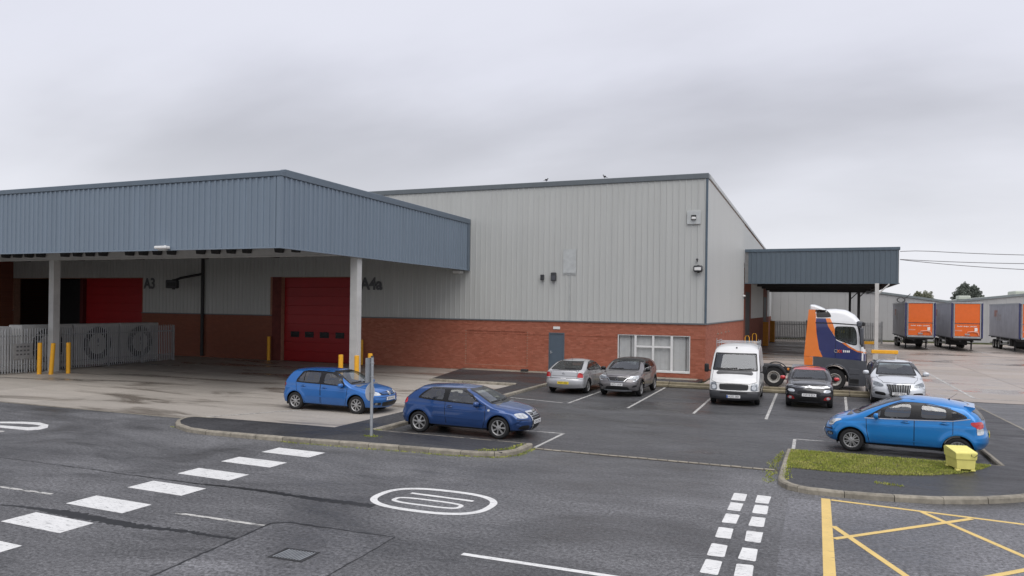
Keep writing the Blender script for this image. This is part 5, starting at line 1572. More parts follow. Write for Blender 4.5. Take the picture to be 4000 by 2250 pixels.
# ---- silver hatchback seen from behind
P_SIL = paint('silver_paint', (.56, .565, .58), .4, .34)
vw1 = rounded([(.70, .955), (-.30, .985), (-.31, 1.34), (.02, 1.36), (.33, 1.26)], 1)
vw2 = rounded([(-.40, .99), (-1.22, 1.02), (-1.36, 1.09), (-1.05, 1.24), (-.75, 1.32), (-.41, 1.345)], 1)
v_dlo = rounded([(.78, .935), (-.3, .965), (-1.28, 1.0), (-1.45, 1.10), (-1.08, 1.265), (-.75, 1.35), (.03, 1.39), (.37, 1.28)], 1)
dv1 = [(.92, .94), (.88, .5), (.8, .24), (-.34, .24), (-.35, 1.37), (.03, 1.385), (.38, 1.27), (.8, .95)]
dv2 = [(-.36, 1.36), (-.36, .24), (-.84, .24), (-1.0, .52), (-1.25, .74), (-1.46, 1.1), (-1.08, 1.26), (-.75, 1.345)]
vec = dict(W=1.80, up=[(-2.22, .24, .30), (-2.32, .42, .34), (-2.325, .62, .34), (-2.26, .74, .30), (-2.235, .98, .26), (-2.20, 1.05, .16), (-2.06, 1.06, .16), (-1.15, 1.375, .14), (-.9, 1.42, .14), (-.4, 1.455, .16), (.05, 1.45, .16), (.42, 1.38, .15), (1.18, .985, .15), (1.5, .945, .16), (1.9, .84, .2), (2.1, .72, .3), (2.22, .55, .45), (2.22, .40, .45), (2.12, .22, .4)],
    ir=6, jf=14, zb=[(-2.3, .99), (-1, .97), (.8, .93), (2, .84)], tum=.50, axles=(-1.35, 1.35), R=.318, arch=.372, rim=.222, spokes=5, wstyle='five',
    glass=[('S', vw1, 'side_window', DK), ('S', vw2, 'side_window', DK), ('F', rounded([(-.66, 1.02), (.66, 1.02), (.53, 1.36), (-.53, 1.36)], 1), 'windscreen', SCR), ('R', rounded([(-.66, 1.085), (.66, 1.085), (.53, 1.345), (-.53, 1.345)], 1), 'rear_window', DK)],
    trim=[('S', v_dlo, [vw1, vw2])],
    panels=[('tailgate', 'R', [(-.62, .70), (.62, .70), (.60, 1.06), (-.60, 1.06)], None), ('rear_bumper', 'R', [(-.95, .22), (.95, .22), (.95, .69), (-.95, .69)], None), ('front_door', 'S', dv1, None), ('rear_door', 'S', dv2, None)],
    lines=[seam(dv1), seam(dv2), seam([(-.60, 1.05), (-.60, .70), (.60, .70), (.60, 1.05)], 'R', False, .016), seam([(-.60, .70), (-.88, .69)], 'R', False, .014), seam([(.60, .70), (.88, .69)], 'R', False, .014),
           ('rear_window_surround', 'R', [(-.67, 1.075), (.67, 1.075), (.54, 1.355), (-.54, 1.355)], .062, M['blackgloss'], .004, True), ('rubbing_strip', 'S', [(-.9, .56), (.9, .53)], .045, P_SIL, .012, False), ('bumper_strip', 'R', [(-.86, .335), (.86, .335)], .06, P_SIL, .02, False),
           ('tailgate_step', 'R', [(-.58, .80), (.58, .80)], .012, M['dkgrey'], .003, False), ('spoiler_shadow_gap', 'R', [(-.55, 1.02), (.55, 1.02)], .014, M['dkgrey'], .003, False), ('rear_wiper', 'R', [(-.45, 1.105), (.05, 1.115)], .022, M['black'], .014, False)],
    features=[('tail_light', 'R', rounded([(.60, .73), (.90, .71), (.90, .94), (.64, .96)], 1), M['redlamp'], .010), ('reversing_lamp', 'R', rounded([(.62, .70), (.90, .685), (.90, .725), (.62, .74)], 1), M['lamp'], .011), ('number_plate_recess', 'R', rounded([(-.36, .42), (.36, .42), (.34, .58), (-.34, .58)], 1), P_SIL, .004), ('tailgate_handle', 'R', rect(-.12, .12, .675, .70), M['plate_w'], .014),
              ('headlight', 'F', rounded([(.45, .62), (.84, .65), (.82, .78), (.5, .75)], 1), M['lamp'], .006)],
    handles=[(-.18, .87), (-1.08, .90)], mirror=(.70, .96), plates=[(('R', .50, 'FN57 ARD', True), {}), (('F', .45, 'FN57 ARD'), {})], cabin=(.8, .1, -.9, .32, 1.62, .98))
r_vec, b_ = build_car(vec, 'hatchback', 'silver hatchback seen from behind with a yellow number plate, before the grey door', (-10.12, 33.13), pi / 2, P_SIL, group='parked cars')
p_, _ = b_.hit('R', 0, .90)
mb = MB(); mb.tube([(p_.x - .01, .05 * cos(a), .90 + .05 * sin(a)) for a in np.linspace(0, 2 * pi, 19)], .008, 5, cap=False); mb.tube([(p_.x - .01, -.06, .90), (p_.x - .01, -.01, .91), (p_.x - .01, .01, .89), (p_.x - .01, .06, .90)], .007, 5)
mb.obj('rear_badge', M['chrome'], r_vec)
p_, _ = b_.hit('T', -.95, 0)
mb = MB(); mb.tube([(-.95, 0, p_.z), (-1.12, 0, p_.z + .2)], .006, 5); mb.obj('roof_aerial', M['black'], r_vec)

# ---- grey crossover facing us
P_CAP = paint('grey_brown_paint', (.20, .19, .195), .4, .34)
kw1 = rounded([(.72, 1.07), (-.22, 1.10), (-.23, 1.44), (.10, 1.45), (.42, 1.32)], 1)
kw2 = rounded([(-.32, 1.10), (-1.25, 1.16), (-1.15, 1.30), (-.85, 1.42), (-.33, 1.445)], 1)
k_dlo = rounded([(.80, 1.05), (-.3, 1.08), (-1.36, 1.14), (-1.2, 1.33), (-.87, 1.445), (.12, 1.475), (.46, 1.34)], 1)
dk1 = [(.9, 1.06), (.86, .5), (.78, .30), (-.26, .30), (-.27, 1.46), (.12, 1.47), (.46, 1.33), (.8, 1.07)]
dk2 = [(-.28, 1.46), (-.28, .30), (-.80, .30), (-.98, .6), (-1.3, .85), (-1.36, 1.14), (-1.2, 1.32), (-.87, 1.44)]
cap = dict(W=1.80, up=[(-1.92, .34, .30), (-2.02, .52, .34), (-2.01, .80, .32), (-1.96, 1.06, .28), (-1.80, 1.30, .2), (-1.60, 1.47, .15), (-1.3, 1.53, .14), (-.8, 1.565, .16), (-.2, 1.575, .17), (.2, 1.545, .16), (.52, 1.43, .15), (1.18, 1.085, .16), (1.5, 1.05, .17), (1.9, .965, .2), (2.08, .87, .28), (2.18, .68, .45), (2.2, .5, .48), (2.16, .34, .48), (2.05, .22, .4)],
    ir=5, jf=14, zb=[(-2, 1.12), (-1, 1.08), (.8, 1.03), (2, .95)], tum=.46, axles=(-1.32, 1.32), R=.335, arch=.39, rim=.235, spokes=5, wstyle='five', lip_mat=M['black'], lipw=.06, fstep=.035,
    glass=[('S', kw1, 'side_window', DK), ('S', kw2, 'side_window', DK), ('F', rounded([(-.66, 1.12), (.66, 1.12), (.60, 1.34), (.54, 1.47), (-.54, 1.47), (-.60, 1.34)], 1), 'windscreen', SCR), ('R', rounded([(-.58, 1.12), (.58, 1.12), (.5, 1.44), (-.5, 1.44)], 1), 'rear_window', DK)],
    trim=[('S', k_dlo, [kw1, kw2])],
    panels=[('roof', 'T', [(.40, -.7), (.40, .7), (-1.6, .7), (-1.6, -.7)], M['blackgloss']), ('bonnet', 'T', [(1.2, -.68), (1.95, -.56), (2.02, 0), (1.95, .56), (1.2, .68)], None), ('front_door', 'S', dk1, None), ('rear_door', 'S', dk2, None)],
    lines=[seam(dk1), seam(dk2), seam([(1.18, -.70), (1.6, -.66), (1.98, -.48), (2.03, 0), (1.98, .48), (1.6, .66), (1.18, .70)], 'T', False), ('screen_surround', 'F', [(-.67, 1.11), (-.60, 1.35), (-.54, 1.48), (.54, 1.48), (.60, 1.35), (.67, 1.11)], .062, M['blackgloss'], .004, True),
           ('running_light', 'F', [(.52, .86), (.80, .89), (.84, .80), (.76, .70), (.66, .69)], .035, M['lamp'], .012, False), ('grille_trim', 'F', [(-.62, .84), (-.42, .80), (-.30, .67), (.30, .67), (.42, .80), (.62, .84)], .02, M['chrome'], .012, False), ('bonnet_crease', 'T', [(1.3, -.42), (1.95, -.30)], .02, P_CAP, .008, False), ('bonnet_crease', 'T', [(1.3, .42), (1.95, .30)], .02, P_CAP, .008, False), ('screen_wiper', 'F', [(-.55, 1.125), (.0, 1.15)], .02, M['black'], .016, False)],
    features=[('headlight', 'F', rounded([(.48, .755), (.72, .765), (.80, .80), (.80, .875), (.60, .86), (.48, .82)], 1), M['lamp_dark'], .008), ('grille', 'F', rounded([(-.50, .82), (-.34, .65), (.34, .65), (.50, .82), (.2, .84), (-.2, .84)], 1), M['black'], .006),
              ('lower_grille', 'F', rounded([(-.56, .30), (.56, .30), (.46, .46), (-.46, .46)], 1), M['black'], .006), ('side_intake', 'F', rounded([(.60, .41), (.80, .45), (.82, .53), (.68, .51)], 1), M['black'], .006), ('skid_plate', 'F', rounded([(-.62, .245), (.62, .245), (.60, .325), (-.60, .325)], 1), M['galv'], .02)],
    handles=[(-.1, .98), (-1.02, 1.02)], mirror=(.74, 1.08), mirror_mat=M['blackgloss'], plates=[(('F', .54, 'HF71 UVW'), {'push': .02}), (('R', .7, 'HF71 UVW', True), {})], cabin=(.85, .1, -.8, .42, 1.6, 1.08))
r_cap, b_ = build_car(cap, 'crossover_car', 'grey crossover with black roof and diamond badge, nose to camera beside the silver hatchback', (-7.72, 33.15), -pi / 2 - radians(1), P_CAP, group='parked cars')
p_, _ = b_.hit('F', 0, .76)
mb = MB(); dia = [(0, .115), (.075, 0), (0, -.115), (-.075, 0)]
mb.add([(p_.x + .035, q[0], .755 + q[1]) for q in dia] + [(p_.x + .035, q[0] * .42, .755 + q[1] * .42) for q in dia] + [(p_.x + .012, q[0], .755 + q[1]) for q in dia],
       [(i, (i + 1) % 4, 4 + (i + 1) % 4, 4 + i) for i in range(4)] + [(i, (i + 1) % 4, 8 + (i + 1) % 4, 8 + i) for i in range(4)])
mb.obj('front_badge', M['chrome'], r_cap)

# ---- black small hatchback with a red roof
P_BLK = paint('black_paint', (.012, .012, .016), .2, .3)
P_RED = paint('red_roof_paint', (.52, .02, .025), .1, .3)
nw1 = rounded([(.66, 1.02), (-.22, 1.05), (-.23, 1.36), (.08, 1.36), (.38, 1.24)], 1)
nw2 = rounded([(-.32, 1.05), (-1.2, 1.08), (-1.05, 1.28), (-.33, 1.36)], 1)
n_dlo = rounded([(.74, 1.0), (-.3, 1.03), (-1.32, 1.06), (-1.1, 1.31), (-.33, 1.39), (.1, 1.39), (.42, 1.26)], 1)
c3b = dict(W=1.75, up=[(-1.85, .28, .3), (-1.96, .48, .34), (-1.95, .75, .32), (-1.9, 1.0, .28), (-1.72, 1.22, .2), (-1.5, 1.38, .15), (-1.2, 1.435, .14), (-.7, 1.475, .16), (-.2, 1.485, .17), (.18, 1.455, .16), (.5, 1.345, .15), (1.08, 1.04, .17), (1.4, 1.02, .18), (1.74, .95, .2), (1.9, .86, .28), (1.98, .68, .45), (2.02, .5, .48), (1.98, .34, .48), (1.88, .2, .4)],
    ir=5, jf=14, zb=[(-2, 1.05), (-1, 1.03), (.8, 1.0), (2, .95)], tum=.44, axles=(-1.27, 1.27), R=.315, arch=.375, rim=.21, spokes=5, wstyle='five', lip_mat=M['black'], lipw=.06, fstep=.035,
    glass=[('S', nw1, 'side_window', DK), ('S', nw2, 'side_window', DK), ('F', rounded([(-.65, 1.075), (.65, 1.075), (.60, 1.24), (.54, 1.345), (-.54, 1.345), (-.60, 1.24)], 1), 'windscreen', SCR), ('R', rounded([(-.56, 1.05), (.56, 1.05), (.5, 1.34), (-.5, 1.34)], 1), 'rear_window', DK)],
    trim=[('S', n_dlo, [nw1, nw2])],
    panels=[('roof', 'T', [(.50, -.55), (.44, .0), (.50, .55), (.2, .60), (-1.6, .60), (-1.6, -.60), (.2, -.60)], P_RED), ('bonnet', 'T', [(1.1, -.64), (1.78, -.5), (1.85, 0), (1.78, .5), (1.1, .64)], None)],
    lines=[seam([(1.08, -.66), (1.5, -.62), (1.8, -.44), (1.85, 0), (1.8, .44), (1.5, .62), (1.08, .66)], 'T', False), ('screen_surround', 'F', [(-.66, 1.065), (-.60, 1.25), (-.54, 1.355), (.54, 1.355), (.60, 1.25), (.66, 1.065)], .062, M['blackgloss'], .004, True),
           ('chrome_bar', 'F', [(-.76, .87), (-.45, .83), (-.12, .83), (0, .865), (.12, .83), (.45, .83), (.76, .87)], .016, M['chrome'], .014, False), ('chrome_bar', 'F', [(-.76, .825), (-.45, .79), (-.12, .79), (0, .825), (.12, .79), (.45, .79), (.76, .825)], .016, M['chrome'], .014, False), ('screen_wiper', 'F', [(-.5, 1.08), (.1, 1.11)], .02, M['black'], .016, False), ('bumper_skirt', 'F', [(-.7, .235), (.7, .235)], .10, M['dkgrey'], .012, False)],
    features=[('running_light', 'F', rounded([(.56, .845), (.78, .855), (.8, .88), (.58, .875)], 1), M['lamp'], .010), ('headlight', 'F', rounded([(.50, .61), (.76, .62), (.79, .73), (.54, .73)], 2), M['lamp'], .008), ('grille', 'F', rounded([(-.44, .52), (.44, .52), (.40, .68), (-.40, .68)], 1), M['blackgloss'], .006), ('lower_grille', 'F', rounded([(-.42, .30), (.42, .30), (.42, .44), (-.42, .44)], 1), M['black'], .006),
              ('fog_lamp_surround', 'F', rounded([(.50, .315), (.78, .34), (.78, .48), (.56, .46)], 2), P_RED, .008), ('fog_lamp', 'F', ellipse(.68, .40, .06, .055, 14), M['lamp'], .014)],
    mirror=(.68, 1.035), mirror_mat=P_RED, mirror_kw=dict(dy=.16), plates=[(('F', .52, 'CW15 JCY'), {'push': .02})], cabin=(.85, .1, -.75, .36, 1.55, 1.04))
r_c3b, b_ = build_car(c3b, 'hatchback', 'black small hatchback with red roof and red mirrors, in front of the lorry', (-.13, 32.92), -pi / 2, P_BLK, group='parked cars')

# ---- pale silver large car, partly behind the bright blue one
P_Q7 = paint('pale_silver_paint', (.64, .665, .70), .25, .32)
qw1 = rounded([(.90, 1.17), (-.25, 1.20), (-.26, 1.58), (.15, 1.59), (.5, 1.46)], 1)
qw2 = rounded([(-.36, 1.20), (-1.35, 1.24), (-1.33, 1.52), (-.37, 1.58)], 1)
q_dlo = rounded([(.98, 1.15), (-.3, 1.18), (-2.1, 1.26), (-1.95, 1.46), (-1.4, 1.56), (.16, 1.62), (.54, 1.48)], 1)
q7 = dict(W=1.98, up=[(-2.5, .35, .34), (-2.6, .55, .38), (-2.6, .85, .36), (-2.52, 1.1, .3), (-2.3, 1.45, .22), (-2.1, 1.6, .16), (-1.5, 1.69, .16), (-.5, 1.735, .17), (.05, 1.71, .17), (.45, 1.58, .16), (1.2, 1.17, .17), (1.5, 1.14, .18), (2.0, 1.04, .22), (2.28, .92, .32), (2.40, .72, .5), (2.45, .5, .55), (2.4, .35, .55), (2.28, .24, .45)],
    ir=5, jf=13, zb=[(-2.6, 1.2), (-1, 1.16), (.9, 1.12), (2.3, 1.0)], tum=.46, axles=(-1.5, 1.5), R=.375, arch=.43, rim=.25, spokes=5, wstyle='five', fstep=.035,
    glass=[('S', qw1, 'side_window', DK), ('S', qw2, 'side_window', DK), ('F', rounded([(-.72, 1.21), (.72, 1.21), (.66, 1.45), (.58, 1.62), (-.58, 1.62), (-.66, 1.45)], 1), 'windscreen', SCR), ('R', rounded([(-.6, 1.2), (.6, 1.2), (.52, 1.55), (-.52, 1.55)], 1), 'rear_window', DK)],
    trim=[('S', q_dlo, [qw1, qw2])],
    panels=[('bonnet', 'T', [(1.22, -.74), (2.1, -.6), (2.25, 0), (2.1, .6), (1.22, .74)], None)],
    lines=[seam([(1.2, -.76), (1.7, -.72), (2.12, -.56), (2.27, 0), (2.12, .56), (1.7, .72), (1.2, .76)], 'T', False), ('screen_surround', 'F', [(-.73, 1.20), (-.66, 1.46), (-.58, 1.63), (.58, 1.63), (.66, 1.46), (.73, 1.20)], .062, M['blackgloss'], .004, True), ('roof_rail', 'S', [(.1, 1.64), (-1.6, 1.62)], .035, M['chrome'], .03, False),
           ('grille_frame', 'F', [(-.32, .38), (-.46, .88), (.46, .88), (.32, .38)], .024, M['chrome'], .014, True)] + [('grille_bar', 'F', [(y, .40), (y * 1.35, .86)], .014, M['galv'], .013, False) for y in (-.28, -.21, -.14, -.07, 0, .07, .14, .21, .28)],
    features=[('headlight', 'F', rounded([(.56, .76), (.82, .78), (.95, .84), (.92, .98), (.72, .93), (.54, .86)], 2), M['lamp_dark'], .008), ('grille', 'F', rounded([(-.32, .38), (.32, .38), (.46, .88), (-.46, .88)], 1), M['black'], .006), ('side_intake', 'F', rounded([(.46, .42), (.86, .46), (.86, .58), (.50, .56)], 1), M['black'], .006)],
    mirror=(.86, 1.20), mirror_kw=dict(dy=.17, rx=.09, ry=.14, rz=.10), plates=[(('F', .52, 'LB57 TKA'), {'push': .03})], cabin=(.9, .15, -.9, .5, 1.75, 1.16))
r_q7, b_ = build_car(q7, 'large_family_car', 'pale silver four-wheel-drive car behind the bright blue hatchback', (3.20, 34.0 + 1.6), -pi / 2, P_Q7, group='parked cars')

# ---- white panel van
P_VAN = mat('white_van_paint', (.74, .745, .74), .35, var=.03, coat=.5)
wn1 = rounded([(1.42, 1.30), (.80, 1.30), (.82, 1.90), (.98, 1.92), (1.10, 1.80)], 1)
van = dict(W=1.93, up=[(-2.42, .30, .12), (-2.46, .5, .12), (-2.46, 1.6, .12), (-2.42, 2.15, .14), (-2.30, 2.29, .18), (-1.6, 2.34, .22), (.2, 2.34, .22), (.75, 2.28, .22), (1.08, 2.12, .2), (1.20, 2.02, .17), (1.80, 1.345, .17), (1.98, 1.24, .18), (2.28, 1.02, .20), (2.40, .86, .26), (2.44, .62, .32), (2.50, .56, .32), (2.50, .34, .32), (2.42, .22, .3)],
    ir=4, jf=12, zb=[(-2.4, 1.3), (1.5, 1.3), (2.4, 1.2)], tum=.12, n=2.8, nr=3, nf=2.6, low=.03, crease=.4, cdep=.0, axles=(-1.55, 1.48), R=.34, arch=.41, rim=.20, spokes=5, wstyle='five', tf=.03, tr=.0, fstep=.04, flare=.01,
    glass=[('S', wn1, 'side_window', DK), ('F', rounded([(-.83, 1.385), (.83, 1.385), (.765, 1.98), (-.765, 1.98)], 1), 'windscreen', SCR)],
    trim=[('S', rounded([(1.50, 1.27), (.76, 1.27), (.78, 1.94), (1.0, 1.955), (1.15, 1.82)], 1), [wn1])],
    panels=[('bonnet', 'F', [(-.80, .90), (.80, .90), (.84, 1.33), (-.84, 1.33)], None), ('front_bumper', 'F', [(-1.0, .2), (1.0, .2), (1.0, .575), (-1.0, .575)], M['dkgrey']), ('bumper_end', 'S', [(2.60, .2), (2.60, .58), (1.93, .58), (1.90, .3)], M['dkgrey'])],
    lines=[('screen_surround', 'F', [(-.845, 1.37), (.845, 1.37), (.775, 1.995), (-.775, 1.995)], .062, M['blackgloss'], .004, True), ('air_intake', 'F', [(-.56, 1.255), (.56, 1.255)], .028, M['black'], .005, False), ('screen_wiper', 'F', [(-.55, 1.40), (.1, 1.44)], .025, M['black'], .018, False), ('screen_wiper', 'F', [(.15, 1.40), (.72, 1.43)], .025, M['black'], .018, False), seam([(-.84, 1.33), (-.86, .95), (-.60, .88), (.60, .88), (.86, .95), (.84, 1.33)], 'F', False, .014),
           seam([(1.72, 1.26), (1.5, .8), (1.95, .3)], 'S', False, .014), seam([(.70, 2.05), (.68, .3)], 'S', False, .014), seam([(-.35, 2.05), (-.35, .3)], 'S', False, .014), ('bumper_edge', 'F', [(-.93, .575), (.93, .575)], .035, M['dkgrey'], .006, False), ('side_strip', 'S', [(.66, .62), (-1.1, .62)], .09, M['dkgrey'], .008, False)]
          + [('grille_bar', 'F', [(-.51, z), (.51, z)], .014, M['dkgrey'], .014, False) for z in (.66, .70, .74, .78, .82)],
    features=[('grille', 'F', rounded([(-.54, .62), (.54, .62), (.56, .865), (-.56, .865)], 1), M['black'], .006), ('headlight', 'F', rounded([(.62, .60), (.92, .62), (.92, .90), (.66, .91)], 1), M['lamp_dark'], .008), ('headlight_reflector', 'F', ellipse(.755, .735, .085, .085, 16), M['lamp'], .014), ('indicator', 'F', rect(.86, .90, .66, .88), M['lamp'], .013), ('bumper_slot', 'F', rect(-.52, .52, .50, .555), M['black'], .006)],
    plates=[(('F', .38, 'HG02 ZBX'), {'band': True, 'push': .015})], cabin=(1.5, .85, 0, .75, 1.75, 1.34, False))
van_loc = (-2.95, 32.70)
r_van, b_ = build_car(van, 'panel_van', 'white panel van with grey bumper and ladder rack on its roof', van_loc, -pi / 2 + radians(1.5), P_VAN, 'van')
for sd in (1, -1):
    mb = MB(); mb.bbox(1.46, 1.60, sd * 1.13 - .085, sd * 1.13 + .085, 1.24, 1.58, .035); o = mb.obj('door_mirror', M['black'], r_van, True)
    q = MB(); q.tube([(1.52, sd * .93, 1.30), (1.52, sd * 1.08, 1.32)], .03, 6); q.obj('mirror_arm', M['black'], o)
    g = MB(); g.box(1.452, 1.458, sd * 1.13 - .07, sd * 1.13 + .07, 1.26, 1.56); g.obj('mirror_glass', M['chrome'], o)
rk = empty('ladder_rack', (0, 0, 0)); rk.parent = r_van
for x in (.45, -.6, -1.7):
    mb = MB(); mb.tube([(x, -.84, 2.18), (x, -.84, 2.42)], .014, 6); mb.tube([(x, .84, 2.18), (x, .84, 2.42)], .014, 6); mb.tube([(x, -.86, 2.41), (x, .86, 2.41)], .015, 6)
    mb.obj('rack_bar', M['galv'], rk)
for sd in (1, -1):
    mb = MB(); mb.tube([(.6, sd * .84, 2.46), (-1.9, sd * .84, 2.46)], .014, 6); mb.tube([(.45, sd * .84, 2.18), (.45, sd * .84, 2.58)], .013, 6); mb.obj('rack_rail', M['galv'], rk)
p_, _ = b_.hit('T', .9, 0)
mb = MB(); mb.tube([(.9, 0, p_.z - .02), (.9, 0, p_.z + .05)], .03, 8); mb.obj('roof_aerial', M['dkgrey'], r_van)

# ---- lorry tractor unit
TY = 40.05   # centre line
TX = .97     # front axle
trk = empty('tractor_unit', (TX, TY, .006), 0, 'orange, navy and white lorry tractor unit with no trailer, behind the parked cars', 'lorry')
def tx(pl): return [(x - TX, z) for x, z in pl]
cabsp = dict(W=2.455, up=[(-1.14, 1.38, .06), (-1.14, 2.4, .06), (-1.12, 3.4, .06), (-1.04, 3.78, .10), (-.80, 3.87, .18), (.0, 3.93, .22), (.5, 3.88, .26), (.88, 3.66, .26), (1.12, 3.34, .22), (1.20, 3.12, .18), (1.26, 2.7, .20), (1.33, 2.15, .22), (1.40, 1.9, .24), (1.42, 1.6, .26), (1.40, 1.38, .26)],
    ir=3, jf=9, zb=[(-1, 3.25), (2, 3.25)], tum=.30, n=2.8, nr=3, nf=2.8, low=0, cdep=0, flare=0, axles=(0,), R=.5, arch=.6, tf=.02, tr=.0, rb=.03, endx=.4, M=300)
cb = Body(cabsp)
win = rounded(tx([(.98, 2.98), (1.03, 3.04), (1.78, 3.04), (1.87, 2.81), (1.90, 2.20), (1.62, 2.25), (1.04, 2.46), (.97, 2.6)]), 1)
scr = rounded([(-1.10, 2.05), (1.10, 2.05), (1.06, 3.02), (-1.06, 3.02)], 1)
cb.cut('L', offset(win, -.012)); cb.cut('Q', offset(win, -.012)); cb.cut('F', offset(scr, -.012))
cab = cb.piece(0, 'cab', M['truckwhite'], trk)
cb.lay('side_window', 'S', win, M['glass_dk'], trk, .006, step=.1)
cb.lay('windscreen', 'F', scr, M['screen'], trk, .004, step=.1)
cb.lay('window_trim', 'S', offset(win, .035), M['blackgloss'], trk, .004, holes=[offset(win, -.010)], step=.06)
cb.ribbon('screen_surround', 'F', offset(scr, .02), .06, M['blackgloss'], trk, .006, True)
orange = tx([(.02, 3.83), (.11, 3.85), (.10, 3.25), (.14, 2.70), (.26, 1.95), (.42, 1.58), (.02, 1.57)])
navy = tx([(.11, 3.45), (.54, 3.45), (.65, 3.06), (.98, 2.52), (1.02, 2.40), (1.25, 2.29), (1.57, 2.06), (1.94, 1.87), (2.30, 1.80), (2.30, 1.40), (2.06, 1.40), (.42, 1.50), (.26, 1.95), (.14, 2.70), (.10, 3.25)])
cb.lay('navy_panel', 'S', navy, M['navy'], trk, .003, step=.09)
cb.lay('navy_panel', 'F', [(-1.19, 1.41), (1.19, 1.41), (1.19, 1.80), (-1.19, 1.80)], M['navy'], trk, .004, step=.09)
cb.lay('orange_panel', 'S', orange, M['orange'], trk, .0035, step=.09)
cb.lay('orange_flash', 'S', tx([(.54, 3.45), (.74, 3.45), (.87, 3.16), (.955, 2.89), (.955, 2.58), (.65, 3.06)]), M['orange'], trk, .0035, step=.08)
cb.lay('orange_flash', 'S', tx([(1.25, 2.29), (1.41, 2.29), (1.63, 2.12), (1.93, 1.94), (2.33, 1.87), (2.33, 1.80), (1.94, 1.87), (1.57, 2.06)]), M['orange'], trk, .0055, step=.06)
cb.lay('side_duct', 'S', rounded(tx([(.11, 3.81), (.52, 3.84), (.71, 3.73), (.80, 3.50), (.13, 3.47)]), 1), M['black'], trk, .012, step=.07)
cb.ribbon('roof_joint', 'S', tx([(.08, 3.22), (.87, 3.22), (1.86, 3.16), (2.1, 3.12)]), .05, M['blackgloss'], trk, .006)
cb.ribbon('door_gap', 'S', tx([(1.0, 2.4), (.98, 1.55)]), .016, M['blackgloss'], trk, .006)
cb.ribbon('door_gap', 'S', tx([(2.06, 2.5), (2.08, 1.45)]), .016, M['blackgloss'], trk, .007)
cb.ribbon('pillar_trim', 'S', tx([(1.98, 3.10), (2.10, 2.5), (2.16, 2.12)]), .10, M['blackgloss'], trk, .006)
for sd in (1, -1):   # side fairings behind the cab
    mb = MB(); mb.xprism(tx([(-.23, 3.86), (.075, 3.86), (.075, 1.59), (-.42, 1.60)]), sd * 1.235 - .02, sd * 1.235 + .02); mb.obj('side_fairing', M['orange'], trk)
    mb = MB(); mb.xprism(tx([(-.42, 1.575), (-.02, 1.575), (-.02, 1.16), (-.40, 1.17)]), sd * 1.235 - .02, sd * 1.235 + .02); mb.obj('side_fairing', M['orange'], trk)
    # grey lower cab with the wheel arch
    arch = [(TX + .62 * cos(a), .5 + .72 * sin(a)) for a in np.linspace(radians(20), radians(165), 16)]
    poly = [(.0, 1.60), (2.0, 1.47), (2.33, 1.44), (2.33, .30), (2.22, .24), (1.57, .22)] + arch + [(.0, 1.15)]
    mb = MB(); mb.xprism(tx(poly), sd * 1.225 - .04 if sd > 0 else -1.245, 1.245 if sd > 0 else sd * 1.225 + .04)
    o = mb.obj('lower_cab_panel', M['truckgrey'], trk)
    # entry steps recess
    mb = MB(); mb.xprism(tx([(1.62, .62), (2.02, .60), (2.02, .28), (1.60, .28)]), min(sd * 1.246, sd * 1.252), max(sd * 1.246, sd * 1.252)); mb.obj('step_recess', M['black'], trk)
    for z in (.30, .55):
        mb = MB(); mb.bbox(1.62 - TX, 2.02 - TX, sd * 1.23 - .04, sd * 1.23 + .04, z, z + .05, .01); mb.obj('step', M['dkgrey'], trk)
    mb = MB(); mb.bbox(1.58 - TX, 2.04 - TX, sd * 1.25 - .012, sd * 1.25 + .012, .80, 1.06, .01); mb.obj('step_cover', M['truckgrey'], trk)
    # arch lip
    mb = MB(); mb.tube([(TX - TX + .64 * cos(a), sd * 1.25, .5 + .74 * sin(a)) for a in np.linspace(radians(10), radians(175), 20)], .045, 6); mb.obj('arch_lip', M['truckgrey'], trk, True)
    # mirrors
    mb = MB(); mb.bbox(2.03 - TX, 2.20 - TX, sd * 1.40 - .10, sd * 1.40 + .10, 2.2, 3.02, .05); o = mb.obj('door_mirror', M['truckgrey'], trk, True)
    q = MB(); q.tube([(2.08 - TX, sd * 1.18, 3.06), (2.12 - TX, sd * 1.38, 3.0)], .035, 6); q.obj('mirror_arm', M['truckgrey'], o)
    if sd < 0: o.location.x = 0
mb = MB(); mb.bbox(2.05 - TX, 2.26 - TX, -1.17, 1.17, 3.10, 3.30, .04); mb.obj('sun_visor', M['black'], trk, True)
mb = MB(); mb.bbox(1.88 - TX, 2.14 - TX, -1.27, -1.05, 3.04, 3.34, .07); mb.obj('visor_end', M['truckgrey'], trk, True)
mb = MB(); mb.bbox(2.02 - TX, 2.36 - TX, -1.225, 1.225, .26, 1.40, .05); mb.obj('front_bumper', M['truckgrey'], trk, True)
for sd in (1, -1):
    mb = MB(); mb.bbox(2.30 - TX, 2.385 - TX, sd * .95 - .25, sd * .95 + .25, .86, 1.22, .04); mb.obj('headlight', M['lamp_dark'], trk, True)
mb = MB(); mb.bbox(2.37 - TX, 2.40 - TX, -.62, .62, .62, 1.75, .02); mb.obj('grille', M['black'], trk)
dfl = Body(dict(W=2.3, up=[(-1.19, 3.83, .1), (-1.19, 4.08, .1), (-1.12, 4.13, .12), (-.92, 4.13, .14), (-.62, 4.02, .16), (-.36, 3.88, .1), (-.30, 3.83, .1)], ir=1, jf=5, zb=[(-2, 5), (2, 5)], tum=0, n=2.6, low=0, cdep=0, flare=0, axles=(), R=.1, arch=.1, rb=.02, endx=.2, sig=.03, M=120, K=16))
dfl.piece(0, 'roof_deflector', M['truckwhite'], trk)
mb = MB(); mb.bbox(.02 - TX, 1.9 - TX, -1.0, 1.0, 1.4, 1.95, .05); mb.obj('cab_floor', M['interior'], trk)
for sd in (1, -1): seat(trk, .45, sd * .6, 1.95, M['interior'])
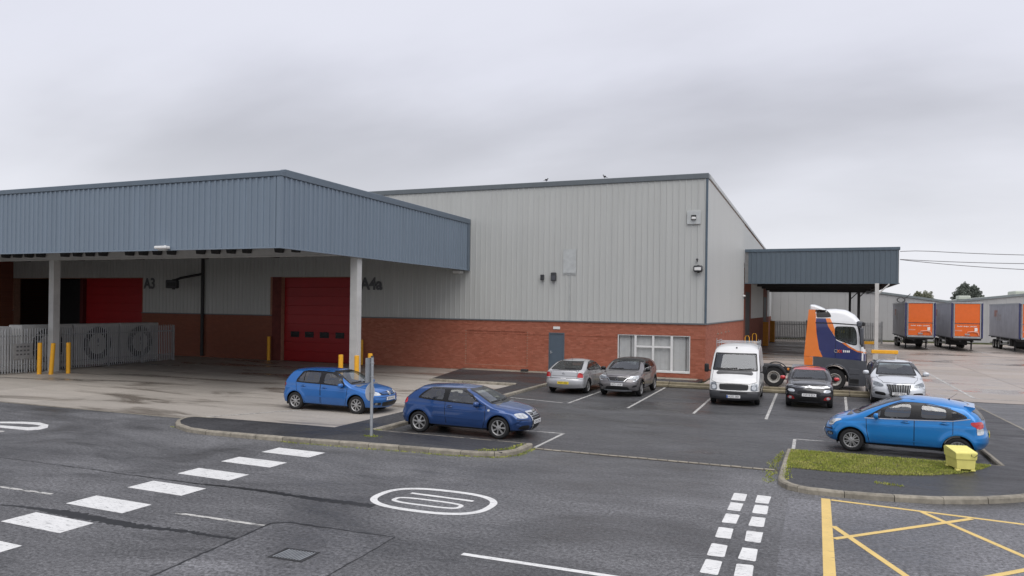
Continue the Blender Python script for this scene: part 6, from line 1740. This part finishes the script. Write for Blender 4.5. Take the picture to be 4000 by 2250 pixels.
p_, _ = cb.hit('Q', .33, 1.87, -1)
lg = empty('door_logo', (.33, p_.y - .012, 1.87)); lg.parent = trk; lg.scale = (.82, 1, .8)
mb = MB(); mb.tube([(-.36 + .09 * cos(a), 0, .02 + .085 * sin(a)) for a in np.linspace(.5, 5.8, 14)], .016, 5); mb.obj('letter', M['galv'], lg)
for k, x in enumerate((-.22, -.09)):
    mb = MB(); mb.tube([(x - .07, 0, .10), (x + .06, 0, -.08)], .02, 5); mb.tube([(x - .07, 0, -.08), (x + .06, 0, .10)], .02, 5); mb.obj('letter', M['orange'] if k == 0 else M['redlamp'], lg)
for k, x in enumerate((.06, .16, .26, .35)):
    mb = MB(); mb.bbox(x - .035, x + .035, -.004, .004, -.05, .07 if k else .09, .012); mb.obj('letter', M['plate_w'], lg)
# white 13 sheet in the side window
text('window_number', '13', .17, M['plate_y'], trk, (1.30 - TX, -1.165, 2.82), (pi / 2, 0, 0), .002)
# chassis, wheels, wings
mb = MB()
for sd in (1, -1): mb.box(-5.0, 1.2, sd * .43 - .05, sd * .43 + .05, .66, .92)
mb.box(-4.95, -4.85, -.43, .43, .66, .92); mb.box(-2.9, -2.8, -.43, .43, .66, .92); mb.box(-.2, -.1, -.43, .43, .66, .92)
mb.obj('chassis', M['darksteel'], trk)
mb = MB(); mb.bbox(-3.5, -2.5, -.5, .5, .94, 1.06, .03); mb.obj('coupling_plate', M['darksteel'], trk)
mb = MB(); mb.box(-1.95, -.75, -1.1, 1.1, .97, 1.02); mb.obj('catwalk', M['galv'], trk)
mb = MB(); mb.bbox(-1.9, -.9, -1.2, -.75, .38, .86, .06); mb.obj('fuel_tank', M['darksteel'], trk)
mb = MB(); mb.bbox(-1.9, -.9, .75, 1.2, .38, .86, .06); mb.obj('air_tank', M['darksteel'], trk)
tw = MB(); tw.lathe([(.285, .12), (.30, .15), (.46, .155), (.495, .12), (.505, .08), (.505, -.08), (.495, -.12), (.46, -.155), (.285, -.15)], 40); tw_m = tw.mesh('truck_tyre', M['tyre'], True)
rw = MB(); rw.cur = 0; rw.lathe([(.30, .145), (.275, .15), (.26, .10), (.20, .03), (.165, .045)], 36); rw.cur = 1; rw.lathe([(.165, .046), (.15, .10), (.11, .12), (.001, .12)], 24)
for k in range(10):
    a = 2 * pi * k / 10; rw.lathe([(.016, .04), (.014, .07), (.001, .07)], 6, 'y', (.225 * cos(a), 0, .225 * sin(a)))
rw_m = rw.mesh('truck_rim', [mat('pale_wheel_paint', (.50, .49, .46), .5, .2), M['black']], False)
for ax in (0, -2.77, -4.1):
    for sd in (1, -1):
        w = inst('wheel', tw_m, trk, (ax, sd * 1.06, .505), 0 if sd > 0 else pi); inst('rim', rw_m, w)
        if ax < 0:
            mb = MB(); n = 14
            vs = []
            for k in range(n + 1):
                a = radians(12) + radians(156) * k / n
                for yy in (sd * .88, sd * 1.25): vs.append((ax + .62 * cos(a), yy, .52 + .60 * sin(a)))
            mb.add(vs, [(2 * k, 2 * k + 1, 2 * k + 3, 2 * k + 2) for k in range(n)])
            vs = []
            for k in range(n + 1):
                a = radians(12) + radians(156) * k / n
                for rr in (.56, .62): vs.append((ax + rr * cos(a), sd * 1.25, .52 + rr * sin(a) * .97))
            mb.add(vs, [(2 * k, 2 * k + 1, 2 * k + 3, 2 * k + 2) for k in range(n)])
            mb.obj('mudguard', M['dkgrey'], trk, True)
mb = MB(); mb.bbox(-2.15, -2.05, -1.22, -1.12, .86, .98, .015); mb.obj('side_marker', M['amber'], trk)
# ================================================================== trailers
def make_trailer():
    t = empty('trailer', (0, 0, .018))
    w, Lg = 2.6, 13.6
    zb, zt = 1.42, 4.88
    def P(mb, nm, m, par=None, sm=False): return mb.obj(nm, m, par or t, sm)
    mb = MB(); mb.box(-w / 2 + .02, w / 2 - .02, .12, Lg, zb + .05, zt - .12); P(mb, 'load_body', M['curtain'])
    for sd in (1, -1):
        # hanging curtain with soft folds
        n = 90; vs = []
        for k in range(n + 1):
            y = .16 + (Lg - .3) * k / n
            o = .009 * sin(k * .9) + .005 * sin(k * 2.3)
            vs += [(sd * (w / 2 + .012 + o), y, zb - .05), (sd * (w / 2 + .012 + o * .3), y, zt - .14)]
        mb = MB(); mb.add(vs, [(2 * k, 2 * k + 2, 2 * k + 3, 2 * k + 1) for k in range(n)]); P(mb, 'side_curtain', M['curtain'], None, True)
        mb = MB(); mb.box(sd * w / 2 - .03, sd * w / 2 + .05, .1, Lg, zt - .15, zt); P(mb, 'top_rail', M['galv'])
        mb = MB(); mb.box(sd * w / 2 - .04, sd * w / 2 + .035, .1, Lg, zb - .14, zb - .04); P(mb, 'side_rail', M['truckgrey'])
        mb = MB(); mb.bbox(sd * w / 2 - .08, sd * w / 2 + .05, -.02, .24, zb - .05, zt - .02, .03); P(mb, 'corner_post', M['navy'])
        mb = MB(); mb.bbox(sd * (w / 2 - .17) - .05, sd * (w / 2 - .17) + .05, -.03, .08, zb, zt - .05, .015); P(mb, 'front_frame', M['galv'])
        lgm = MB(); lgm.tube([(sd * .95, 3.5, zb - .15), (sd * .95, 3.5, .08)], .075, 6); lgm.box(sd * .95 - .16, sd * .95 + .16, 3.38, 3.62, 0, .05); P(lgm, 'landing_leg', M['darksteel'])
        for z in (.55, .95):
            mb = MB(); mb.box(sd * 1.2 - .025, sd * 1.2 + .025, 4.6, 8.6, z, z + .12); P(mb, 'side_guard', M['galv_dull'])
        mb = MB(); mb.box(sd * 1.2 - .03, sd * 1.2 + .03, 4.55, 4.65, .5, zb - .1); P(mb, 'side_stay', M['galv_dull']); mb = MB(); mb.box(sd * 1.2 - .03, sd * 1.2 + .03, 8.55, 8.65, .5, zb - .1); P(mb, 'side_stay', M['galv_dull'])
        # faded emblem on the curtain
        for dx, dz, ww, hh, m in ((4.2, 3.5, 1.5, .7, 'redlamp'), (4.6, 3.05, .9, .9, 'plate_w'), (5.9, 3.1, 1.2, .65, 'plate_w')):
            mb = MB(); yy = Lg - dx; mb.bbox(sd * (w / 2 + .03) - .003, sd * (w / 2 + .03) + .003, yy, yy + ww, dz, dz + hh, .003)
            P(mb, 'curtain_emblem', mat_fade if m == 'plate_w' else mat_fade2)
    mb = MB(); mb.bbox(-w / 2 + .22, w / 2 - .22, -.012, .10, 2.82, zt - .14, .02); P(mb, 'front_panel', M['orange_t'])
    mb = MB(); mb.bbox(-w / 2 + .22, w / 2 - .22, .02, .10, zb + .10, 2.74, .02); lp = P(mb, 'front_panel', M['orange_t'])
    mb = MB(); mb.bbox(-w / 2 + .1, w / 2 - .1, -.03, .09, zb - .10, zb + .08, .02); mb.bbox(-w / 2 + .02, w / 2 - .02, -.04, .2, zt - .12, zt, .02); P(mb, 'front_frame', M['galv'])
    for k in range(22):
        if k in (6, 13): continue
        x0 = -.84 + k * .077
        q = MB(); q.bbox(x0, x0 + (.05, .062, .035)[k % 3], .008, .019, 2.46 + (0, .0, -.02, 0)[k % 4], 2.53 + (.03, 0, 0, .03, 0)[k % 5], .003); q.obj('lettering', M['plate_w'], lp)
    for k in range(6):
        x0 = -1.02 + k * .10
        q = MB(); q.bbox(x0, x0 + .075, .008, .019, 2.02, 2.14, .003); q.obj('lettering', mat_pale, lp)
    q = MB(); q.bbox(.62, .88, -.03, .018, 2.02, 2.36, .02); q.obj('document_box', M['plate_w'], lp)
    q = MB(); q.tube([(-.1, -.02, 1.66), (.05, -.06, 1.95), (.55, -.06, 2.0), (.9, -.04, 1.9), (1.0, 0, 1.6)], .05, 6); q.obj('air_line', mat_pale, lp, True)
    q = MB(); q.bbox(-.2, .22, -.05, .015, 1.62, 1.78, .02); q.obj('coupling_board', M['galv'], lp)
    mb = MB()
    for sd in (1, -1): mb.box(sd * .55 - .06, sd * .55 + .06, .3, Lg - .1, .95, zb - .05)
    for y in (1.0, 4, 7, 10, 13): mb.box(-1.2, 1.2, y, y + .1, 1.15, zb - .05)
    P(mb, 'chassis', M['darksteel'])
    mb = MB(); mb.bbox(-1.25, 1.25, .2, 1.9, 1.12, zb - .06, .03); P(mb, 'neck_plate', M['darksteel'])
    mb = MB(); mb.bbox(-.85, .85, 5.0, 7.2, .45, 1.1, .05); P(mb, 'pallet_carrier', M['darksteel'])
    for ax in (9.2, 10.5, 11.8):
        for sd in (1, -1):
            wo = inst('wheel', tw_m, t, (sd * 1.08, ax, .505), pi / 2 if sd < 0 else -pi / 2)
            inst('rim', rw_m, wo)
    mb = MB(); mb.box(-1.2, 1.2, Lg - .12, Lg - .02, .5, .62); P(mb, 'rear_underrun', M['galv'])
    return t
mat_fade = mat('faded_print', (.42, .40, .41), .6, var=.3, scale=4)
mat_fade2 = mat('faded_orange_print', (.42, .22, .18), .6, var=.3, scale=4)
mat_pale = mat('pale_pink_print', (.75, .38, .27), .5, var=.2)
tr0 = make_trailer()
for k, (x, lab) in enumerate(((10.01, 'parked curtain-sided trailer with orange front, the one nearest the slate-blue canopy'), (14.11, 'parked curtain-sided trailer with orange front, in the middle of the three'), (19.82, 'parked curtain-sided trailer cut off by the right edge of the photo'))):
    t = tr0 if k == 0 else copy_tree(tr0)
    t.location = (x, 85.0, .018)
    tag(t, lab, 'trailer', 'trailers parked at the back of the yard')

# ================================================================== street furniture and fittings
def bollard(x, y, h, lean, label, base=.016, hoop=False, r=.105):
    b = empty('bollard', (x, y, base), 0, label, 'bollard', 'yellow bollards')
    mb = MB(); mb.lathe([(r, 0), (r, h - .02), (r - .015, h - .003), (.001, h)], 18, 'z'); o = mb.obj('post', M['yellow'], b, True); o.rotation_euler = lean
    if hoop:
        q = MB(); q.tube([(-.16, 0, 0), (-.16, 0, h + .55), (-.08, 0, h + .68), (.08, 0, h + .68), (.16, 0, h + .55), (.16, 0, 0)], .035, 6); q.obj('hoop', M['yellow'], b, True)
    return b
bollard(-36.85, 26.05, 1.62, (0, radians(1.2), 0), 'yellow bollard left of the grey column by the fence')
bollard(-36.25, 26.25, 1.62, (0, radians(5.5), 0), 'leaning yellow bollard directly before the grey column by the fence')
bollard(-36.05, 27.05, 1.62, (0, 0, 0), 'yellow bollard right of the grey column by the fence')
bollard(-19.50, 27.66, 1.55, (0, 0, 0), 'yellow bollard behind the mid blue car, left of the light grey column')
bollard(-18.62, 27.6, 1.55, (0, 0, 0), 'yellow bollard standing in front of the light grey column')
bollard(-18.90, 29.1, 1.55, (0, 0, 0), 'yellow bollard seen just above the top of the grey signpost')
bollard(-33.80, 39.75, 1.60, (0, 0, 0), 'yellow bollard at the left side of the red loading door')
bollard(-26.50, 39.8, 1.60, (0, 0, 0), 'yellow bollard just peeping out right of the light grey column, by the brick wall')
bollard(-4.85, 61.2, 1.1, (0, 0, 0), 'yellow bollard with hoop beside the brick gable, nearest the van', hoop=True)
bollard(-4.55, 64.6, 1.2, (0, 0, 0), 'yellow hooped bollard beside the dark dock opening', hoop=True)
for k, (x, y, lab) in enumerate(((-4.75, 83.6, 'tall yellow guard post left of the far dock opening'), (-4.6, 94.6, 'tall yellow guard post right of the far dock opening'))):
    g = empty('guard_post', (x, y, .018), 0, lab, 'bollard', 'tall guard posts')
    mb = MB(); mb.bbox(-.28, .28, -.28, .28, 0, 2.6, .03); mb.obj('post', mat('ochre_post', (.50, .21, .02), .6, var=.15) if k == 0 else bpy.data.materials['ochre_post'], g)
    mb = MB(); mb.bbox(-.34, .34, -.34, .34, 0, .06, .01); mb.obj('base_plate', M['darksteel'], g)

# signpost, plates seen nearly edge on
sg = empty('signpost', (-11.40, 17.66, .118), 0, 'slim grey post carrying a rectangular and a round sign, seen from behind', 'signpost')
mb = MB(); mb.tube([(0, 0, 0), (0, 0, 2.22)], .042, 12); mb.obj('post', M['galv'], sg, True)
mb = MB(); mb.lathe([(.046, 2.20), (.046, 2.235), (.001, 2.24)], 12, 'z'); mb.obj('cap', M['dkgrey'], sg)
mb = MB(); mb.bbox(-.060, -.052, -.27, .13, 1.50, 2.19, .003); pl_ = mb.obj('sign_plate', M['galv'], sg); pl_.rotation_euler = (0, 0, radians(3))
mb = MB(); mb.lathe([(.235, -.062), (.235, -.054), (.001, -.054)], 32, 'x', (0, 0, 1.22)); mb.lathe([(.235, -.062), (.001, -.0621)], 32, 'x', (0, 0, 1.22)); mb.obj('round_sign', mat('grey_sign_back', (.50, .51, .53), .5, .1), sg)
for z in (1.22, 1.66, 2.04):
    mb = MB(); mb.bbox(-.053, .046, -.046, .046, z - .010, z + .010, .006); mb.obj('clip', M['galv_dull'], sg)

# grit bin
gb = empty('grit_bin', (3.22, 20.02, .13), radians(14), 'pale yellow plastic grit bin with lid on the grass verge', 'grit bin')
gb.scale = (.80, .80, .80)
mb = MB()
def frus(x0, x1, y0, y1, z0, z1, t):
    return ([(x0, y0, z0), (x1, y0, z0), (x1, y1, z0), (x0, y1, z0), (x0 - t, y0 - t, z1), (x1 + t, y0 - t, z1), (x1 + t, y1 + t, z1), (x0 - t, y1 + t, z1)], [(0, 3, 2, 1), (4, 5, 6, 7), (0, 1, 5, 4), (1, 2, 6, 5), (2, 3, 7, 6), (3, 0, 4, 7)])
mb.add(*frus(-.24, .24, -.36, .36, .05, .33, .02)); o = mb.obj('tub', M['binyellow'], gb)
mb = MB()
for x in (-.20, .20):
    for y in (-.30, .30): mb.bbox(x - .06, x + .06, y - .07, y + .07, 0, .049, .008)
mb.obj('feet', M['binyellow'], gb)
mb = MB(); mb.add(*frus(-.28, .28, -.40, .40, .331, .52, .012)); mb.obj('rim', M['binyellow'], gb)
mb = MB(); mb.xprism([(-.40, .522), (.40, .522), (.40, .60), (.30, .63), (-.38, .545)], -.30, .30, 'x'); l_ = mb.obj('lid', M['binyellow'], gb)
for gbo in list(gb.children):
    bv = gbo.modifiers.new('edge', 'BEVEL'); bv.width = .014; bv.segments = 2; bv.limit_method = 'ANGLE'
mb = MB(); mb.tube([(.12, -.42, .50), (.12, -.43, .44), (.20, -.43, .42), (.30, -.41, .50)], .008, 5); mb.obj('strap', M['darksteel'], gb)

# palisade fence with cooling units behind, left edge
fe = empty('palisade_fence', (-37.84, 24.7, .016), 0, 'grey steel palisade fence along the left side of the yard', 'fence')
FA, FB = Vector((-37.55, 21.0)), Vector((-38.86, 36.6))
fd = (FB - FA); fl = fd.length; fd /= fl; fn = Vector((fd.y, -fd.x))
fang = atan2(fd.y, fd.x)
pal = MB(); pal.add([(-.036, 0, .06), (-.014, -.022, .06), (.014, -.022, .06), (.036, 0, .06), (-.036, 0, 2.28), (-.014, -.022, 2.28), (.014, -.022, 2.28), (.036, 0, 2.28), (0, -.02, 2.38), (0, -.004, 2.38)], [(0, 1, 5, 4), (1, 2, 6, 5), (2, 3, 7, 6), (4, 5, 8), (5, 6, 8), (6, 7, 8), (7, 4, 8)])
pal_m = pal.mesh('pale', M['galv_dull'])
n = int(fl / .15)
for k in range(n):
    p = FA + fd * (k + .5) * .15 + fn * .05
    inst('pale', pal_m, fe, (p.x + 37.84, p.y - 24.7, random.uniform(-.015, .015)), fang)
for z in (.45, 1.95):
    a, b = FA - Vector((-37.84, 24.7)), FB - Vector((-37.84, 24.7))
    q = MB(); q.tube([(a.x, a.y, z), (b.x, b.y, z)], .035, 4); q.obj('rail', M['galv_dull'], fe)
for k in range(7):
    p = FA + fd * (fl * k / 6) - fn * .06
    mb = MB(); mb.box(-.05, .05, -.05, .05, 0, 2.3); o = mb.obj('fence_post', M['galv_dull'], fe); o.location = (p.x + 37.84, p.y - 24.7, 0); o.rotation_euler = (0, 0, fang)
mb = MB(); mb.bbox(-.55, .55, -.09, -.075, .75, 1.55, .004); o = mb.obj('notice_board', M['galv_dull'], fe); p = FA + fd * 4.9 + fn * .0; o.location = (p.x + 37.84, p.y - 24.7, 0); o.rotation_euler = (0, 0, fang)
for r_ in range(3):
    for c_ in range(4):
        q = MB(); q.box(-.36 + c_ * .2, -.24 + c_ * .2, -.094, -.091, .95 + r_ * .2, 1.03 + r_ * .2); q.obj('notice_mark', M['lettering'], o)
mcase = mat('cooling_unit_casing', (.52, .52, .51), .55, var=.08)
for k, (yc, lab) in enumerate(((27.9, 'grey cooling unit with round fan guard behind the fence, nearest the grey column'), (31.15, 'grey cooling unit with round fan guard behind the fence, middle one'), (34.35, 'grey cooling unit with round fan guard behind the fence, farthest from the road'))):
    s_ = (yc - FA.y) / fd.y
    p = FA + fd * s_ - fn * .62
    cu = empty('cooling_unit', (p.x, p.y, .016), fang, lab, 'cooling unit', 'cooling units behind the fence')
    mb = MB(); mb.bbox(-1.55, 1.55, .0, .9, .12, 2.48, .03); mb.obj('casing', mcase, cu)
    mb = MB(); mb.lathe([(1.02, -.02), (1.0, -.05), (.97, -.02)], 40, 'y', (0, 0, 1.30)); mb.obj('fan_ring', M['galv_dull'], cu)
    mb = MB(); mb.lathe([(.98, -.012), (.60, -.012)], 40, 'y', (0, 0, 1.30)); mb.obj('fan_opening', M['black'], cu)
    mb = MB(); mb.lathe([(.60, -.03), (.55, -.05), (.001, -.05)], 40, 'y', (0, 0, 1.30)); d_ = mb.obj('centre_plate', mcase, cu)
    q = MB(); q.bbox(-.03, .03, -.06, -.052, 1.36, 1.62, .002); q.bbox(-.12, .10, -.0605, -.0525, 1.46, 1.50, .002); q.bbox(-.03, .03, -.06, -.052, 1.16, 1.24, .002); q.obj('plate_mark', M['lettering'], d_)
    for j in range(5):
        a = pi * j / 5 + .2
        q = MB(); q.tube([(1.0 * cos(a), -.03, 1.3 + 1.0 * sin(a)), (-1.0 * cos(a), -.03, 1.3 - 1.0 * sin(a))], .014, 4); q.obj('guard_bar', M['galv_dull'], cu)
    for x in (-1.3, 1.3):
        q = MB(); q.box(x - .1, x + .1, .1, .8, 0, .119); q.obj('foot', M['darksteel'], cu)
p = FA + fd * 2.2 - fn * .62
cu = empty('equipment_cabinet', (p.x, p.y, .016), fang, 'pale grey ribbed equipment cabinet behind the fence at the left edge', 'cabinet')
mb = MB(); mb.bbox(-3.2, 2.6, 0, .9, .1, 2.42, .03); mb.obj('casing', mat('pale_cabinet', (.58, .585, .59), .5, var=.05), cu)
for k in range(30):
    q = MB(); q.bbox(-3.1 + k * .19, -3.0 + k * .19, -.03, .002, .2, 2.2, .008); q.obj('rib', bpy.data.materials['pale_cabinet'], cu)
for x in (-2.8, 2.2):
    q = MB(); q.box(x - .1, x + .1, .1, .8, 0, .099); q.obj('foot', M['darksteel'], cu)

# fittings on walls
def wallthing(name, label, cat, loc, parts, group=None, rz=0):
    t = empty(name, loc, rz, label, cat, group)
    for nm, mb, m in parts: mb.obj(nm, m, t)
    return t
a = MB().bbox(-.36, .36, -.06, 0, -.36, .36, .015); b = MB().bbox(-.13, .13, -.10, -.061, -.14, .13, .01); c = MB().bbox(-.10, .12, -.20, -.101, -.11, .02, .02)
wallthing('wall_vent', 'square vent plate with a dark flue outlet high on the right of the front wall', 'vent', (-5.97, YF - .04, 8.69), [('plate', a, M['vent']), ('opening', b, M['black']), ('flue_cowl', c, M['whitepaint'])])
def flood(loc, label, s=1, rz=0, group='floodlights', lens='whitepaint'):
    t = empty('floodlight', loc, rz, label, 'floodlight', group)
    MB().bbox(-.23 * s, .23 * s, -.26 * s, -.02, -.18 * s, .16 * s, .05).obj('housing', M['dkgrey'], t, True)
    MB().bbox(-.17 * s, .17 * s, -.275 * s, -.255 * s, -.10 * s, .06 * s, .02).obj('lens', M[lens], t, True)
    MB().bbox(-.06 * s, .06 * s, -.03, .04, -.22 * s, .2 * s, .01).obj('bracket', M['darksteel'], t)
    return t
flood((-5.70, YF - .04, 5.97), 'wall floodlight with pale lens near the right corner of the front wall', 1.0)
t = empty('photocell', (-5.76, YF - .04, 6.45), 0, 'tiny light sensor just above the corner floodlight', 'sensor'); mb = MB(); ellipsoid(mb, (0, -.08, 0), .06, .06, .07, 10, 6); mb.obj('dome', M['dkgrey'], t, True); MB().box(-.015, .015, -.06, .0, -.12, -.04).obj('stem', M['dkgrey'], t)
a = MB().bbox(-.10, .10, -.16, 0, -.16, .16, .02); b = MB().bbox(-.02, .02, -.17, -.161, -.14, .14, .005)
wallthing('alarm_box', 'small dark grey box on the front wall, left of the larger box', 'box', (-14.47, YF - .04, 5.53), [('case', a, M['dkgrey']), ('strip', b, M['darksteel'])], 'wall boxes')
a = MB().bbox(-.15, .15, -.18, 0, -.24, .24, .03); b = MB().bbox(-.12, .12, -.19, -.181, -.20, .05, .01)
wallthing('alarm_box', 'larger dark grey box on the front wall beside the patched sheet', 'box', (-13.78, YF - .04, 5.57), [('case', a, M['dkgrey']), ('cover', b, M['truckgrey'])], 'wall boxes')
a = MB().bbox(-.08, .08, -.22, 0, .05, .18, .03); b = MB().bbox(-.05, .05, -.18, -.08, -.15, .05, .02)
wallthing('gable_camera', 'small white camera on the gable wall near the slate-blue canopy', 'camera', (XS + .03, 61.3, 4.85), [('housing', a, M['whitepaint']), ('arm', b, M['darksteel'])], None, pi / 2)
a = MB().bbox(-.32, .32, -.30, -.02, -.06, .06, .03); b = MB().bbox(-.2, .2, -.22, -.04, -.12, -.061, .02); c = MB().bbox(-.05, .05, -.02, .03, -.05, .10, .01)
wallthing('canopy_light', 'white light fitting on the lower edge of the left canopy', 'light', (-25.05, YC - .045, 6.06), [('housing', a, M['whitepaint']), ('lens', b, M['vent']), ('bracket', c, M['whitepaint'])])
a = MB().bbox(-.3, .25, -.45, -.05, -.05, .12, .03); b = MB().bbox(-.08, .08, -.06, .03, -.1, .16, .01)
wallthing('corner_camera', 'small white camera under the right end of the blue-grey canopy', 'camera', (-19.75, YF - .05, 5.83), [('housing', a, M['whitepaint']), ('bracket', b, M['vent'])])
for (x, z, lab) in ((-41.45, 5.1, 'dark floodlight hanging left of the drain pipe under the canopy'),):
    flood((x, YF - 1.2, z), lab, 1.7, radians(25), lens='black')
    mb = MB(); mb.tube([(1.9, .2, .75), (.5, .1, .45), (0, 0, .25)], .09, 6); o = mb.obj('arm', M['darksteel'], bpy.data.objects['floodlight.001'])
# small block at the foot of the wall
tag(MB().bbox(-15.47, -15.08, 39.3, 39.6, .125, .26, .02).obj('concrete_block', M['darksteel']), 'small dark block lying at the foot of the brick wall', 'block')

# birds on the parapet
for k, (x, lab, a) in enumerate(((-14.38, 'dark bird perched on the parapet, left of the pair', .5), (-10.92, 'dark bird perched on the parapet, right of the pair', -2.4))):
    b = empty('bird', (x, YF + .1, 11.03), a, lab, 'bird', 'birds on the parapet'); b.scale = (.68, .68, .68)
    mb = MB(); ellipsoid(mb, (0, 0, .20), .13, .075, .085, 10, 7); ellipsoid(mb, (.12, 0, .31), .05, .045, .05, 8, 6)
    mb.add([(-.10, .03, .19), (-.10, -.03, .19), (-.30, -.03, .11), (-.30, .03, .11), (-.10, 0, .15)], [(0, 1, 2, 3), (0, 4, 1), (1, 4, 2), (2, 4, 3), (3, 4, 0)])
    mb.obj('body', M['bird'], b, True)
    mb = MB(); mb.tube([(.16, 0, .31), (.215, 0, .30)], .012, 5, .002); mb.obj('beak', M['dkgrey'], b)
    for sd in (1, -1):
        mb = MB(); mb.tube([(0, sd * .03, .13), (.02, sd * .03, 0)], .007, 5); mb.obj('leg', M['dkgrey'], b)

# overhead cables to a pole beyond the frame
pole = empty('utility_pole', (31, 63.5, .018), 0, 'timber utility pole beyond the right edge carrying the overhead cables', 'pole')
mb = MB(); mb.tube([(0, 0, 0), (0, 0, 9.2)], .14, 8, .10); mb.obj('pole', M['bark'], pole); mb = MB(); mb.bbox(-.08, .08, -.7, .7, 8.2, 8.35, .01); mb.obj('crossarm', M['bark'], pole)
for z0, z1, s_, lab in ((8.42, 8.25, .55, 'topmost overhead cable leaving the slate-blue canopy'), (7.82, 7.95, .5, 'middle overhead cable leaving the slate-blue canopy'), (7.80, 7.35, .75, 'lowest overhead cable leaving the slate-blue canopy')):
    pts = [(5.98 + 25 * t, 62.8 + .7 * t, z0 + (z1 - z0) * t - s_ * 4 * t * (1 - t) + (.16 * min(1, t * 18) if z0 > 8.3 else 0)) for t in np.linspace(0, 1, 26)]
    mb = MB(); mb.tube(pts, .026, 5); tag(mb.obj('overhead_cable', M['cable'], None, True), lab, 'cable', 'overhead cables')

# yellow barrier arms at the canopy column
for x, y, z, w, lab in ((3.95, 60.3, .92, 1.75, 'yellow barrier beam across the foot of the near canopy column'), (3.6, 74, 1.05, 1.5, 'orange-yellow barrier beam farther back under the canopy')):
    t = empty('barrier', (x, y, .018), 0, lab, 'barrier', 'yellow barriers')
    MB().bbox(0, w, -.15, .15, z - .16, z + .1, .03).obj('beam', M['yellow'], t)
    for q in (.15, w - .15): MB().box(q - .06, q + .06, -.06, .06, 0, z - .17).obj('barrier_post', M['steel'], t)
# palisade gate between the two warehouses
gt = empty('palisade_gate', (-5, 99, .018), 0, 'tall grey palisade gate closing the gap behind the lorry', 'gate')
gm = MB(); gm.add([(-.06, 0, .08), (.06, 0, .08), (.06, 0, 2.5), (-.06, 0, 2.5), (0, -.01, 2.6), (0, -.03, .08), (0, -.03, 2.5)], [(0, 5, 6, 3), (5, 1, 2, 6), (3, 6, 4), (6, 2, 4)]); gmm = gm.mesh('pale', M['galv_dull'])
for k in range(62): inst('pale', gmm, gt, (.2 + k * .2, 0, 0))
for z in (.5, 2.1): MB().box(0, 12.6, .02, .10, z, z + .09).obj('rail', M['galv_dull'], gt)
for x in (0, 4.2, 8.4, 12.6): MB().box(x - .08, x + .08, .0, .16, 0, 2.7).obj('gate_post', M['galv_dull'], gt)
MB().bbox(4.6, 5.4, -.06, -.035, 1.35, 1.65, .004).obj('gate_sign', M['whitepaint'], gt)
# round bracket light on the far wall
fl_ = empty('bracket_lamp', (10.3, 106.6, 5.45), 0, 'round bracket lamp on the far pale warehouse wall', 'lamp')
mb = MB(); mb.tube([(.45 * cos(a), -.4, .30 * sin(a)) for a in np.linspace(0, 2 * pi, 17)], .07, 6, cap=False); mb.obj('hoop', M['dkgrey'], fl_); mb = MB(); mb.tube([(.4, -.4, .2), (1.1, .05, .8)], .05, 5); mb.obj('arm', M['dkgrey'], fl_)

# ================================================================== trees beyond the far roof
def tree(loc, h, rx, m, label, n, seed, blobs):
    rnd = random.Random(seed)
    t = empty('tree', loc, 0, label, 'tree', 'trees beyond the far roof')
    mb = MB(); mb.tube([(0, 0, 0), (.1, .05, h * .35), (-.05, .1, h * .6)], h * .035, 7, h * .018)
    V = []; F = []
    for bx, by, bz, br in blobs:
        mb.tube([(0, .05, h * .35), (bx * rx * .5, by * rx * .5, h * (bz - .12)), (bx * rx, by * rx, h * bz)], h * .016, 5, h * .005)
        for _ in range(int(n * br)):
            d = Vector((rnd.gauss(0, 1), rnd.gauss(0, 1), rnd.gauss(0, 1))).normalized()
            r = br * rx * 1.05 * (rnd.random() ** .55) * (1 + .28 * sin(d.x * 7 + seed) * sin(d.z * 6 + seed))
            c = Vector((bx * rx, by * rx, h * bz)) + d * r
            s = rnd.uniform(.06, .15) * h / 10
            a = Vector((rnd.gauss(0, 1), rnd.gauss(0, 1), rnd.gauss(0, 1))).normalized(); b = a.orthogonal().normalized(); e = a.cross(b)
            k = len(V)
            V += [c + b * s, c + e * s * .6, c - b * s, c - e * s * .6]
            F.append((k, k + 1, k + 2, k + 3))
    mb.obj('trunk', M['bark'], t, True)
    me = bpy.data.meshes.new('crown'); me.from_pydata([tuple(v) for v in V], [], F); me.materials.append(m)
    link(bpy.data.objects.new('crown', me), t)
    return t
tree((21.6, 182, 0), 9.1, 2.1, M['leaf_a'], 'yellowish green tree rising behind the far roof, left of the darker one', 8000, 3, [(-.55, 0, .72, .55), (.45, .1, .80, .62), (-.1, .2, .60, .8), (.75, -.2, .66, .5), (-.8, .1, .60, .45), (-.35, 0, .86, .34)])
tree((30.4, 182, 0), 10.2, 2.4, M['leaf_b'], 'dark green two-topped tree rising behind the far roof', 8000, 8, [(-.45, 0, .80, .66), (-.30, 0, .92, .42), (.45, .1, .82, .50), (.0, .2, .62, .85), (-.8, .1, .70, .48), (.85, -.1, .68, .45), (.40, 0, .90, .3)])
tree((26.6, 190, 0), 7.0, 1.4, M['leaf_b'], 'small dark treetop just showing between the two larger trees', 4000, 12, [(-.3, 0, .80, .6), (.4, 0, .82, .6), (0, 0, .6, .8)])
